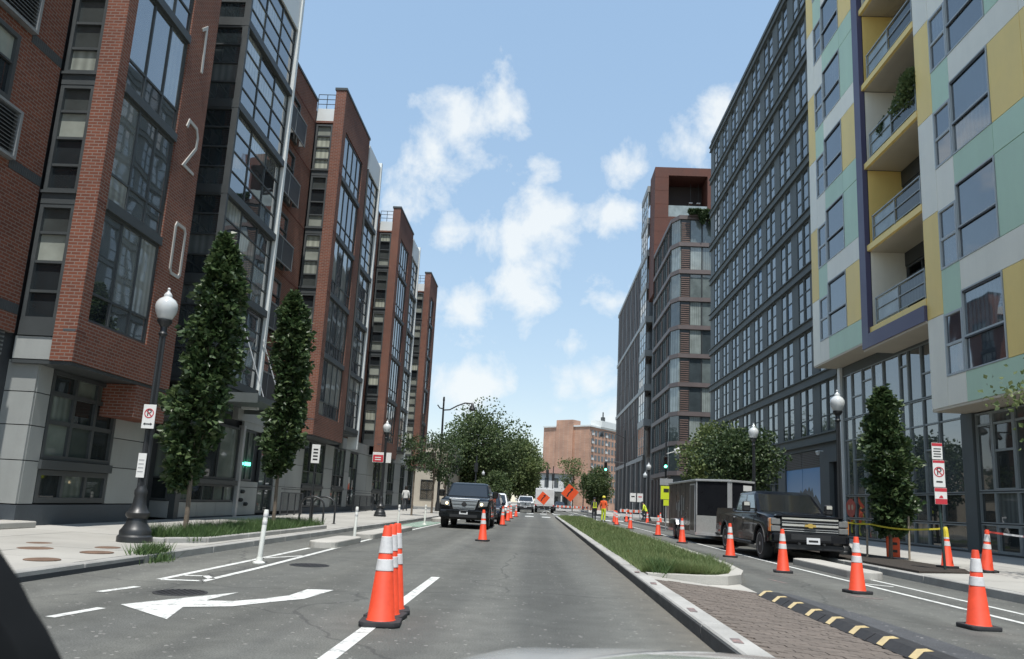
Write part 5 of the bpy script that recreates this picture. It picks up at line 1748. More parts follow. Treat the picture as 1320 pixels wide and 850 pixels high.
cone(5.30, 16.8, 'orange cone in front of the black pickup grille', G2)
cone(5.36, 21.5, 'orange cone beside the front door of the black pickup', G2)
cone(5.42, 28.8, 'orange cone in front of the black trailer wheels', G2)
cone(5.55, 35.3, 'orange cone just behind the black trailer', G2)
cone(5.3, 43.6, 'orange cone past the trailer, nearest the two workers', G2)
G3 = 'cones around the far roadworks'
for i, (x, y) in enumerate(((5.35, 51.5), (5.75, 55.5), (5.95, 58.5), (6.2, 61.5), (8.1, 56.5), (9.6, 60), (7.4, 63.5))):
    cone(x, y, ('orange cone right behind the orange clad worker', 'second small cone behind the orange clad worker', 'third small cone behind the orange clad worker', 'fourth small cone behind the orange clad worker',
                'far orange cone left of the yellow clad worker', 'far orange cone right of the yellow clad worker', 'farthest small cone near the traffic signal pole')[i], G3)
cone(9.92, 17.45, 'leaning orange cone on the right pavement holding red and white tape', 'cones on the right pavement', 0.21, tilt=0.12)
# yellow topped cone with wrapped tape
TAPE_Y = surf('yellow_tape', (0.75, 0.62, 0.06), 0.45, 0.12, scale=6)
TAPE_R = surf('red_tape', (0.6, 0.08, 0.06), 0.45, 0.1)
k = copy_tree(cone0, (9.55, 18.35, 0.2), 0.3)
tag(k, 'orange cone wrapped in yellow tape beside the no parking sign', 'traffic cone', 'cones on the right pavement')
W[k.name] = Vector((9.55, 18.35, 0.2))
MB((9.55, 18.35, 0.2)).lathe([(0.064, 0.68), (0.066, 0.70), (0.052, 0.86), (0.05, 0.88), (0.03, 0.93), (0, 0.93)], 14, (9.55, 18.35, 0.2)).build('tape_wrap', TAPE_Y, k, smooth=True)


# globe lamps
def make_lamp():
    t = thing('street_lamp', (0, 0, 0))
    base = [(0.30, 0), (0.30, 0.10), (0.27, 0.13), (0.27, 0.20), (0.24, 0.24), (0.18, 0.34), (0.165, 0.42), (0.2, 0.46), (0.205, 0.52), (0.16, 0.57), (0.12, 0.66), (0.1, 0.82), (0.11, 0.86), (0.11, 0.92), (0.085, 0.96), (0.08, 1.0)]
    MB().lathe(base, 20).build('base', BLACKMET, t, smooth=True)
    n = 16
    mb = MB()
    ring = []
    for z, r in ((1.0, 0.078), (3.85, 0.056)):
        for i in range(2 * n):
            q = r * (1.0 if i % 2 else 0.84)
            ring.append((q * math.cos(PI * i / n), q * math.sin(PI * i / n), z))
    mb.add(ring, [(i, (i + 1) % (2 * n), 2 * n + (i + 1) % (2 * n), 2 * n + i) for i in range(2 * n)])
    mb.build('pole', BLACKMET, t)
    MB().lathe([(0.06, 3.8), (0.085, 3.85), (0.06, 3.9), (0.06, 3.98), (0.1, 4.03), (0.135, 4.08), (0.135, 4.12), (0.10, 4.13)], 18).build('collar', BLACKMET, t, smooth=True)
    MB().lathe([(0.10, 4.12), (0.14, 4.16), (0.185, 4.26), (0.205, 4.36), (0.195, 4.44), (0.155, 4.51), (0.10, 4.55), (0.075, 4.57), (0.08, 4.60), (0.06, 4.64), (0.03, 4.67), (0.022, 4.70), (0.032, 4.725), (0.02, 4.75), (0, 4.755)], 22).build('globe', GLOBE, t, smooth=True)
    return t


lamp0 = make_lamp()
lamps = [(-7.22, 13.75, 0.13, 'black lamp post with white globe and no parking sign, nearest on the left'), (-7.65, 37.5, 0.13, 'black globe lamp post with a red sign farther along the left pavement'),
         (8.72, 22.4, 0.17, 'black globe lamp post right behind the black pickup'), (8.9, 31.8, 0.17, 'black globe lamp post beside the black trailer'),
         (9.0, 62.5, 0.15, 'small far globe lamp post left of the green signal'), (10.6, 76, 0.02, 'far globe lamp post below the finned building'), (7.2, 120, 0.1, 'tiny distant globe lamp near the white house'), (-6.9, 96, 0.1, 'distant globe lamp under the large trees')]
for i, (x, y, z, lab) in enumerate(lamps):
    o = lamp0 if i == 0 else copy_tree(lamp0)
    o.location = (x, y, z)
    tag(o, lab, 'street lamp', 'globe lamp posts')


def no_parking(name, label, x, y, z, w, h, group=None, post=None, kind='P', zrot=0.0):
    """flat street sign facing the camera end"""
    t = thing(name, (x, y, z - (h if post is None else 0)), label, 'sign', group)
    z0 = z
    if post:
        MB((x, y, 0.15)).tube((x, y + 0.04, 0.15), (x - post[1], y + 0.04, post[0]), 0.03, 0.03, 8).build('post', GREENPOST, t)
    plate = B('plate', (x - w / 2, y - 0.006, z0), (x + w / 2, y + 0.006, z0 + h), SIGNW, t, 0.003)
    return t, plate


def lamp_notice():
    t = thing('paper_notice', (-7.22, 13.62, 1.3), 'bright white paper notice taped to the first lamp post', 'notice')
    p = B('sheet', (-7.31, 13.655, 1.28), (-7.16, 13.665, 1.72), SIGNW, t)
    for j in range(4): B('print_line', (-7.29, 13.6515, 1.38 + j * .07), (-7.19, 13.6545, 1.395 + j * .07), surf('grey_print', (.35, .35, .36), .5), p)


lamp_notice()


def P_symbol(parent, x, y, z, r):
    ring = MB((x, y, z))
    n = 28
    vs = []
    for k in range(n):
        a = 2 * PI * k / n
        for q, yy_ in ((r, y - .010), (r * .82, y - .010), (r * .82, y - .0065), (r, y - .0065)):
            vs.append((x + q * math.cos(a), yy_, z + q * math.sin(a)))
    fs = []
    for k in range(n):
        j = (k + 1) % n
        for e in range(4): fs.append((4 * k + e, 4 * k + (e + 1) % 4, 4 * j + (e + 1) % 4, 4 * j + e))
    ring.add(vs, fs).build('red_ring', SIGNR, parent)
    stext('P', r * 2.0, SIGNK, 'letter', parent, (x, y - 0.008, z), (PI / 2, 0, 0), 0.001)
    d = r * .58
    MB((x, y, z)).prism([(x - d - r * .06, z + d - r * .06), (x - d + r * .06, z + d + r * .06), (x + d + r * .06, z - d + r * .06), (x + d - r * .06, z - d - r * .06)], 'y', y - 0.0125, y - 0.0102).build('red_bar', SIGNR, parent)


t, p = no_parking('parking_sign', 'small white no parking sign on the first lamp post', -7.19, 13.6, 2.17, 0.235, 0.44)
P_symbol(p, -7.19, 13.6, 2.45, 0.088)
B('arrow', (-7.26, 13.588, 2.245), (-7.12, 13.594, 2.262), SIGNK, p)
for s in (-1, 1):
    MB((-7.19 + s * .07, 13.59, 2.25)).prism([(-7.19 + s * .05, 2.23), (-7.19 + s * .085, 2.2535), (-7.19 + s * .05, 2.277)], 'y', 13.5885, 13.5935).build('arrow_head', SIGNK, p)
for z in (2.24, 2.55): B('bracket', (-7.24, 13.607, z), (-7.14, 13.68, z + .03), BLACKMET, t)

t, p = no_parking('parking_sign', 'tall stack of white and red parking signs on a dark post at the right', 9.1, 17.55, 1.55, 0.3, 0.001, post=(3.0, 0.1))
bpy.data.objects.remove(p)
xs_ = lambda z: 9.1 - 0.1 * (z - .15) / 2.85
zs_ = [(2.62, 2.99, 0.235, 'a'), (2.0, 2.6, 0.26, 'p'), (1.62, 1.985, 0.27, 'r')]
for a, b, w, k in zs_:
    x = xs_((a + b) / 2)
    p = B('plate', (x - w / 2, 17.49, a), (x + w / 2, 17.5, b), SIGNW, t, 0.003)
    if k == 'a':
        B('red_band', (x - w / 2 + .004, 17.4875, b - .07), (x + w / 2 - .004, 17.4895, b - .004), SIGNR, p)
        for j in range(4): B('print_line', (x - w / 2 + .03 + .01 * (j % 2), 17.4875, a + .05 + j * .058), (x + w / 2 - .03 - .012 * ((j + 1) % 2), 17.4895, a + .074 + j * .058), SIGNK, p)
    elif k == 'p':
        B('red_band', (x - w / 2 + .004, 17.4875, b - .06), (x + w / 2 - .004, 17.4895, b - .004), SIGNR, p)
        P_symbol(p, x, 17.496, a + .34, 0.115)
        B('print_line', (x - .07, 17.4875, a + .1), (x + .07, 17.4895, a + .135), SIGNK, p)
    else:
        B('red_band', (x - w / 2 + .004, 17.4875, b - .085), (x + w / 2 - .004, 17.4895, b - .004), SIGNR, p)
        B('red_band', (x - w / 2 + .004, 17.4875, a + .004), (x + w / 2 - .004, 17.4895, a + .12), SIGNR, p)
        MB((x, 17.49, a + .17)).prism([(x - .05, a + .135), (x + .05, a + .135), (x + .03, a + .19), (x, a + .2), (x - .03, a + .17)], 'y', 17.4875, 17.4895).build('print_mark', SIGNR, p)

t, p = no_parking('parking_sign', 'narrow white sign on a pole above the bike rack', -7.5, 25.3, 2.12, 0.28, 0.62)
MB((-7.5, 25.3, 0.13)).tube((-7.5, 25.34, 0.13), (-7.5, 25.34, 2.8), 0.03, n=8).build('post', BLACKMET, t)
for j in range(4): B('print_line', (-7.58, 25.29, 2.22 + j * .11), (-7.42, 25.2935, 2.27 + j * .11), SIGNK, p)
t, p = no_parking('street_sign', 'red and white signs hanging on the second left lamp post', -7.95, 37.4, 2.75, 0.55, 0.5)
B('red_panel', (-8.2, 37.385, 2.78), (-7.69, 37.393, 3.12), SIGNR, p)
B('side_plate', (-7.55, 37.39, 2.75), (-7.3, 37.41, 3.25), SIGNW, t)
for j in range(2): B('print_line', (-8.1, 37.379, 2.86 + j * .11), (-7.8, 37.3845, 2.91 + j * .11), SIGNW, p)
t, p = no_parking('warning_sign', 'fluorescent yellow green sign on a post behind the trailer', 7.35, 44.0, 1.75, 0.62, 0.75)
MB((7.35, 44, 0)).tube((7.35, 44.04, 0.0), (7.35, 44.04, 2.95), 0.035, n=8).build('post', GALV, t)
p.data = MB().box(-.31, -.006, -.375, .31, .006, .375).mesh('plate', SIGNY)
B('symbol', (7.2, 43.985, 2.15), (7.5, 43.993, 2.35), SIGNK, p)
B('lower_plate', (7.2, 43.99, 1.4), (7.5, 44.005, 1.72), SIGNY, t)
B('upper_plate', (6.98, 43.99, 2.55), (7.72, 44.005, 2.92), GALV, t)

# white flexible posts along the left bike lane
POSTW = surf('flex_post_white', (0.72, 0.73, 0.68), 0.5, 0.05, dirt=0.1)
fp = thing('delineator_post', (0, 0, 0))
MB().lathe([(0.04, 0.03), (0.038, 0.84), (0.03, 0.86), (0, 0.86)], 12).build('tube', POSTW, fp, smooth=True)
MB().lathe([(0.1, 0), (0.1, 0.02), (0.055, 0.04), (0.045, 0.1), (0.0, 0.1)], 16).build('foot', POSTW, fp, smooth=True)
for z in (0.62, 0.74): MB().lathe([(0.0392, z), (0.0405, z + .002), (0.0403, z + .07), (0.039, z + .072)], 12).build('reflective_band', REFL, fp, smooth=True)
for i, (x, y, z, lab) in enumerate(((-4.46, 12.5, 0, 'nearest white flexible post at the bike lane buffer, leaning slightly'), (-4.61, 19.6, 0, 'second white flexible post between the two concrete islands'),
                             (-5.1, 28.4, 0, 'third white flexible post before the green bike box'), (-4.85, 33.5, 0, 'fourth white flexible post beside the green bike box'), (-5.2, 42, 0.0, 'farthest white flexible post left of the oncoming pickup'))):
    o = fp if i == 0 else copy_tree(fp)
    o.location = (x, y, z)
    o.rotation_euler = (0, 0.04 if i == 0 else 0.015, 0)
    tag(o, lab, 'bollard', 'white flexible posts')

# bike rack
for i, y in enumerate((24.7, 26.1)):
    t = thing('bike_rack', (-7.25, y, 0.13), ('nearer black hoop bike rack on the left pavement', 'farther black hoop bike rack on the left pavement')[i], 'bike rack', 'hoop bike racks')
    pts = [(-7.66, y, 0.13), (-7.66, y, 0.72)] + [(-7.27 - 0.39 * math.cos(a), y, 0.72 + 0.3 * math.sin(a)) for a in np.linspace(0, PI, 11)[1:-1]] + [(-6.88, y, 0.72), (-6.88, y, 0.13)]
    MB((-7.25, y, 0.13)).path(pts, 0.032, 10).build('hoop', BLACKMET, t, smooth=True)
    for x in (-7.66, -6.88): MB((x, y, .13)).lathe([(0.075, 0), (0.075, 0.015), (0, 0.015)], 12, (x, y, 0.13)).build('foot_plate', BLACKMET, t)

# rubber lane hump with yellow patches
hp = thing('rubber_kerb', (3.48, 9.4, 0.0), 'black rubber lane separator with yellow reflective patches at the lower right', 'lane separator')
YPATCH = surf('yellow_reflector', (0.6, 0.47, 0.24), 0.4, 0.12, scale=10, dirt=0.15)
zr2 = lambda x: max(0.006, zr(x)) if x < 3.4 else 0.006
w_, h_ = 0.19, 0.1
sec = 1.27
for s in range(4):
    y0, y1 = 11.75 - (s + 1) * sec, 11.75 - s * sec
    mb = MB((3.48, (y0 + y1) / 2, 0))
    cx = 3.46 + 0.01 * s
    prof = [(cx - w_, 0.0), (cx - w_, 0.03), (cx - w_ * .45, h_), (cx + w_ * .45, h_), (cx + w_, 0.03), (cx + w_, 0.0)]
    yb = y1 - (0.28 if s == 0 else 0.004)
    mb.prism(prof, 'y', y0 + 0.004, yb)
    if s == 0:
        mb.add([(p[0], yb, p[1]) for p in prof] + [(cx + (p[0] - cx) * .55, y1 + .12, min(p[1], .025)) for p in prof],
               [(i, i + 1, 7 + i, 6 + i) for i in range(5)] + [tuple(range(6, 12))])
    o = mb.build('rubber_section', RUBBER, hp)
    for j in range(2):
        yy_ = y0 + 0.34 + j * 0.64
        q = [(cx - w_ * .97, 0.036), (cx - w_ * .47, h_ - .004), (cx + w_ * .1, h_ + .0035)]
        pa = MB((cx, yy_, .05))
        d1 = Vector((-(q[1][1] - q[0][1]), q[1][0] - q[0][0])).normalized() * 0.004
        v = [(q[0][0] + d1.x, q[0][1] + d1.y, 0), (q[1][0], q[1][1] + .0055, .05), (q[2][0], q[2][1], .09)]
        for e in (-.065, .065):
            pa.v += [(a_[0], yy_ + e + a_[2], a_[1]) for a_ in v]
        pa.f += [(0, 1, 4, 3), (1, 2, 5, 4)]
        pa.build('yellow_patch', YPATCH, o)

# caution tapes
def tape(label, pts, mats, w=0.04):
    t = thing('barrier_tape', pts[0], label, 'tape')
    P_ = []
    for a, b in zip(pts[:-1], pts[1:]):
        a, b = Vector(a), Vector(b)
        n = max(2, int((b - a).length / 0.35))
        for i in range(n):
            f = i / n
            P_.append(a.lerp(b, f) + Vector((0, 0, -0.12 * 4 * f * (1 - f) * min(1, (b - a).length / 6))))
    P_.append(Vector(pts[-1]))
    hv = Vector((0, 0, w / 2))
    if len(mats) == 1:
        mb = MB(pts[0])
        mb.v = [tuple(p + s * hv) for p in P_ for s in (-1, 1)]
        mb.f = [(2 * i, 2 * i + 2, 2 * i + 3, 2 * i + 1) for i in range(len(P_) - 1)]
        mb.build('tape_band', mats[0], t)
    else:
        for i in range(len(P_) - 1):
            a, b = P_[i], P_[i + 1]
            MB(a).add([a - hv, b - hv, b + hv, a + hv], [(0, 1, 2, 3)]).build('tape_stripe', mats[i % len(mats)], t)


tape('yellow caution tape strung from the lamp post to the sign post at right', [(8.75, 22.3, 1.1), (9.12, 21.35, 1.08), (9.3, 18.6, 1.05), (9.55, 18.35, 1.1)], [TAPE_Y])
tape('short yellow tape slanting from the wrapped cone to the sign post', [(9.55, 18.33, 1.05), (9.15, 17.62, 0.55)], [TAPE_Y])
tape('red and white tape running off to the right edge from the leaning cone', [(9.9, 17.42, 1.08), (11.6, 15.4, 1.0), (12.6, 14.2, 1.02)], [TAPE_R, REFL])

# stakes and orange folded board at the right tree
for i, (x, y) in enumerate(((9.1, 21.6), (9.95, 21.0))):
    o = MB((x, y, 0.2)).tube((x, y, 0.15), (x + .02, y, 1.35 if i else 0.95), 0.028, n=7).build('tree_stake', surf('weathered_wood', (0.3, 0.25, 0.19), 0.9, 0.25, scale=8), None)
    tag(o, ('left wooden stake beside the staked tree on the right', 'right wooden stake beside the staked tree on the right')[i], 'stake', 'tree stakes')
t = thing('folded_sign', (9.85, 21.75, 0.2), 'orange folded construction board leaning behind the staked tree', 'sign')
B('board', (9.68, 21.72, 0.22), (10.05, 21.75, 0.95), SIGNO, t, 0.01)
for j in range(3): B('dark_slot', (9.76, 21.71, 0.35 + j * .2), (9.97, 21.719, 0.42 + j * .2), SIGNK, t)


# orange arrow signs
def diamond(x, y, zc, s, label, foot):
    t = thing('arrow_sign', (x, y, foot), label, 'sign', 'orange arrow signs')
    d = s / math.sqrt(2)
    c, a = (x, zc), 0.12
    R2 = lambda p: (c[0] + p[0] * math.cos(a) - p[1] * math.sin(a), c[1] + p[0] * math.sin(a) + p[1] * math.cos(a))
    pl = MB((x, y, zc)).prism([R2(p) for p in ((0, -d), (d, 0), (0, d), (-d, 0))], 'y', y - .01, y + .01).build('panel', SIGNO, t)
    k = s * 0.5
    ar = MB((x, y, zc))
    ar.prism([R2((p[0] * k, p[1] * k)) for p in ((-.62, -.5), (-.42, -.6), (-.12, -.12), (.22, .12), (.36, .34), (.5, .2), (.55, .72), (.05, .6), (.18, .46), (.06, .26), (-.28, .02))], 'y', y - .016, y - .0105)
    ar.build('black_arrow', SIGNK, pl)
    mb = MB((x, y, foot))
    mb.tube((x + .02, y + .03, zc - d), (x + .3, y + .05, foot + .25), 0.03, n=6)
    mb.tube((x + .3, y + .05, foot + .3), (x + .5, y - .35, foot), 0.02, n=6).tube((x + .3, y + .05, foot + .3), (x - .1, y - .3, foot), 0.02, n=6).tube((x + .3, y + .05, foot + .3), (x + .45, y + .5, foot), 0.02, n=6)
    mb.build('stand', GALV, t)


diamond(2.78, 65.3, 2.15, 1.08, 'larger orange diamond sign with black arrow on the median end', 0.12)
diamond(0.75, 92.0, 1.75, 1.15, 'smaller orange diamond arrow sign in front of the white utility truck', 0.0)


# traffic signals
def signal(x, y, z, parent):
    h = B('signal_head', (x - .17, y - .12, z), (x + .17, y + .12, z + 1.0), BLACKMET, parent, 0.02)
    for j, (c, e) in enumerate((((0.05, 0.9, 0.55), 4.0), ((0.06, 0.05, 0.01), 0), ((0.06, 0.01, 0.01), 0))):
        zz_ = z + 0.18 + j * 0.32
        m = surf('green_signal_light', (0.1, 0.8, 0.5), 0.3, emit=((0.12, 1.0, 0.62), 5.0)) if e else surf('unlit_lens_%d' % j, c, 0.3)
        MB((x, y, zz_)).lathe([(0.115, -.02), (0.11, 0.0), (0.0, 0.0)], 14, (x, y - .125, zz_), 'y').build('lens', m, h)
        mb = MB((x, y, zz_))
        n = 9
        vs = [(x + .125 * math.cos(PI * k / (n - 1)), yy_, zz_ + .125 * math.sin(PI * k / (n - 1))) for yy_ in (y - .121, y - .3) for k in range(n)]
        mb.add(vs, [(k, k + 1, n + k + 1, n + k) for k in range(n - 1)]).build('visor', BLACKMET, h)


t = thing('traffic_signal', (10.3, 61.8, 0.15), 'green traffic signal on a black pole above the trailer', 'traffic light')
MB((10.3, 61.8, 0.15)).tube((10.3, 62.0, 0.15), (10.3, 62.0, 7.4), 0.1, 0.06, 10).build('pole', BLACKMET, t)
signal(10.22, 61.75, 4.4, t)
MB((10.3, 62, 5)).lathe([(0.28, 0), (0.22, -.12), (0, -.16)], 14, (11.2, 61.9, 5.9), 'y').tube((10.3, 62, 5.6), (11.2, 62.0, 5.9), 0.03, n=6).build('dish', SIGNW, t, smooth=True)
t = thing('traffic_signal', (9.55, 84.5, 0.1), 'far green traffic signal hung on a lamp arm over the street', 'traffic light')
mb = MB((9.55, 84.5, .1))
mb.tube((9.55, 84.6, 0.1), (9.55, 84.6, 9.6), 0.12, 0.08, 10)
mb.path([(9.55, 84.6, 8.7), (8.7, 84.6, 9.1), (7.6, 84.6, 9.4), (6.9, 84.6, 9.35)], 0.05, 8)
mb.path([(9.55, 84.6, 6.0), (8.4, 84.6, 6.05), (7.35, 84.6, 6.05)], 0.05, 8)
mb.lathe([(0.05, 0), (0.12, -.15), (0.22, -.5), (0.2, -.6), (0.0, -.65)], 12, (6.9, 84.6, 9.4))
mb.build('pole', BLACKMET, t, smooth=True)
signal(7.42, 84.4, 4.98, t)
t = thing('traffic_signal', (-6.9, 84.5, 0.1), 'dark traffic signal pole at the far left corner of the intersection', 'traffic light')
mb = MB((1.4, 88, .1))
mb.tube((-6.9, 84.6, 0.1), (-6.9, 84.6, 6.0), 0.1, 0.07, 8)
mb.build('pole', BLACKMET, t)
B('signal_back', (-7.1, 84.4, 4.2), (-6.7, 84.52, 5.2), BLACKMET, t)
for x, y, z, lab in ((1.35, 110.0, 5.3, 'distant black signal before the white house, left one'), (2.2, 110.5, 4.9, 'distant black signal before the white house, right one')):
    t = thing('traffic_signal', (x, y, 0), lab, 'traffic light')
    MB((x, y, 0)).tube((x, y + .2, 0.0), (x, y + .2, z + 1.6), 0.06, n=8).build('pole', BLACKMET, t)
    B('signal_head', (x - .2, y - .15, z - .5), (x + .2, y + .15, z + .6), BLACKMET, t, 0.03)

# double armed lamp pole on the left
t = thing('tall_street_lamp', (-7.75, 60.0, 0.13), 'tall dark street lamp with curved arm and teardrop lantern above the left trees', 'street lamp')
mb = MB((-7.75, 60, .13))
mb.tube((-7.75, 60, 0.1), (-7.82, 60, 8.9), 0.12, 0.07, 10)
mb.lathe([(0.2, 0), (0.2, .5), (.13, .8), (.12, 1.0)], 12, (-7.75, 60, .13))
mb.path([(-7.82, 60, 8.1), (-7.3, 60, 8.15), (-6.7, 60, 8.5), (-6.1, 60, 8.75), (-5.5, 60, 8.72)], 0.055, 8)
mb.path([(-7.82, 60, 8.2), (-8.1, 60, 8.25), (-8.3, 60, 8.5)], 0.05, 6)
mb.lathe([(0.0, 0.35), (0.07, 0.3), (0.09, 0.0)], 10, (-7.82, 60, 8.85))
mb.build('pole', BLACKMET, t, smooth=True)
MB((-5.5, 60, 8.4)).lathe([(0.05, 0.05), (0.1, 0), (0.12, -.15), (0.26, -.4), (0.28, -.46), (0.16, -.55), (0, -.62)], 14, (-5.5, 60, 8.72)).build('lantern', BLACKMET, t, smooth=True)

# white and orange barricades and board signs at the roadworks
for i, (x, y) in enumerate(((3.4, 96), (5.6, 98), (8.6, 70.5), (8.9, 73))):
    t = thing('barricade', (x, y, 0), ('white barricade beyond the intersection behind the large arrow sign', 'white barricade below the round dark tree', 'white barricade at the far right crossing, nearer one', 'white barricade at the far right crossing, farther one')[i], 'barricade', 'white barricades at the roadworks')
    mb = MB((x, y, 0))
    for s in (-.9, .9): mb.box(x + s - .04, y - .3, 0, x + s + .04, y + .3, .06); mb.box(x + s - .03, y - .03, .061, x + s + .03, y + .03, 1.1)
    mb.build('frame', GALV, t)
    for z in (.35, .75): B('rail_board', (x - 1.0, y - .055, z), (x + 1.0, y - .032, z + .24), REFL, t)
    for k in range(4): B('orange_stripe', (x - .85 + k * .5, y - .06, .76), (x - .65 + k * .5, y - .0555, .98), SIGNO, t)
for i, (x, y, z) in enumerate(((8.45, 68, 1.7), (9.1, 68.2, 1.7))):
    t = thing('notice_sign', (x, y, 0), ('white rectangular notice sign left of the far pole', 'white rectangular notice sign right of the far pole')[i], 'sign', 'white notice signs at the crossing')
    MB((x, y, 0)).tube((x, y + .03, 0.1), (x, y + .03, z + .75), 0.03, n=6).build('post', GALV, t)
    B('plate', (x - .26, y - .01, z), (x + .26, y + .01, z + .75), SIGNW, t)
    B('print_line', (x - .15, y - .016, z + .4), (x + .15, y - .011, z + .5), SIGNR if i else SIGNK, t)
t = thing('litter_bin', (8.7, 74.5, 0.05), 'black litter bin at the far right corner', 'litter bin')
MB((8.7, 74.5, .05)).lathe([(0.25, 0), (0.3, .8), (.32, .82), (.2, 1.0), (0, 1.02)], 12, (8.7, 74.5, .05)).build('drum', BLACKMET, t, smooth=True)
# ------------------------------------------------------------------ vehicles
def carpaint(name, col, metal=0.0, flake=0.25):
    m, nt, N, L, bs = nodes(name)
    f = noise(nt, 1.4, 4)
    L.new(ramp(nt, f, [(0.3, tuple(c * 0.85 for c in col)), (0.7, tuple(min(1, c * 1.12) for c in col))]), bs.inputs['Base Color'])
    bs.inputs['Metallic'].default_value = metal
    L.new(nmath(nt, 'ADD', nmath(nt, 'MULTIPLY', noise(nt, 5, 5), 0.03), flake), bs.inputs['Roughness'])
    bs.inputs['Coat Weight'].default_value = 0.4 if max(col) < 0.1 else 1.0
    bs.inputs['Coat Roughness'].default_value = 0.03
    if max(col) < 0.1: bs.inputs['Specular IOR Level'].default_value = 0.1
    return m


PBLACK = carpaint('black_car_paint', (0.004, 0.005, 0.008))
PGREEN = carpaint('dark_slate_car_paint', (0.006, 0.008, 0.01), 0.0)
PWHITE = carpaint('white_car_paint', (0.7, 0.71, 0.71))
PNAVY = carpaint('navy_car_paint', (0.02, 0.026, 0.04), 0.2)
PSILV = carpaint('silver_car_paint', (0.72, 0.74, 0.74), 0.0, 0.3)
CHROME = surf('chrome', (0.62, 0.63, 0.64), 0.16, 0.05, metal=1.0)
SILVERP = surf('silver_grille', (0.42, 0.44, 0.45), 0.32, 0.06, metal=0.7)
TYRE = surf('tyre_rubber', (0.022, 0.022, 0.023), 0.85, 0.25, scale=9, bump=0.2)
ALLOY = surf('alloy_rim', (0.62, 0.63, 0.64), 0.3, 0.08, metal=0.35)
BLACKPL = surf('black_plastic', (0.022, 0.023, 0.025), 0.55, 0.15, bump=0.1)
LENS = surf('headlight_lens', (0.16, 0.165, 0.165), 0.12, 0.08, spec=0.8, coat=0.8)
LENSON = surf('headlight_lit', (0.8, 0.7, 0.45), 0.15, emit=((1.0, 0.78, 0.42), 1.6))
AMBER = surf('amber_lens', (0.6, 0.2, 0.03), 0.2, coat=0.8)
CARGL = surf('car_glass', (0.012, 0.014, 0.015), 0.12, 0.05, spec=0.5, coat=1.0)
PLATE = surf('licence_plate', (0.7, 0.71, 0.72), 0.4, 0.05)
GOLD = surf('gold_emblem', (0.6, 0.42, 0.12), 0.3, 0.1, metal=0.6)
CABIN = surf('dark_cabin', (0.03, 0.03, 0.03), 0.8)


def wheel(t, x, y, r, w, side, rim=None, hub=True):
    o = (x, y, r)
    tp = [(r * .66, -w / 2), (r * .9, -w / 2), (r * .975, -w * .4), (r, -w * .25), (r, w * .25), (r * .975, w * .4), (r * .9, w / 2), (r * .66, w / 2)]
    wl_ = MB(o).lathe(tp, 28, o, 'x').build('wheel', TYRE, t, smooth=True)
    e = side * w / 2
    MB(o).lathe([(r * .67, e * 1.01), (r * .62, e * .7), (r * .58, e * .25), (0.0, e * .2)] if side < 0 else [(r * .67, e * 1.01), (r * .62, e * .7), (r * .58, e * .25), (0.0, e * .2)], 24, o, 'x').build('rim_dish', IRON, wl_, smooth=True)
    sp = MB(o)
    for k in range(6):
        a = 2 * PI * k / 6 + 0.3
        ca, sa = math.cos(a), math.sin(a)
        hw_ = r * .085
        q = []
        for rr_, ww in ((r * .08, hw_ * 1.2), (r * .64, hw_ * .9)):
            for s in (-1, 1):
                q.append((rr_ * ca - s * ww * sa, rr_ * sa + s * ww * ca))
        poly = [q[0], q[2], q[3], q[1]]
        sp.prism([(y + p[0], r + p[1]) for p in poly], 'x', x + e * .5, x + e * .92)
    sp.lathe([(r * .17, e * .94), (r * .12, e * 1.02), (0, e * 1.03)], 14, o, 'x')
    ring = [(r * .6, e * .8), (r * .68, e * .98), (r * .68, e * 1.04), (r * .58, e * .95), (r * .6, e * .8)]
    sp.lathe(ring, 28, o, 'x')
    sp.build('rim', rim or ALLOY, wl_)
    return wl_


def profile(top, zb, axles, ra, zc):
    pts = list(top)
    for ay in sorted(axles, reverse=True):
        a0 = math.asin(max(-1, min(1, (zb - zc) / ra)))
        for a in np.linspace(a0, PI - a0, 11):
            pts.append((ay + ra * math.cos(a), zc + ra * math.sin(a)))
    return pts


def gh_face(c, u0, u1, v0, v1, off):
    """patch on a quad face c = (bottom-left, bottom-right, top-right, top-left), raised by off"""
    c = [Vector(p) for p in c]
    def at(u, v): return (c[0] * (1 - u) + c[1] * u) * (1 - v) + (c[3] * (1 - u) + c[2] * u) * v
    n = (c[1] - c[0]).cross(c[3] - c[0]).normalized()
    return [at(u0, v0) + n * off, at(u1, v0) + n * off, at(u1, v1) + n * off, at(u0, v1) + n * off], n


def patch(name, t, c, u0, u1, v0, v1, mat, off=0.006, th=0.008, org=None):
    q, n = gh_face(c, u0, u1, v0, v1, off)
    mb = MB(org or q[0])
    mb.add(q + [p - n * (th + off) for p in q], [(0, 1, 2, 3), (7, 6, 5, 4), (0, 4, 5, 1), (1, 5, 6, 2), (2, 6, 7, 3), (3, 7, 4, 0)])
    return mb.build(name, mat, t)


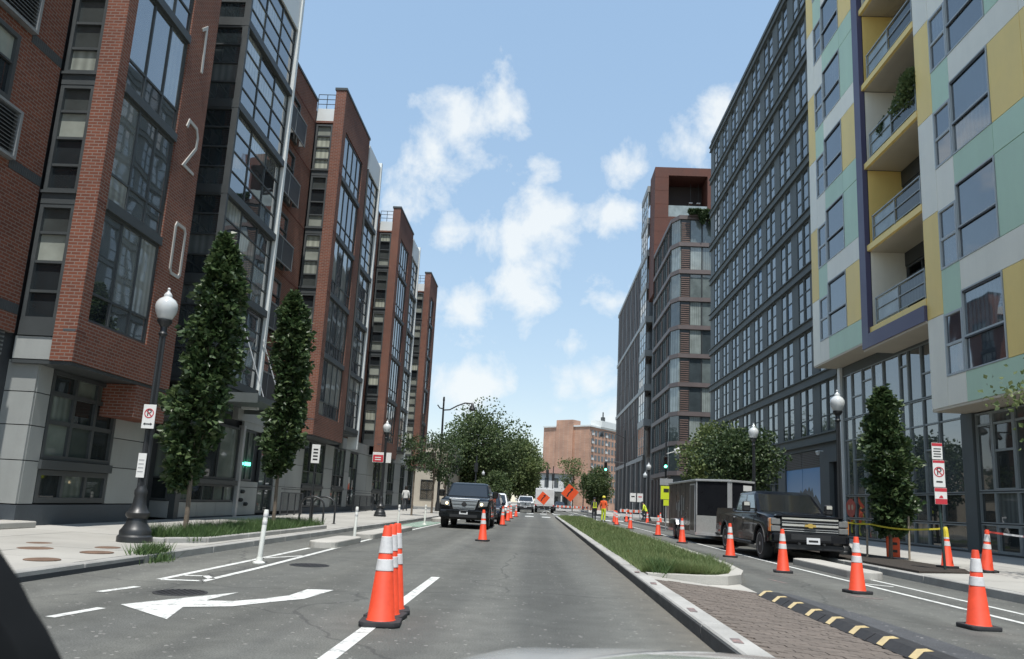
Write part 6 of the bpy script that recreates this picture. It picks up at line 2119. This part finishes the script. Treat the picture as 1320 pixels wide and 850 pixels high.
def pickup(name, label, ox, oy, paint, L=5.9, Wd=2.03, H=1.92, r=0.41, style='chev', group=None):
    t = thing(name, (ox, oy + L / 2, 0), label, 'pickup truck', group)
    w = Wd / 2
    fa, ra_ = 1.0, L - 1.25
    belt = 1.30 * H / 1.92
    hood = 1.2 * H / 1.92
    c0, c1 = 1.5, 3.95           # cab
    top = [(0.10, 0.52), (0.05, 0.8), (0.06, hood - .09), (0.16, hood - 0.01), (0.7, hood + 0.05), (c0 - .05, belt), (c1, belt), (c1 + 0.06, belt + 0.06), (L - 0.06, belt + 0.06), (L, belt - .1), (L - 0.03, 0.62), (L - 0.12, 0.55)]
    zb = 0.47
    pr_ = profile(top, zb, (fa, ra_), r * 1.2, r)
    body = MB((ox, oy + L / 2, 0))
    n = len(pr_)
    stations = (-1, -0.965, -0.86, 0.86, 0.965, 1)
    rows = []
    for s in stations:
        k = abs(s)
        row = []
        for (y, z) in pr_:
            x = s * w
            if z > 0.95: x *= 1 - 0.05 * (z - 0.95) / 0.4
            yy_ = y
            if y < 0.6 and k > 0.9: yy_ += 0.10 * (1 if k > 0.99 else 0.3) * (1 - y / 0.6)
            zz_ = z
            if z > hood - .1 and y < c1 + .02:
                zz_ -= (0.035 if k > 0.99 else (0.004 if k > .9 else -0.015))
            row.append((ox + x, oy + yy_, zz_))
        rows.append(row)
    vs = [p for rw_ in rows for p in rw_]
    fs = []
    for i in range(len(stations) - 1):
        for j in range(n):
            fs.append((i * n + j, (i + 1) * n + j, (i + 1) * n + (j + 1) % n, i * n + (j + 1) % n))
    fs += [tuple(range(n)), tuple((len(stations) - 1) * n + j for j in range(n - 1, -1, -1))]
    body.add(vs, fs)
    bo = body.build('body', paint, t, smooth=True)
    # cab
    bw, tw_ = w * .93, w * .74
    zt = H
    b0, b1, t0, t1 = c0 - 0.1, c1 - .03, c0 + 0.78, c1 - 0.22
    V = lambda x, y, z: (ox + x, oy + y, z)
    lv = [(belt - 0.03, b0, b1, bw), (belt + (zt - belt) * .85, b0 + (t0 - b0) * .82, b1 + (t1 - b1) * .8, tw_ + .05), (zt - .02, t0 + .02, t1, tw_ - .02), (zt, t0 + .22, t1 - .2, tw_ - .16)]
    cab = MB((ox, oy + L / 2, 0))
    vs, fs = [], []
    for (z, y0, y1, hw_) in lv: vs += [V(-hw_, y0, z), V(hw_, y0, z), V(hw_, y1, z), V(-hw_, y1, z)]
    for i in range(3):
        for j in range(4): fs.append((4 * i + j, 4 * i + (j + 1) % 4, 4 * i + 4 + (j + 1) % 4, 4 * i + 4 + j))
    fs += [(12, 13, 14, 15), (3, 2, 1, 0)]
    cab.add(vs, fs).build('cab', paint, t, bevel=0.03, smooth=True)
    f = [Vector(v) for v in vs]
    front = (f[0], f[1], f[5], f[4])
    ws = patch('windscreen', t, front, 0.05, 0.95, 0.1, 0.97, CARGL)
    for sgn, c in ((-1, (f[3], f[0], f[4], f[7])), (1, (f[1], f[2], f[6], f[5]))):
        if sgn < 0:
            patch('side_window', t, c, 0.55, 0.93, 0.1, 0.92, CARGL)
            patch('side_window', t, c, 0.1, 0.5, 0.1, 0.92, CARGL)
        else:
            patch('side_window', t, c, 0.07, 0.45, 0.1, 0.92, CARGL)
            patch('side_window', t, c, 0.5, 0.9, 0.1, 0.92, CARGL)
    patch('rear_window', t, (f[2], f[3], f[7], f[6]), 0.1, 0.9, 0.15, 0.9, CARGL)
    B('bed_liner', V(-w * .86, c1 + .12, belt + .062), V(w * .86, L - .12, belt + .07), BLACKPL, t)
    # doors: shut lines and handles
    for s in (-1, 1):
        for y in (c0 + .08, c0 + 1.18, c1 - .12):
            B('shut_line', V(s * w * .985 - .004, y, 0.62), V(s * w * .985 + s * .02 + .004, y + .012, belt - .1), BLACKPL, t)
        for y in (c0 + .95, c1 - .45):
            B('door_handle', V(s * (w * .985), y, belt - .22), V(s * (w * .985 + .035), y + .2, belt - .18), paint if style != 'chev' else CHROME, t, 0.008)
        mm = MB((ox + s * (w + .15), oy + c0 + .3, belt + .1))
        mm.box(ox + s * (w * .9), oy + c0 + .24, belt + .04, ox + s * (w + .06), oy + c0 + .3, belt + .09)
        mm.build('mirror_arm', BLACKPL, t)
        mo = B('mirror', V(s * (w + .03), c0 + .2, belt - .02), V(s * (w + .25), c0 + .34, belt + .27), BLACKPL if style == 'chev' else paint, t, 0.035)
        B('mirror_cap', V(s * (w + .06), c0 + .185, belt + .15), V(s * (w + .22), c0 + .2, belt + .25), CHROME if style == 'chev' else paint, mo, 0.004)
        B('rocker_step', V(s * w * .9, fa + .75, 0.36), V(s * (w + .05), ra_ - .75, 0.45), BLACKPL, t, 0.02)
        ar = MB((ox + s * w, oy, r))
        for ay in (fa, ra_):
            pts = [(ay + r * q * math.cos(a), r + r * q * math.sin(a)) for q, rng_ in ((1.27, np.linspace(0.1, PI - .1, 13)), (1.19, np.linspace(PI - .1, .1, 13))) for a in rng_]
            ar.prism([(oy + p[0], p[1]) for p in pts], 'x', ox + s * (w * .97), ox + s * (w + .018))
        ar.build('wheel_arch_trim', paint if style != 'chev' else BLACKPL, t)
        for ay in (fa, ra_):
            wheel(t, ox + s * (w - .15), oy + ay, r, 0.27, s)
    B('underbody', V(-w * .8, 0.4, 0.36), V(w * .8, L - .3, 0.5), BLACKPL, t)
    # front end
    if style == 'chev':
        g = B('grille', V(-w * .72, -.015, hood - .42), V(w * .72, 0.1, hood - .03), BLACKPL, t)
        for z, hh_, m_ in ((hood - .075, .05, CHROME), (hood - .15, .018, SILVERP), (hood - .245, .062, CHROME), (hood - .32, .018, SILVERP), (hood - .375, .018, SILVERP)):
            B('grille_bar', V(-w * .715, -.05 if hh_ > .03 else -.03, z), V(w * .715, -.014, z + hh_), m_, g, 0.006)
        B('hood_edge', V(-w * .86, -.03, hood - .022), V(w * .86, .2, hood + .04), paint, t, 0.03)
        em = MB((ox, oy - .07, hood - .2))
        zz_ = hood - .214
        em.prism([(ox - .15, zz_ - .03), (ox - .05, zz_ - .03), (ox - .05, zz_ - .055), (ox + .06, zz_ - .055), (ox + .06, zz_ - .03), (ox + .15, zz_ - .03), (ox + .13, zz_ + .03), (ox + .05, zz_ + .03), (ox + .05, zz_ + .055), (ox - .06, zz_ + .055), (ox - .06, zz_ + .03), (ox - .13, zz_ + .03)], 'y', oy - .075, oy - .052)
        em.build('emblem', GOLD, g)
        for s in (-1, 1):
            h1 = B('headlight', V(s * w * .73, .0, hood - .22), V(s * w * .98, .22, hood - .05), LENS, t, 0.02)
            h2 = B('headlight', V(s * w * .73, .0, hood - .40), V(s * w * .98, .22, hood - .245), LENS, t, 0.02)
            B('marker_lamp', V(s * w * .93, .03, hood - .40), V(s * (w + .004), .2, hood - .06), AMBER, h1, 0.01)
            MB((ox + s * w * .86, oy, .58)).lathe([(0.06, -.03), (0.05, -.01), (0, -.005)], 14, (ox + s * w * .86, oy - .05, .62), 'y').build('fog_lamp', LENS, t)
            MB((ox, oy, .5)).tube((ox + s * .32, oy - .07, .5), (ox + s * .32, oy - .16, .5), .03, n=8).build('tow_hook', BLACKPL, t)
        B('bumper', V(-w * .98, -.09, 0.5), V(w * .98, .2, hood - .42), PBLACK, t, 0.05)
        B('bumper_intake', V(-w * .5, -.098, 0.60), V(w * .5, -.088, 0.74), BLACKPL, t)
        B('air_dam', V(-w * .85, -.03, 0.34), V(w * .85, .1, 0.495), BLACKPL, t, 0.02)
        pl = B('licence_plate', V(-.12, -.115, 0.5), V(.22, -.1, 0.66), PLATE, t)
        B('plate_print', V(-.07, -.119, 0.55), V(.17, -.1155, 0.6), SIGNK, pl)
        MB((ox, oy + .8, hood)).prism([(oy + .12, hood + .0), (oy + .2, hood + .075), (oy + .8, hood + .115), (oy + 1.38, hood + .13), (oy + 1.42, hood + .02)], 'x', ox - .52, ox + .52).build('hood_bulge', paint, t, bevel=.04, smooth=True)
    else:
        g = MB((ox, oy, hood - .2)).prism([(ox - w * .43, hood - .43), (ox + w * .43, hood - .43), (ox + w * .56, hood - .03), (ox - w * .56, hood - .03)], 'y', oy - .02, oy + .1).build('grille', SILVERP, t, bevel=.025)
        for j in range(5): B('grille_bar', V(-w * (.42 + .025 * j), -.035, hood - .38 + j * .07), V(w * (.42 + .025 * j), -.019, hood - .355 + j * .07), SILVERP if j % 2 else BLACKPL, g)
        MB((ox, oy - .04, hood - .2)).lathe([(0.1, 0), (0.09, -.02), (0, -.025)], 16, (ox, oy - .035, hood - .21), 'y').build('emblem', BLACKPL, g)
        B('hood_edge', V(-w * .62, -.02, hood - .03), V(w * .62, .16, hood + .03), SILVERP, t, 0.02)
        for s in (-1, 1):
            hp_ = [(s * w * .57, hood - .32), (s * w * .93, hood - .26), (s * w * .97, hood - .06), (s * w * .6, hood - .07)]
            h = MB((ox + s * w * .75, oy, hood - .2)).prism([(ox + p[0], p[1]) for p in hp_], 'y', oy - .01, oy + .2).build('headlight', LENS, t, bevel=.025)
            MB((ox + s * w * .72, oy, hood - .19)).lathe([(0.06, -.015), (0.05, -.022), (0, -.022)], 14, (ox + s * w * .7, oy + .0, hood - .19), 'y').build('bulb', LENSON if style == 'toyo' else LENS, h)
        B('bumper', V(-w * .99, -.09, 0.42), V(w * .99, .2, hood - .44), paint if style == 'toyo' else BLACKPL, t, 0.06)
        B('bumper_intake', V(-w * .55, -.1, 0.46), V(w * .55, -.089, 0.57), BLACKPL, t)
        B('bumper_lip', V(-w * .7, -.125, hood - .5), V(w * .7, -.085, hood - .45), paint, t, 0.012)
        pl = B('licence_plate', V(-.17, -.115, 0.58), V(.17, -.101, 0.74), PLATE, t)
        B('plate_print', V(-.12, -.119, 0.63), V(.12, -.1155, 0.69), SIGNK, pl)
    B('wiper_cowl', V(-w * .8, c0 - .2, belt - .0), V(w * .8, c0 - .04, belt + .02), BLACKPL, t)
    return t


pickup('pickup_truck', 'glossy black pickup truck parked at the right with chrome grille and gold emblem', 7.12, 20.35, PBLACK, L=6.1, Wd=2.03, H=1.88, r=0.42, style='chev')
pickup('pickup_truck', 'oncoming dark pickup truck with silver grille and lit headlights', -2.95, 31.2, PGREEN, L=5.8, Wd=2.03, H=1.9, r=0.41, style='toyo')
pickup('pickup_truck', 'white pickup truck facing the camera, waiting at the far intersection', -1.3, 88.5, PWHITE, L=5.8, Wd=2.0, H=1.9, r=0.4, style='ford')


def suv(name, label, ox, oy, paint, L=4.6, Wd=1.85, H=1.68, r=0.35, cat='car'):
    t = thing(name, (ox, oy + L / 2, 0), label, cat, 'oncoming cars in the left lane')
    w = Wd / 2
    fa, ra_ = 0.88, L - .85
    belt, hood = H * .6, H * .55
    top = [(0.08, 0.4), (0.0, 0.55), (0.04, hood - .15), (0.16, hood - .03), (1.2, belt), (L - .2, belt + .02), (L - .02, belt - .1), (L, 0.5), (L - .1, 0.38)]
    pr_ = profile(top, 0.3, (fa, ra_), r * 1.16, r)
    n = len(pr_)
    vs, fs = [], []
    st = (-1, -.9, .9, 1)
    for s in st:
        for (y, z) in pr_:
            x = s * w * (1 - .06 * max(0, z - .7))
            vs.append((ox + x, oy + y + (.14 * max(0, 1 - y / .6) if abs(s) == 1 else 0), z - (.03 if abs(s) == 1 and z > .7 else 0)))
    for i in range(3):
        for j in range(n): fs.append((i * n + j, (i + 1) * n + j, (i + 1) * n + (j + 1) % n, i * n + (j + 1) % n))
    fs += [tuple(range(n)), tuple(3 * n + j for j in range(n - 1, -1, -1))]
    MB((ox, oy + L / 2, 0)).add(vs, fs).build('body', paint, t, smooth=True)
    V = lambda x, y, z: (ox + x, oy + y, z)
    lv = [(belt - .03, 1.05, L - .12, w * .93), (H - .08, 1.85, L - .45, w * .72), (H, 2.1, L - .65, w * .6)]
    vs, fs = [], []
    for (z, y0, y1, hw_) in lv: vs += [V(-hw_, y0, z), V(hw_, y0, z), V(hw_, y1, z), V(-hw_, y1, z)]
    for i in range(2):
        for j in range(4): fs.append((4 * i + j, 4 * i + (j + 1) % 4, 4 * i + 4 + (j + 1) % 4, 4 * i + 4 + j))
    fs += [(8, 9, 10, 11), (3, 2, 1, 0)]
    MB((ox, oy + L / 2, 0)).add(vs, fs).build('cabin', paint, t, bevel=0.03, smooth=True)
    f = [Vector(v) for v in vs]
    patch('windscreen', t, (f[0], f[1], f[5], f[4]), .06, .94, .08, .95, CARGL)
    patch('side_window', t, (f[3], f[0], f[4], f[7]), .08, .48, .12, .9, CARGL); patch('side_window', t, (f[3], f[0], f[4], f[7]), .52, .92, .12, .9, CARGL)
    patch('side_window', t, (f[1], f[2], f[6], f[5]), .08, .48, .12, .9, CARGL); patch('side_window', t, (f[1], f[2], f[6], f[5]), .52, .92, .12, .9, CARGL)
    patch('rear_window', t, (f[2], f[3], f[7], f[6]), .1, .9, .15, .9, CARGL)
    g = B('grille', V(-w * .5, -.015, hood - .32), V(w * .5, .08, hood - .12), BLACKPL, t, .02)
    B('grille_bar', V(-w * .46, -.025, hood - .23), V(w * .46, -.0145, hood - .2), CHROME, g)
    for s in (-1, 1):
        B('headlight', V(s * w * .55, .03, hood - .26), V(s * w * .95, .25, hood - .1), LENS, t, .03)
        B('mirror', V(s * (w * .95), 1.25, belt), V(s * (w + .17), 1.37, belt + .15), paint, t, .03)
        for ay in (fa, ra_): wheel(t, ox + s * (w - .12), oy + ay, r, .22, s)
    B('bumper', V(-w * .85, -.06, .3), V(w * .85, .15, hood - .34), BLACKPL, t, .05)
    B('licence_plate', V(-.16, -.075, .45), V(.16, -.061, .57), PLATE, t)
    B('underbody', V(-w * .8, .3, .22), V(w * .8, L - .3, .34), BLACKPL, t)
    return t


suv('car', 'dark navy car half hidden behind the oncoming dark pickup', -2.75, 39.5, PNAVY, L=4.7, H=1.62)
suv('car', 'white car behind the navy one in the oncoming lane', -2.8, 50.5, PWHITE, L=4.6, H=1.7)
suv('car', 'dark parked car near the white house', 3.6, 119, PNAVY, L=4.6, H=1.5)
suv('car', 'silver car at the far left behind the white car', -4.2, 72, PSILV, L=4.6, H=1.6)

# white utility truck seen from behind
t = thing('utility_truck', (1.0, 98, 0), 'white boxy utility truck with its rear towards the camera', 'truck')
V = lambda x, y, z: (0.95 + x, 94 + y, z)
MB((1, 97, 0)).box(*V(-1.15, 0, .8), *V(1.15, 5.0, 2.95)).build('box_body', PWHITE, t, bevel=.05)
MB((1, 97, 0)).prism([(99.01, .7), (101.2, .7), (101.2, 1.7), (100.6, 2.6), (99.01, 2.7)], 'x', -.2, 2.1).build('cab', PWHITE, t, bevel=.06)
B('rear_door', V(-1.05, -.02, 1.0), V(-.02, -.001, 2.8), surf('truck_door', (0.6, 0.6, 0.58), .5), t)
B('rear_door', V(.02, -.02, 1.0), V(1.05, -.001, 2.8), surf('truck_door', (0.6, 0.6, 0.58), .5), t)
for s in (-1, 1):
    B('tail_lamp', V(s * 1.0, -.04, .84), V(s * 1.2, -.001, .98), surf('tail_red', (.4, .02, .02), .3), t)
    for y in (.9, 6.0): wheel(t, .95 + s * 1.02, 94 + y, .42, .3, s)
B('rear_bumper', V(-1.2, -.25, .5), V(1.2, -.02, .68), BLACKPL, t)
B('chassis', V(-.6, 0, .45), V(.6, 6.8, .79), BLACKPL, t)

# enclosed cargo trailer
t = thing('cargo_trailer', (7.05, 32, 0), 'black enclosed cargo trailer with aluminium trim behind the black pickup', 'trailer')
TRB = surf('trailer_black_skin', (0.013, 0.014, 0.017), 0.3, 0.2, spec=0.18)
ALU = surf('aluminium_trim', (0.62, 0.63, 0.63), 0.35, 0.08, metal=0.5)
DIAM = surf('tread_plate', (0.5, 0.5, 0.48), 0.4, 0.12, scale=20, metal=0.4, bump=0.3)
lx, rx, yf, yr, z0, z1 = 5.98, 8.12, 29.05, 35.0, 0.42, 2.36
nose = (7.05, 28.3)
plan = [(lx, yf), nose, (rx, yf), (rx, yr), (lx, yr)]
MB((7.05, 32, 0)).prism(plan, 'z', z0, z1 - .06).build('box_body', TRB, t)
rp = [(lx - .04, yf - .02), (nose[0], nose[1] - .05), (rx + .04, yf - .02), (rx + .04, yr + .03), (lx - .04, yr + .03)]
MB((7.05, 32, z1)).prism(rp, 'z', z1 - .059, z1 + .02).build('roof_trim', ALU, t, bevel=.015)
MB((7.05, 32, z0)).prism(rp, 'z', z0 - .1, z0 - .001).build('floor_rail', ALU, t)
def vplate(name, a, b, za, zb_, m, off=.012, u0=0.0, u1=1.0):
    a, b = Vector(a), Vector(b)
    d = b - a
    n = Vector((d.y, -d.x)).normalized()
    p, q = a + d * u0, a + d * u1
    return MB((*((p + q) / 2), za)).prism([tuple(p + n * .001), tuple(q + n * .001), tuple(q + n * off), tuple(p + n * off)], 'z', za, zb_).build(name, m, t)
vplate('stone_guard', (lx, yf), nose, z0, z0 + .62, DIAM)
vplate('stone_guard', nose, (rx, yf), z0, z0 + .62, DIAM)
vplate('nose_trim', (lx, yf), nose, z0 + .63, z1 - .06, ALU, .02, .93, 1.0)
vplate('nose_trim', nose, (rx, yf), z0 + .63, z1 - .06, ALU, .02, 0, .07)
vplate('corner_trim', (lx, yf), nose, z0 + .63, z1 - .06, ALU, .018, 0.0, .03)
vplate('maker_badge', nose, (rx, yf), z1 - .35, z1 - .15, SIGNW, .018, .55, .9)
FRD = surf('door_frame_black', (0.03, 0.03, 0.032), .4)
dr = B('side_door', (lx - .03, 29.25, z0 + .05), (lx - .001, 30.05, z1 - .2), FRD, t)
dt = MB((lx, 29.6, 1.3))
for a, b, p, q in ((29.2, 29.25, z0 + .02, z1 - .15), (30.05, 30.1, z0 + .02, z1 - .15), (29.25, 30.05, z1 - .2, z1 - .15), (29.25, 30.05, z0 + .0, z0 + .05)): dt.box(lx - .035, a, p, lx - .001, b, q)
dt.build('door_trim', ALU, t)
for y in (31.2, 32.2, 33.2, 34.2): B('panel_seam', (lx - .006, y, z0 + .02), (lx - .001, y + .03, z1 - .08), BLACKPL, t)
GRAF = surf('pale_lettering', (0.45, 0.47, 0.47), .5, .3, scale=9)
for k, (y, z, hh_) in enumerate(((31.5, 1.2, .5), (31.9, 1.0, .8), (32.35, 1.15, .45), (32.6, .9, .6), (33.0, 1.2, .3))): B('side_graphic', (lx - .009, y, z), (lx - .0062, y + .12, z + hh_), GRAF, t)
for y in (32.4, 33.25):
    for s, x in ((-1, lx + .05), (1, rx - .05)): wheel(t, x, y, .34, .22, s, PWHITE)
fn = [(32.0, .62), (32.1, .78), (32.4, .84), (33.25, .84), (33.6, .78), (33.7, .62)]
MB((lx, 32.8, .6)).prism(fn + [(33.64, .62), (33.56, .74), (33.25, .79), (32.4, .79), (32.14, .74), (32.06, .62)], 'x', lx - .2, lx).build('mudguard', ALU, t)
mb = MB((7.05, 28, .45))
mb.tube((6.5, 29.0, .42), (7.05, 27.3, .45), .05, n=8).tube((7.6, 29.0, .42), (7.05, 27.3, .45), .05, n=8).tube((7.05, 27.3, .45), (7.1, 26.4, .5), .05, n=8).tube((7.05, 27.7, .1), (7.05, 27.7, .95), .04, n=8)
mb.build('tow_hitch', BLACKPL, t)

# the car the picture is taken from: bonnet and door trim in front of the windscreen
t = thing('own_car', (0.42, 1.2, 0), 'pale silver car bonnet along the bottom edge', 'car')
nx_, ny_ = 22, 14
vs = []
for j in range(ny_ + 1):
    y = 0.75 + (2.0 - 0.75) * j / ny_
    for i in range(nx_ + 1):
        s = -1 + 2 * i / nx_
        x = 0.42 + s * (0.84 - 0.10 * (j / ny_) ** 2)
        e = j / ny_
        z = 0.985 - 0.10 * e - 0.03 * e ** 3 - 0.055 * s * s - 0.06 * abs(s) ** 6
        z += 0.012 * math.exp(-((abs(s) - .62) / .1) ** 2) * (1 - .3 * e)
        vs.append((x, y, z))
fs = [(j * (nx_ + 1) + i, j * (nx_ + 1) + i + 1, (j + 1) * (nx_ + 1) + i + 1, (j + 1) * (nx_ + 1) + i) for j in range(ny_) for i in range(nx_)]
MB((0.42, 1.2, 0)).add(vs, fs).build('bonnet', PSILV, t, smooth=True)
fr = MB((0.42, 2, .5))
fr.prism([(0.62, .62), (2.0, .60), (2.22, .55), (2.25, .3), (2.1, .2), (0.62, .25)], 'x', -.38, 1.22)
fr.build('front_body', PSILV, t, bevel=.05, smooth=True)
for s, x in ((-1, -.32), (1, 1.16)): wheel(t, x, 1.35, .33, .2, s)
dm = MB((-.6, .8, .95))
edge = [(-.62, 1.165), (-.585, 1.15), (-.56, 1.13), (-.532, 1.10), (-.51, 1.07), (-.492, 1.05), (-.47, 1.02), (-.45, .90), (-.9, .90), (-.9, 1.165)]
dm.prism(edge, 'y', .735, .795)
dm.build('door_trim', surf('matt_black_trim', (0.008, 0.009, 0.01), 0.9, spec=0.1), t, bevel=.012, smooth=True)
# ------------------------------------------------------------------ people
def person(name, label, x, y, z, h, rot, mats, arms='down', hat=None, stride=0.0, bend=0.0):
    """one continuous skinned body; materials by region; rot turns the figure about the vertical (0 = back to the camera)"""
    k = h / 1.75
    t = thing(name, (x, y, z), label, 'person')
    J = [(0, 0, .95), (0, .01, 1.15), (0, 0, 1.36), (0, -.01, 1.5), (0, .01, 1.58), (0, .02, 1.68)]
    Rr = [(.15, .11), (.14, .1), (.165, .11), (.055, .055), (.075, .09), (.078, .095)]
    E_ = [(0, 1), (1, 2), (2, 3), (3, 4), (4, 5)]
    hands = []
    for s in (-1, 1):
        b = len(J)
        if arms == 'down': arm = [(s * .19, 0, 1.41), (s * .25, -.02, 1.14), (s * .25, .08, .92), (s * .25, .12, .84)]
        elif arms == 'fold': arm = [(s * .19, 0, 1.41), (s * .27, .02, 1.15), (s * .12, .2, 1.08), (s * .04, .24, 1.1)]
        else: arm = [(s * .19, 0, 1.41), (s * .28, .1, 1.2), (s * .22, .32, 1.1), (s * .2, .4, 1.1)]
        J += arm
        Rr += [(.07, .07), (.047, .047), (.033, .033), (.026, .042)]
        E_ += [(2, b), (b, b + 1), (b + 1, b + 2), (b + 2, b + 3)]
        hands.append((Vector(arm[3]), (Vector(arm[3]) - Vector(arm[2])).normalized(), s))
        b = len(J)
        st = stride * s
        J += [(s * .09, 0, .9), (s * .1, .03 + st * .5, .5), (s * .105, -.02 + st, .09 + (0.03 if st < 0 else 0)), (s * .11, .14 + st, .04)]
        Rr += [(.1, .11), (.066, .07), (.048, .052), (.042, .035)]
        E_ += [(0, b), (b, b + 1), (b + 1, b + 2), (b + 2, b + 3)]
    if bend:
        for i, p in enumerate(J):
            if p[2] > .95:
                a = bend
                dz, dy = p[2] - .95, p[1]
                J[i] = (p[0], dy * math.cos(a) + dz * math.sin(a), .95 + dz * math.cos(a) - dy * math.sin(a))
        hands = [(Vector(h_[0]), h_[1], h_[2]) for h_ in hands]
        idx = [9, 17]
        hands = [(Vector(J[9]), (Vector(J[9]) - Vector(J[8])).normalized(), -1), (Vector(J[17]), (Vector(J[17]) - Vector(J[16])).normalized(), 1)]
    me = bpy.data.meshes.new('skeleton')
    me.from_pydata([tuple(c * k for c in p) for p in J], E_, [])
    o = bpy.data.objects.new('skeleton', me)
    COL.objects.link(o)
    md = o.modifiers.new('skin', 'SKIN')
    for i, v in enumerate(me.skin_vertices[0].data):
        v.radius = (Rr[i][0] * k, Rr[i][1] * k)
        v.use_root = (i == 0)
    o.modifiers.new('sub', 'SUBSURF').levels = 2
    dg = bpy.context.evaluated_depsgraph_get()
    ev = o.evaluated_get(dg)
    bm = bmesh.new()
    bm.from_mesh(ev.to_mesh())
    bpy.data.objects.remove(o)
    # fingers
    def cyl(p0, p1, r0, r1):
        tmp = MB().tube(p0, p1, r0, r1, 6)
        vv = [bm.verts.new(v) for v in tmp.v]
        for f in tmp.f: bm.faces.new([vv[i] for i in f])
    for p, d, s in hands:
        p = p * k
        side = Vector((1, 0, 0)) if abs(d.x) < .7 else Vector((0, 0, 1))
        up = d.cross(side).normalized()
        side = up.cross(d).normalized()
        for q, l in ((-.03, .07), (-.01, .08), (.01, .078), (.03, .062)):
            a = p + side * q * k
            m_ = a + d * l * .6 * k
            cyl(a, m_, .009, .008); cyl(m_, m_ + (d * .7 - up * .7) * l * .55 * k, .008, .006)
        cyl(p - d * .02 * k + side * .035 * k * -s, p + (d * .4 + side * -s * .8) * .06 * k, .01, .007)
    # nose and ears
    hd = Vector(J[5]) * k
    cyl(hd + Vector((0, .07, -.03)) * k, hd + Vector((0, .115, -.045)) * k, .012, .008)
    for s in (-1, 1): cyl(hd + Vector((s * .07, 0, -.02)) * k, hd + Vector((s * .09, -.01, -.01)) * k, .022, .016)
    bmesh.ops.recalc_face_normals(bm, faces=bm.faces)
    m2 = bpy.data.meshes.new('body')
    for f in bm.faces:
        c = f.calc_center_median() / k
        f.smooth = True
        if bend and c.z > .95: zz_ = .95 + math.hypot(c.z - .95, c.y) * 1.0
        else: zz_ = c.z
        if c.z < .12: i = 3
        elif c.z < .93 and abs(c.x) < .21: i = 2
        elif zz_ > 1.5: i = 0
        elif min((c - (Vector(p))).length for p, d, s in hands) < .14: i = 0
        else: i = 1
        f.material_index = i
    bm.to_mesh(m2)
    bm.free()
    for m in mats: m2.materials.append(m)
    b = bpy.data.objects.new('body', m2)
    setp(b, t, (x, y, z))
    W[b.name] = Vector((x, y, z))
    def child(nm, mb, m):
        c = mb.build(nm, m, None, smooth=True)
        c.parent = t
        c.location = (0, 0, 0)
        return c
    hz = Vector(J[5]) * k
    if hat == 'helmet':
        child('helmet', MB().lathe([(0.15, -.0), (.13, .01), (.125, .04), (.1, .1), (.05, .135), (0, .14)], 14, (hz.x, hz.y, hz.z + .03)), surf('helmet_yellow', (.7, .6, .05), .35))
    elif hat == 'hair':
        child('hair', MB().lathe([(.06, -.18), (.1, -.08), (.11, .03), (.085, .1), (0, .125)], 14, (hz.x, hz.y - .02, hz.z)), surf('dark_hair', (.02, .015, .012), .6))
    elif hat == 'cap':
        child('cap', MB().lathe([(.1, -.0), (.105, .04), (.085, .1), (0, .125)], 14, (hz.x, hz.y, hz.z + .01)).box(-.07, hz.y + .06, hz.z + .02, .07, hz.y + .17, hz.z + .035), surf('dark_cap', (.03, .03, .04), .7))
    t.rotation_euler = (0, 0, rot)
    return t, child


SKIN = surf('skin', (0.36, 0.22, 0.15), 0.55, 0.06)
HIVIS_O = surf('hivis_orange_cloth', (0.85, 0.12, 0.03), 0.75, 0.1, scale=9)
HIVIS_Y = surf('hivis_yellow_cloth', (0.62, 0.75, 0.05), 0.75, 0.1, scale=9)
DARKC = surf('dark_cloth', (0.03, 0.034, 0.04), 0.85, 0.2, scale=9)
BOOT = surf('boots', (0.035, 0.03, 0.025), 0.7, 0.2)
WHITEC = surf('white_cloth', (0.6, 0.6, 0.58), 0.85, 0.1)
t, ch = person('person', 'worker in orange jacket, yellow trousers and yellow helmet by the median', 5.1, 58.8, 0, 1.88, -0.5, (SKIN, HIVIS_O, HIVIS_Y, BOOT), 'down', 'helmet')
t, ch = person('person', 'worker in dark clothes with yellow vest straps standing left of the orange one', 4.45, 59.6, 0, 1.76, 0.3, (SKIN, DARKC, DARKC, BOOT), 'down', 'cap')
for s in (-1, 1):
    ch('vest_strap', MB().box(s * .09 - .035, -.135, 1.0, s * .09 + .035, -.115, 1.45), HIVIS_Y)
ch('vest_belt', MB().box(-.17, -.137, 1.02, .17, -.1355, 1.09), HIVIS_Y)
t, ch = person('person', 'bent worker in yellow vest and dark trousers behind the far cones', 8.9, 62.5, 0.02, 1.75, 1.2, (SKIN, HIVIS_Y, DARKC, BOOT), 'reach', 'cap', bend=0.5)
t, ch = person('person', 'pedestrian in white top and black shorts walking on the left pavement', -9.2, 53.5, 0.15, 1.68, 0.1, (SKIN, WHITEC, DARKC, BOOT), 'down', 'hair', stride=0.18)
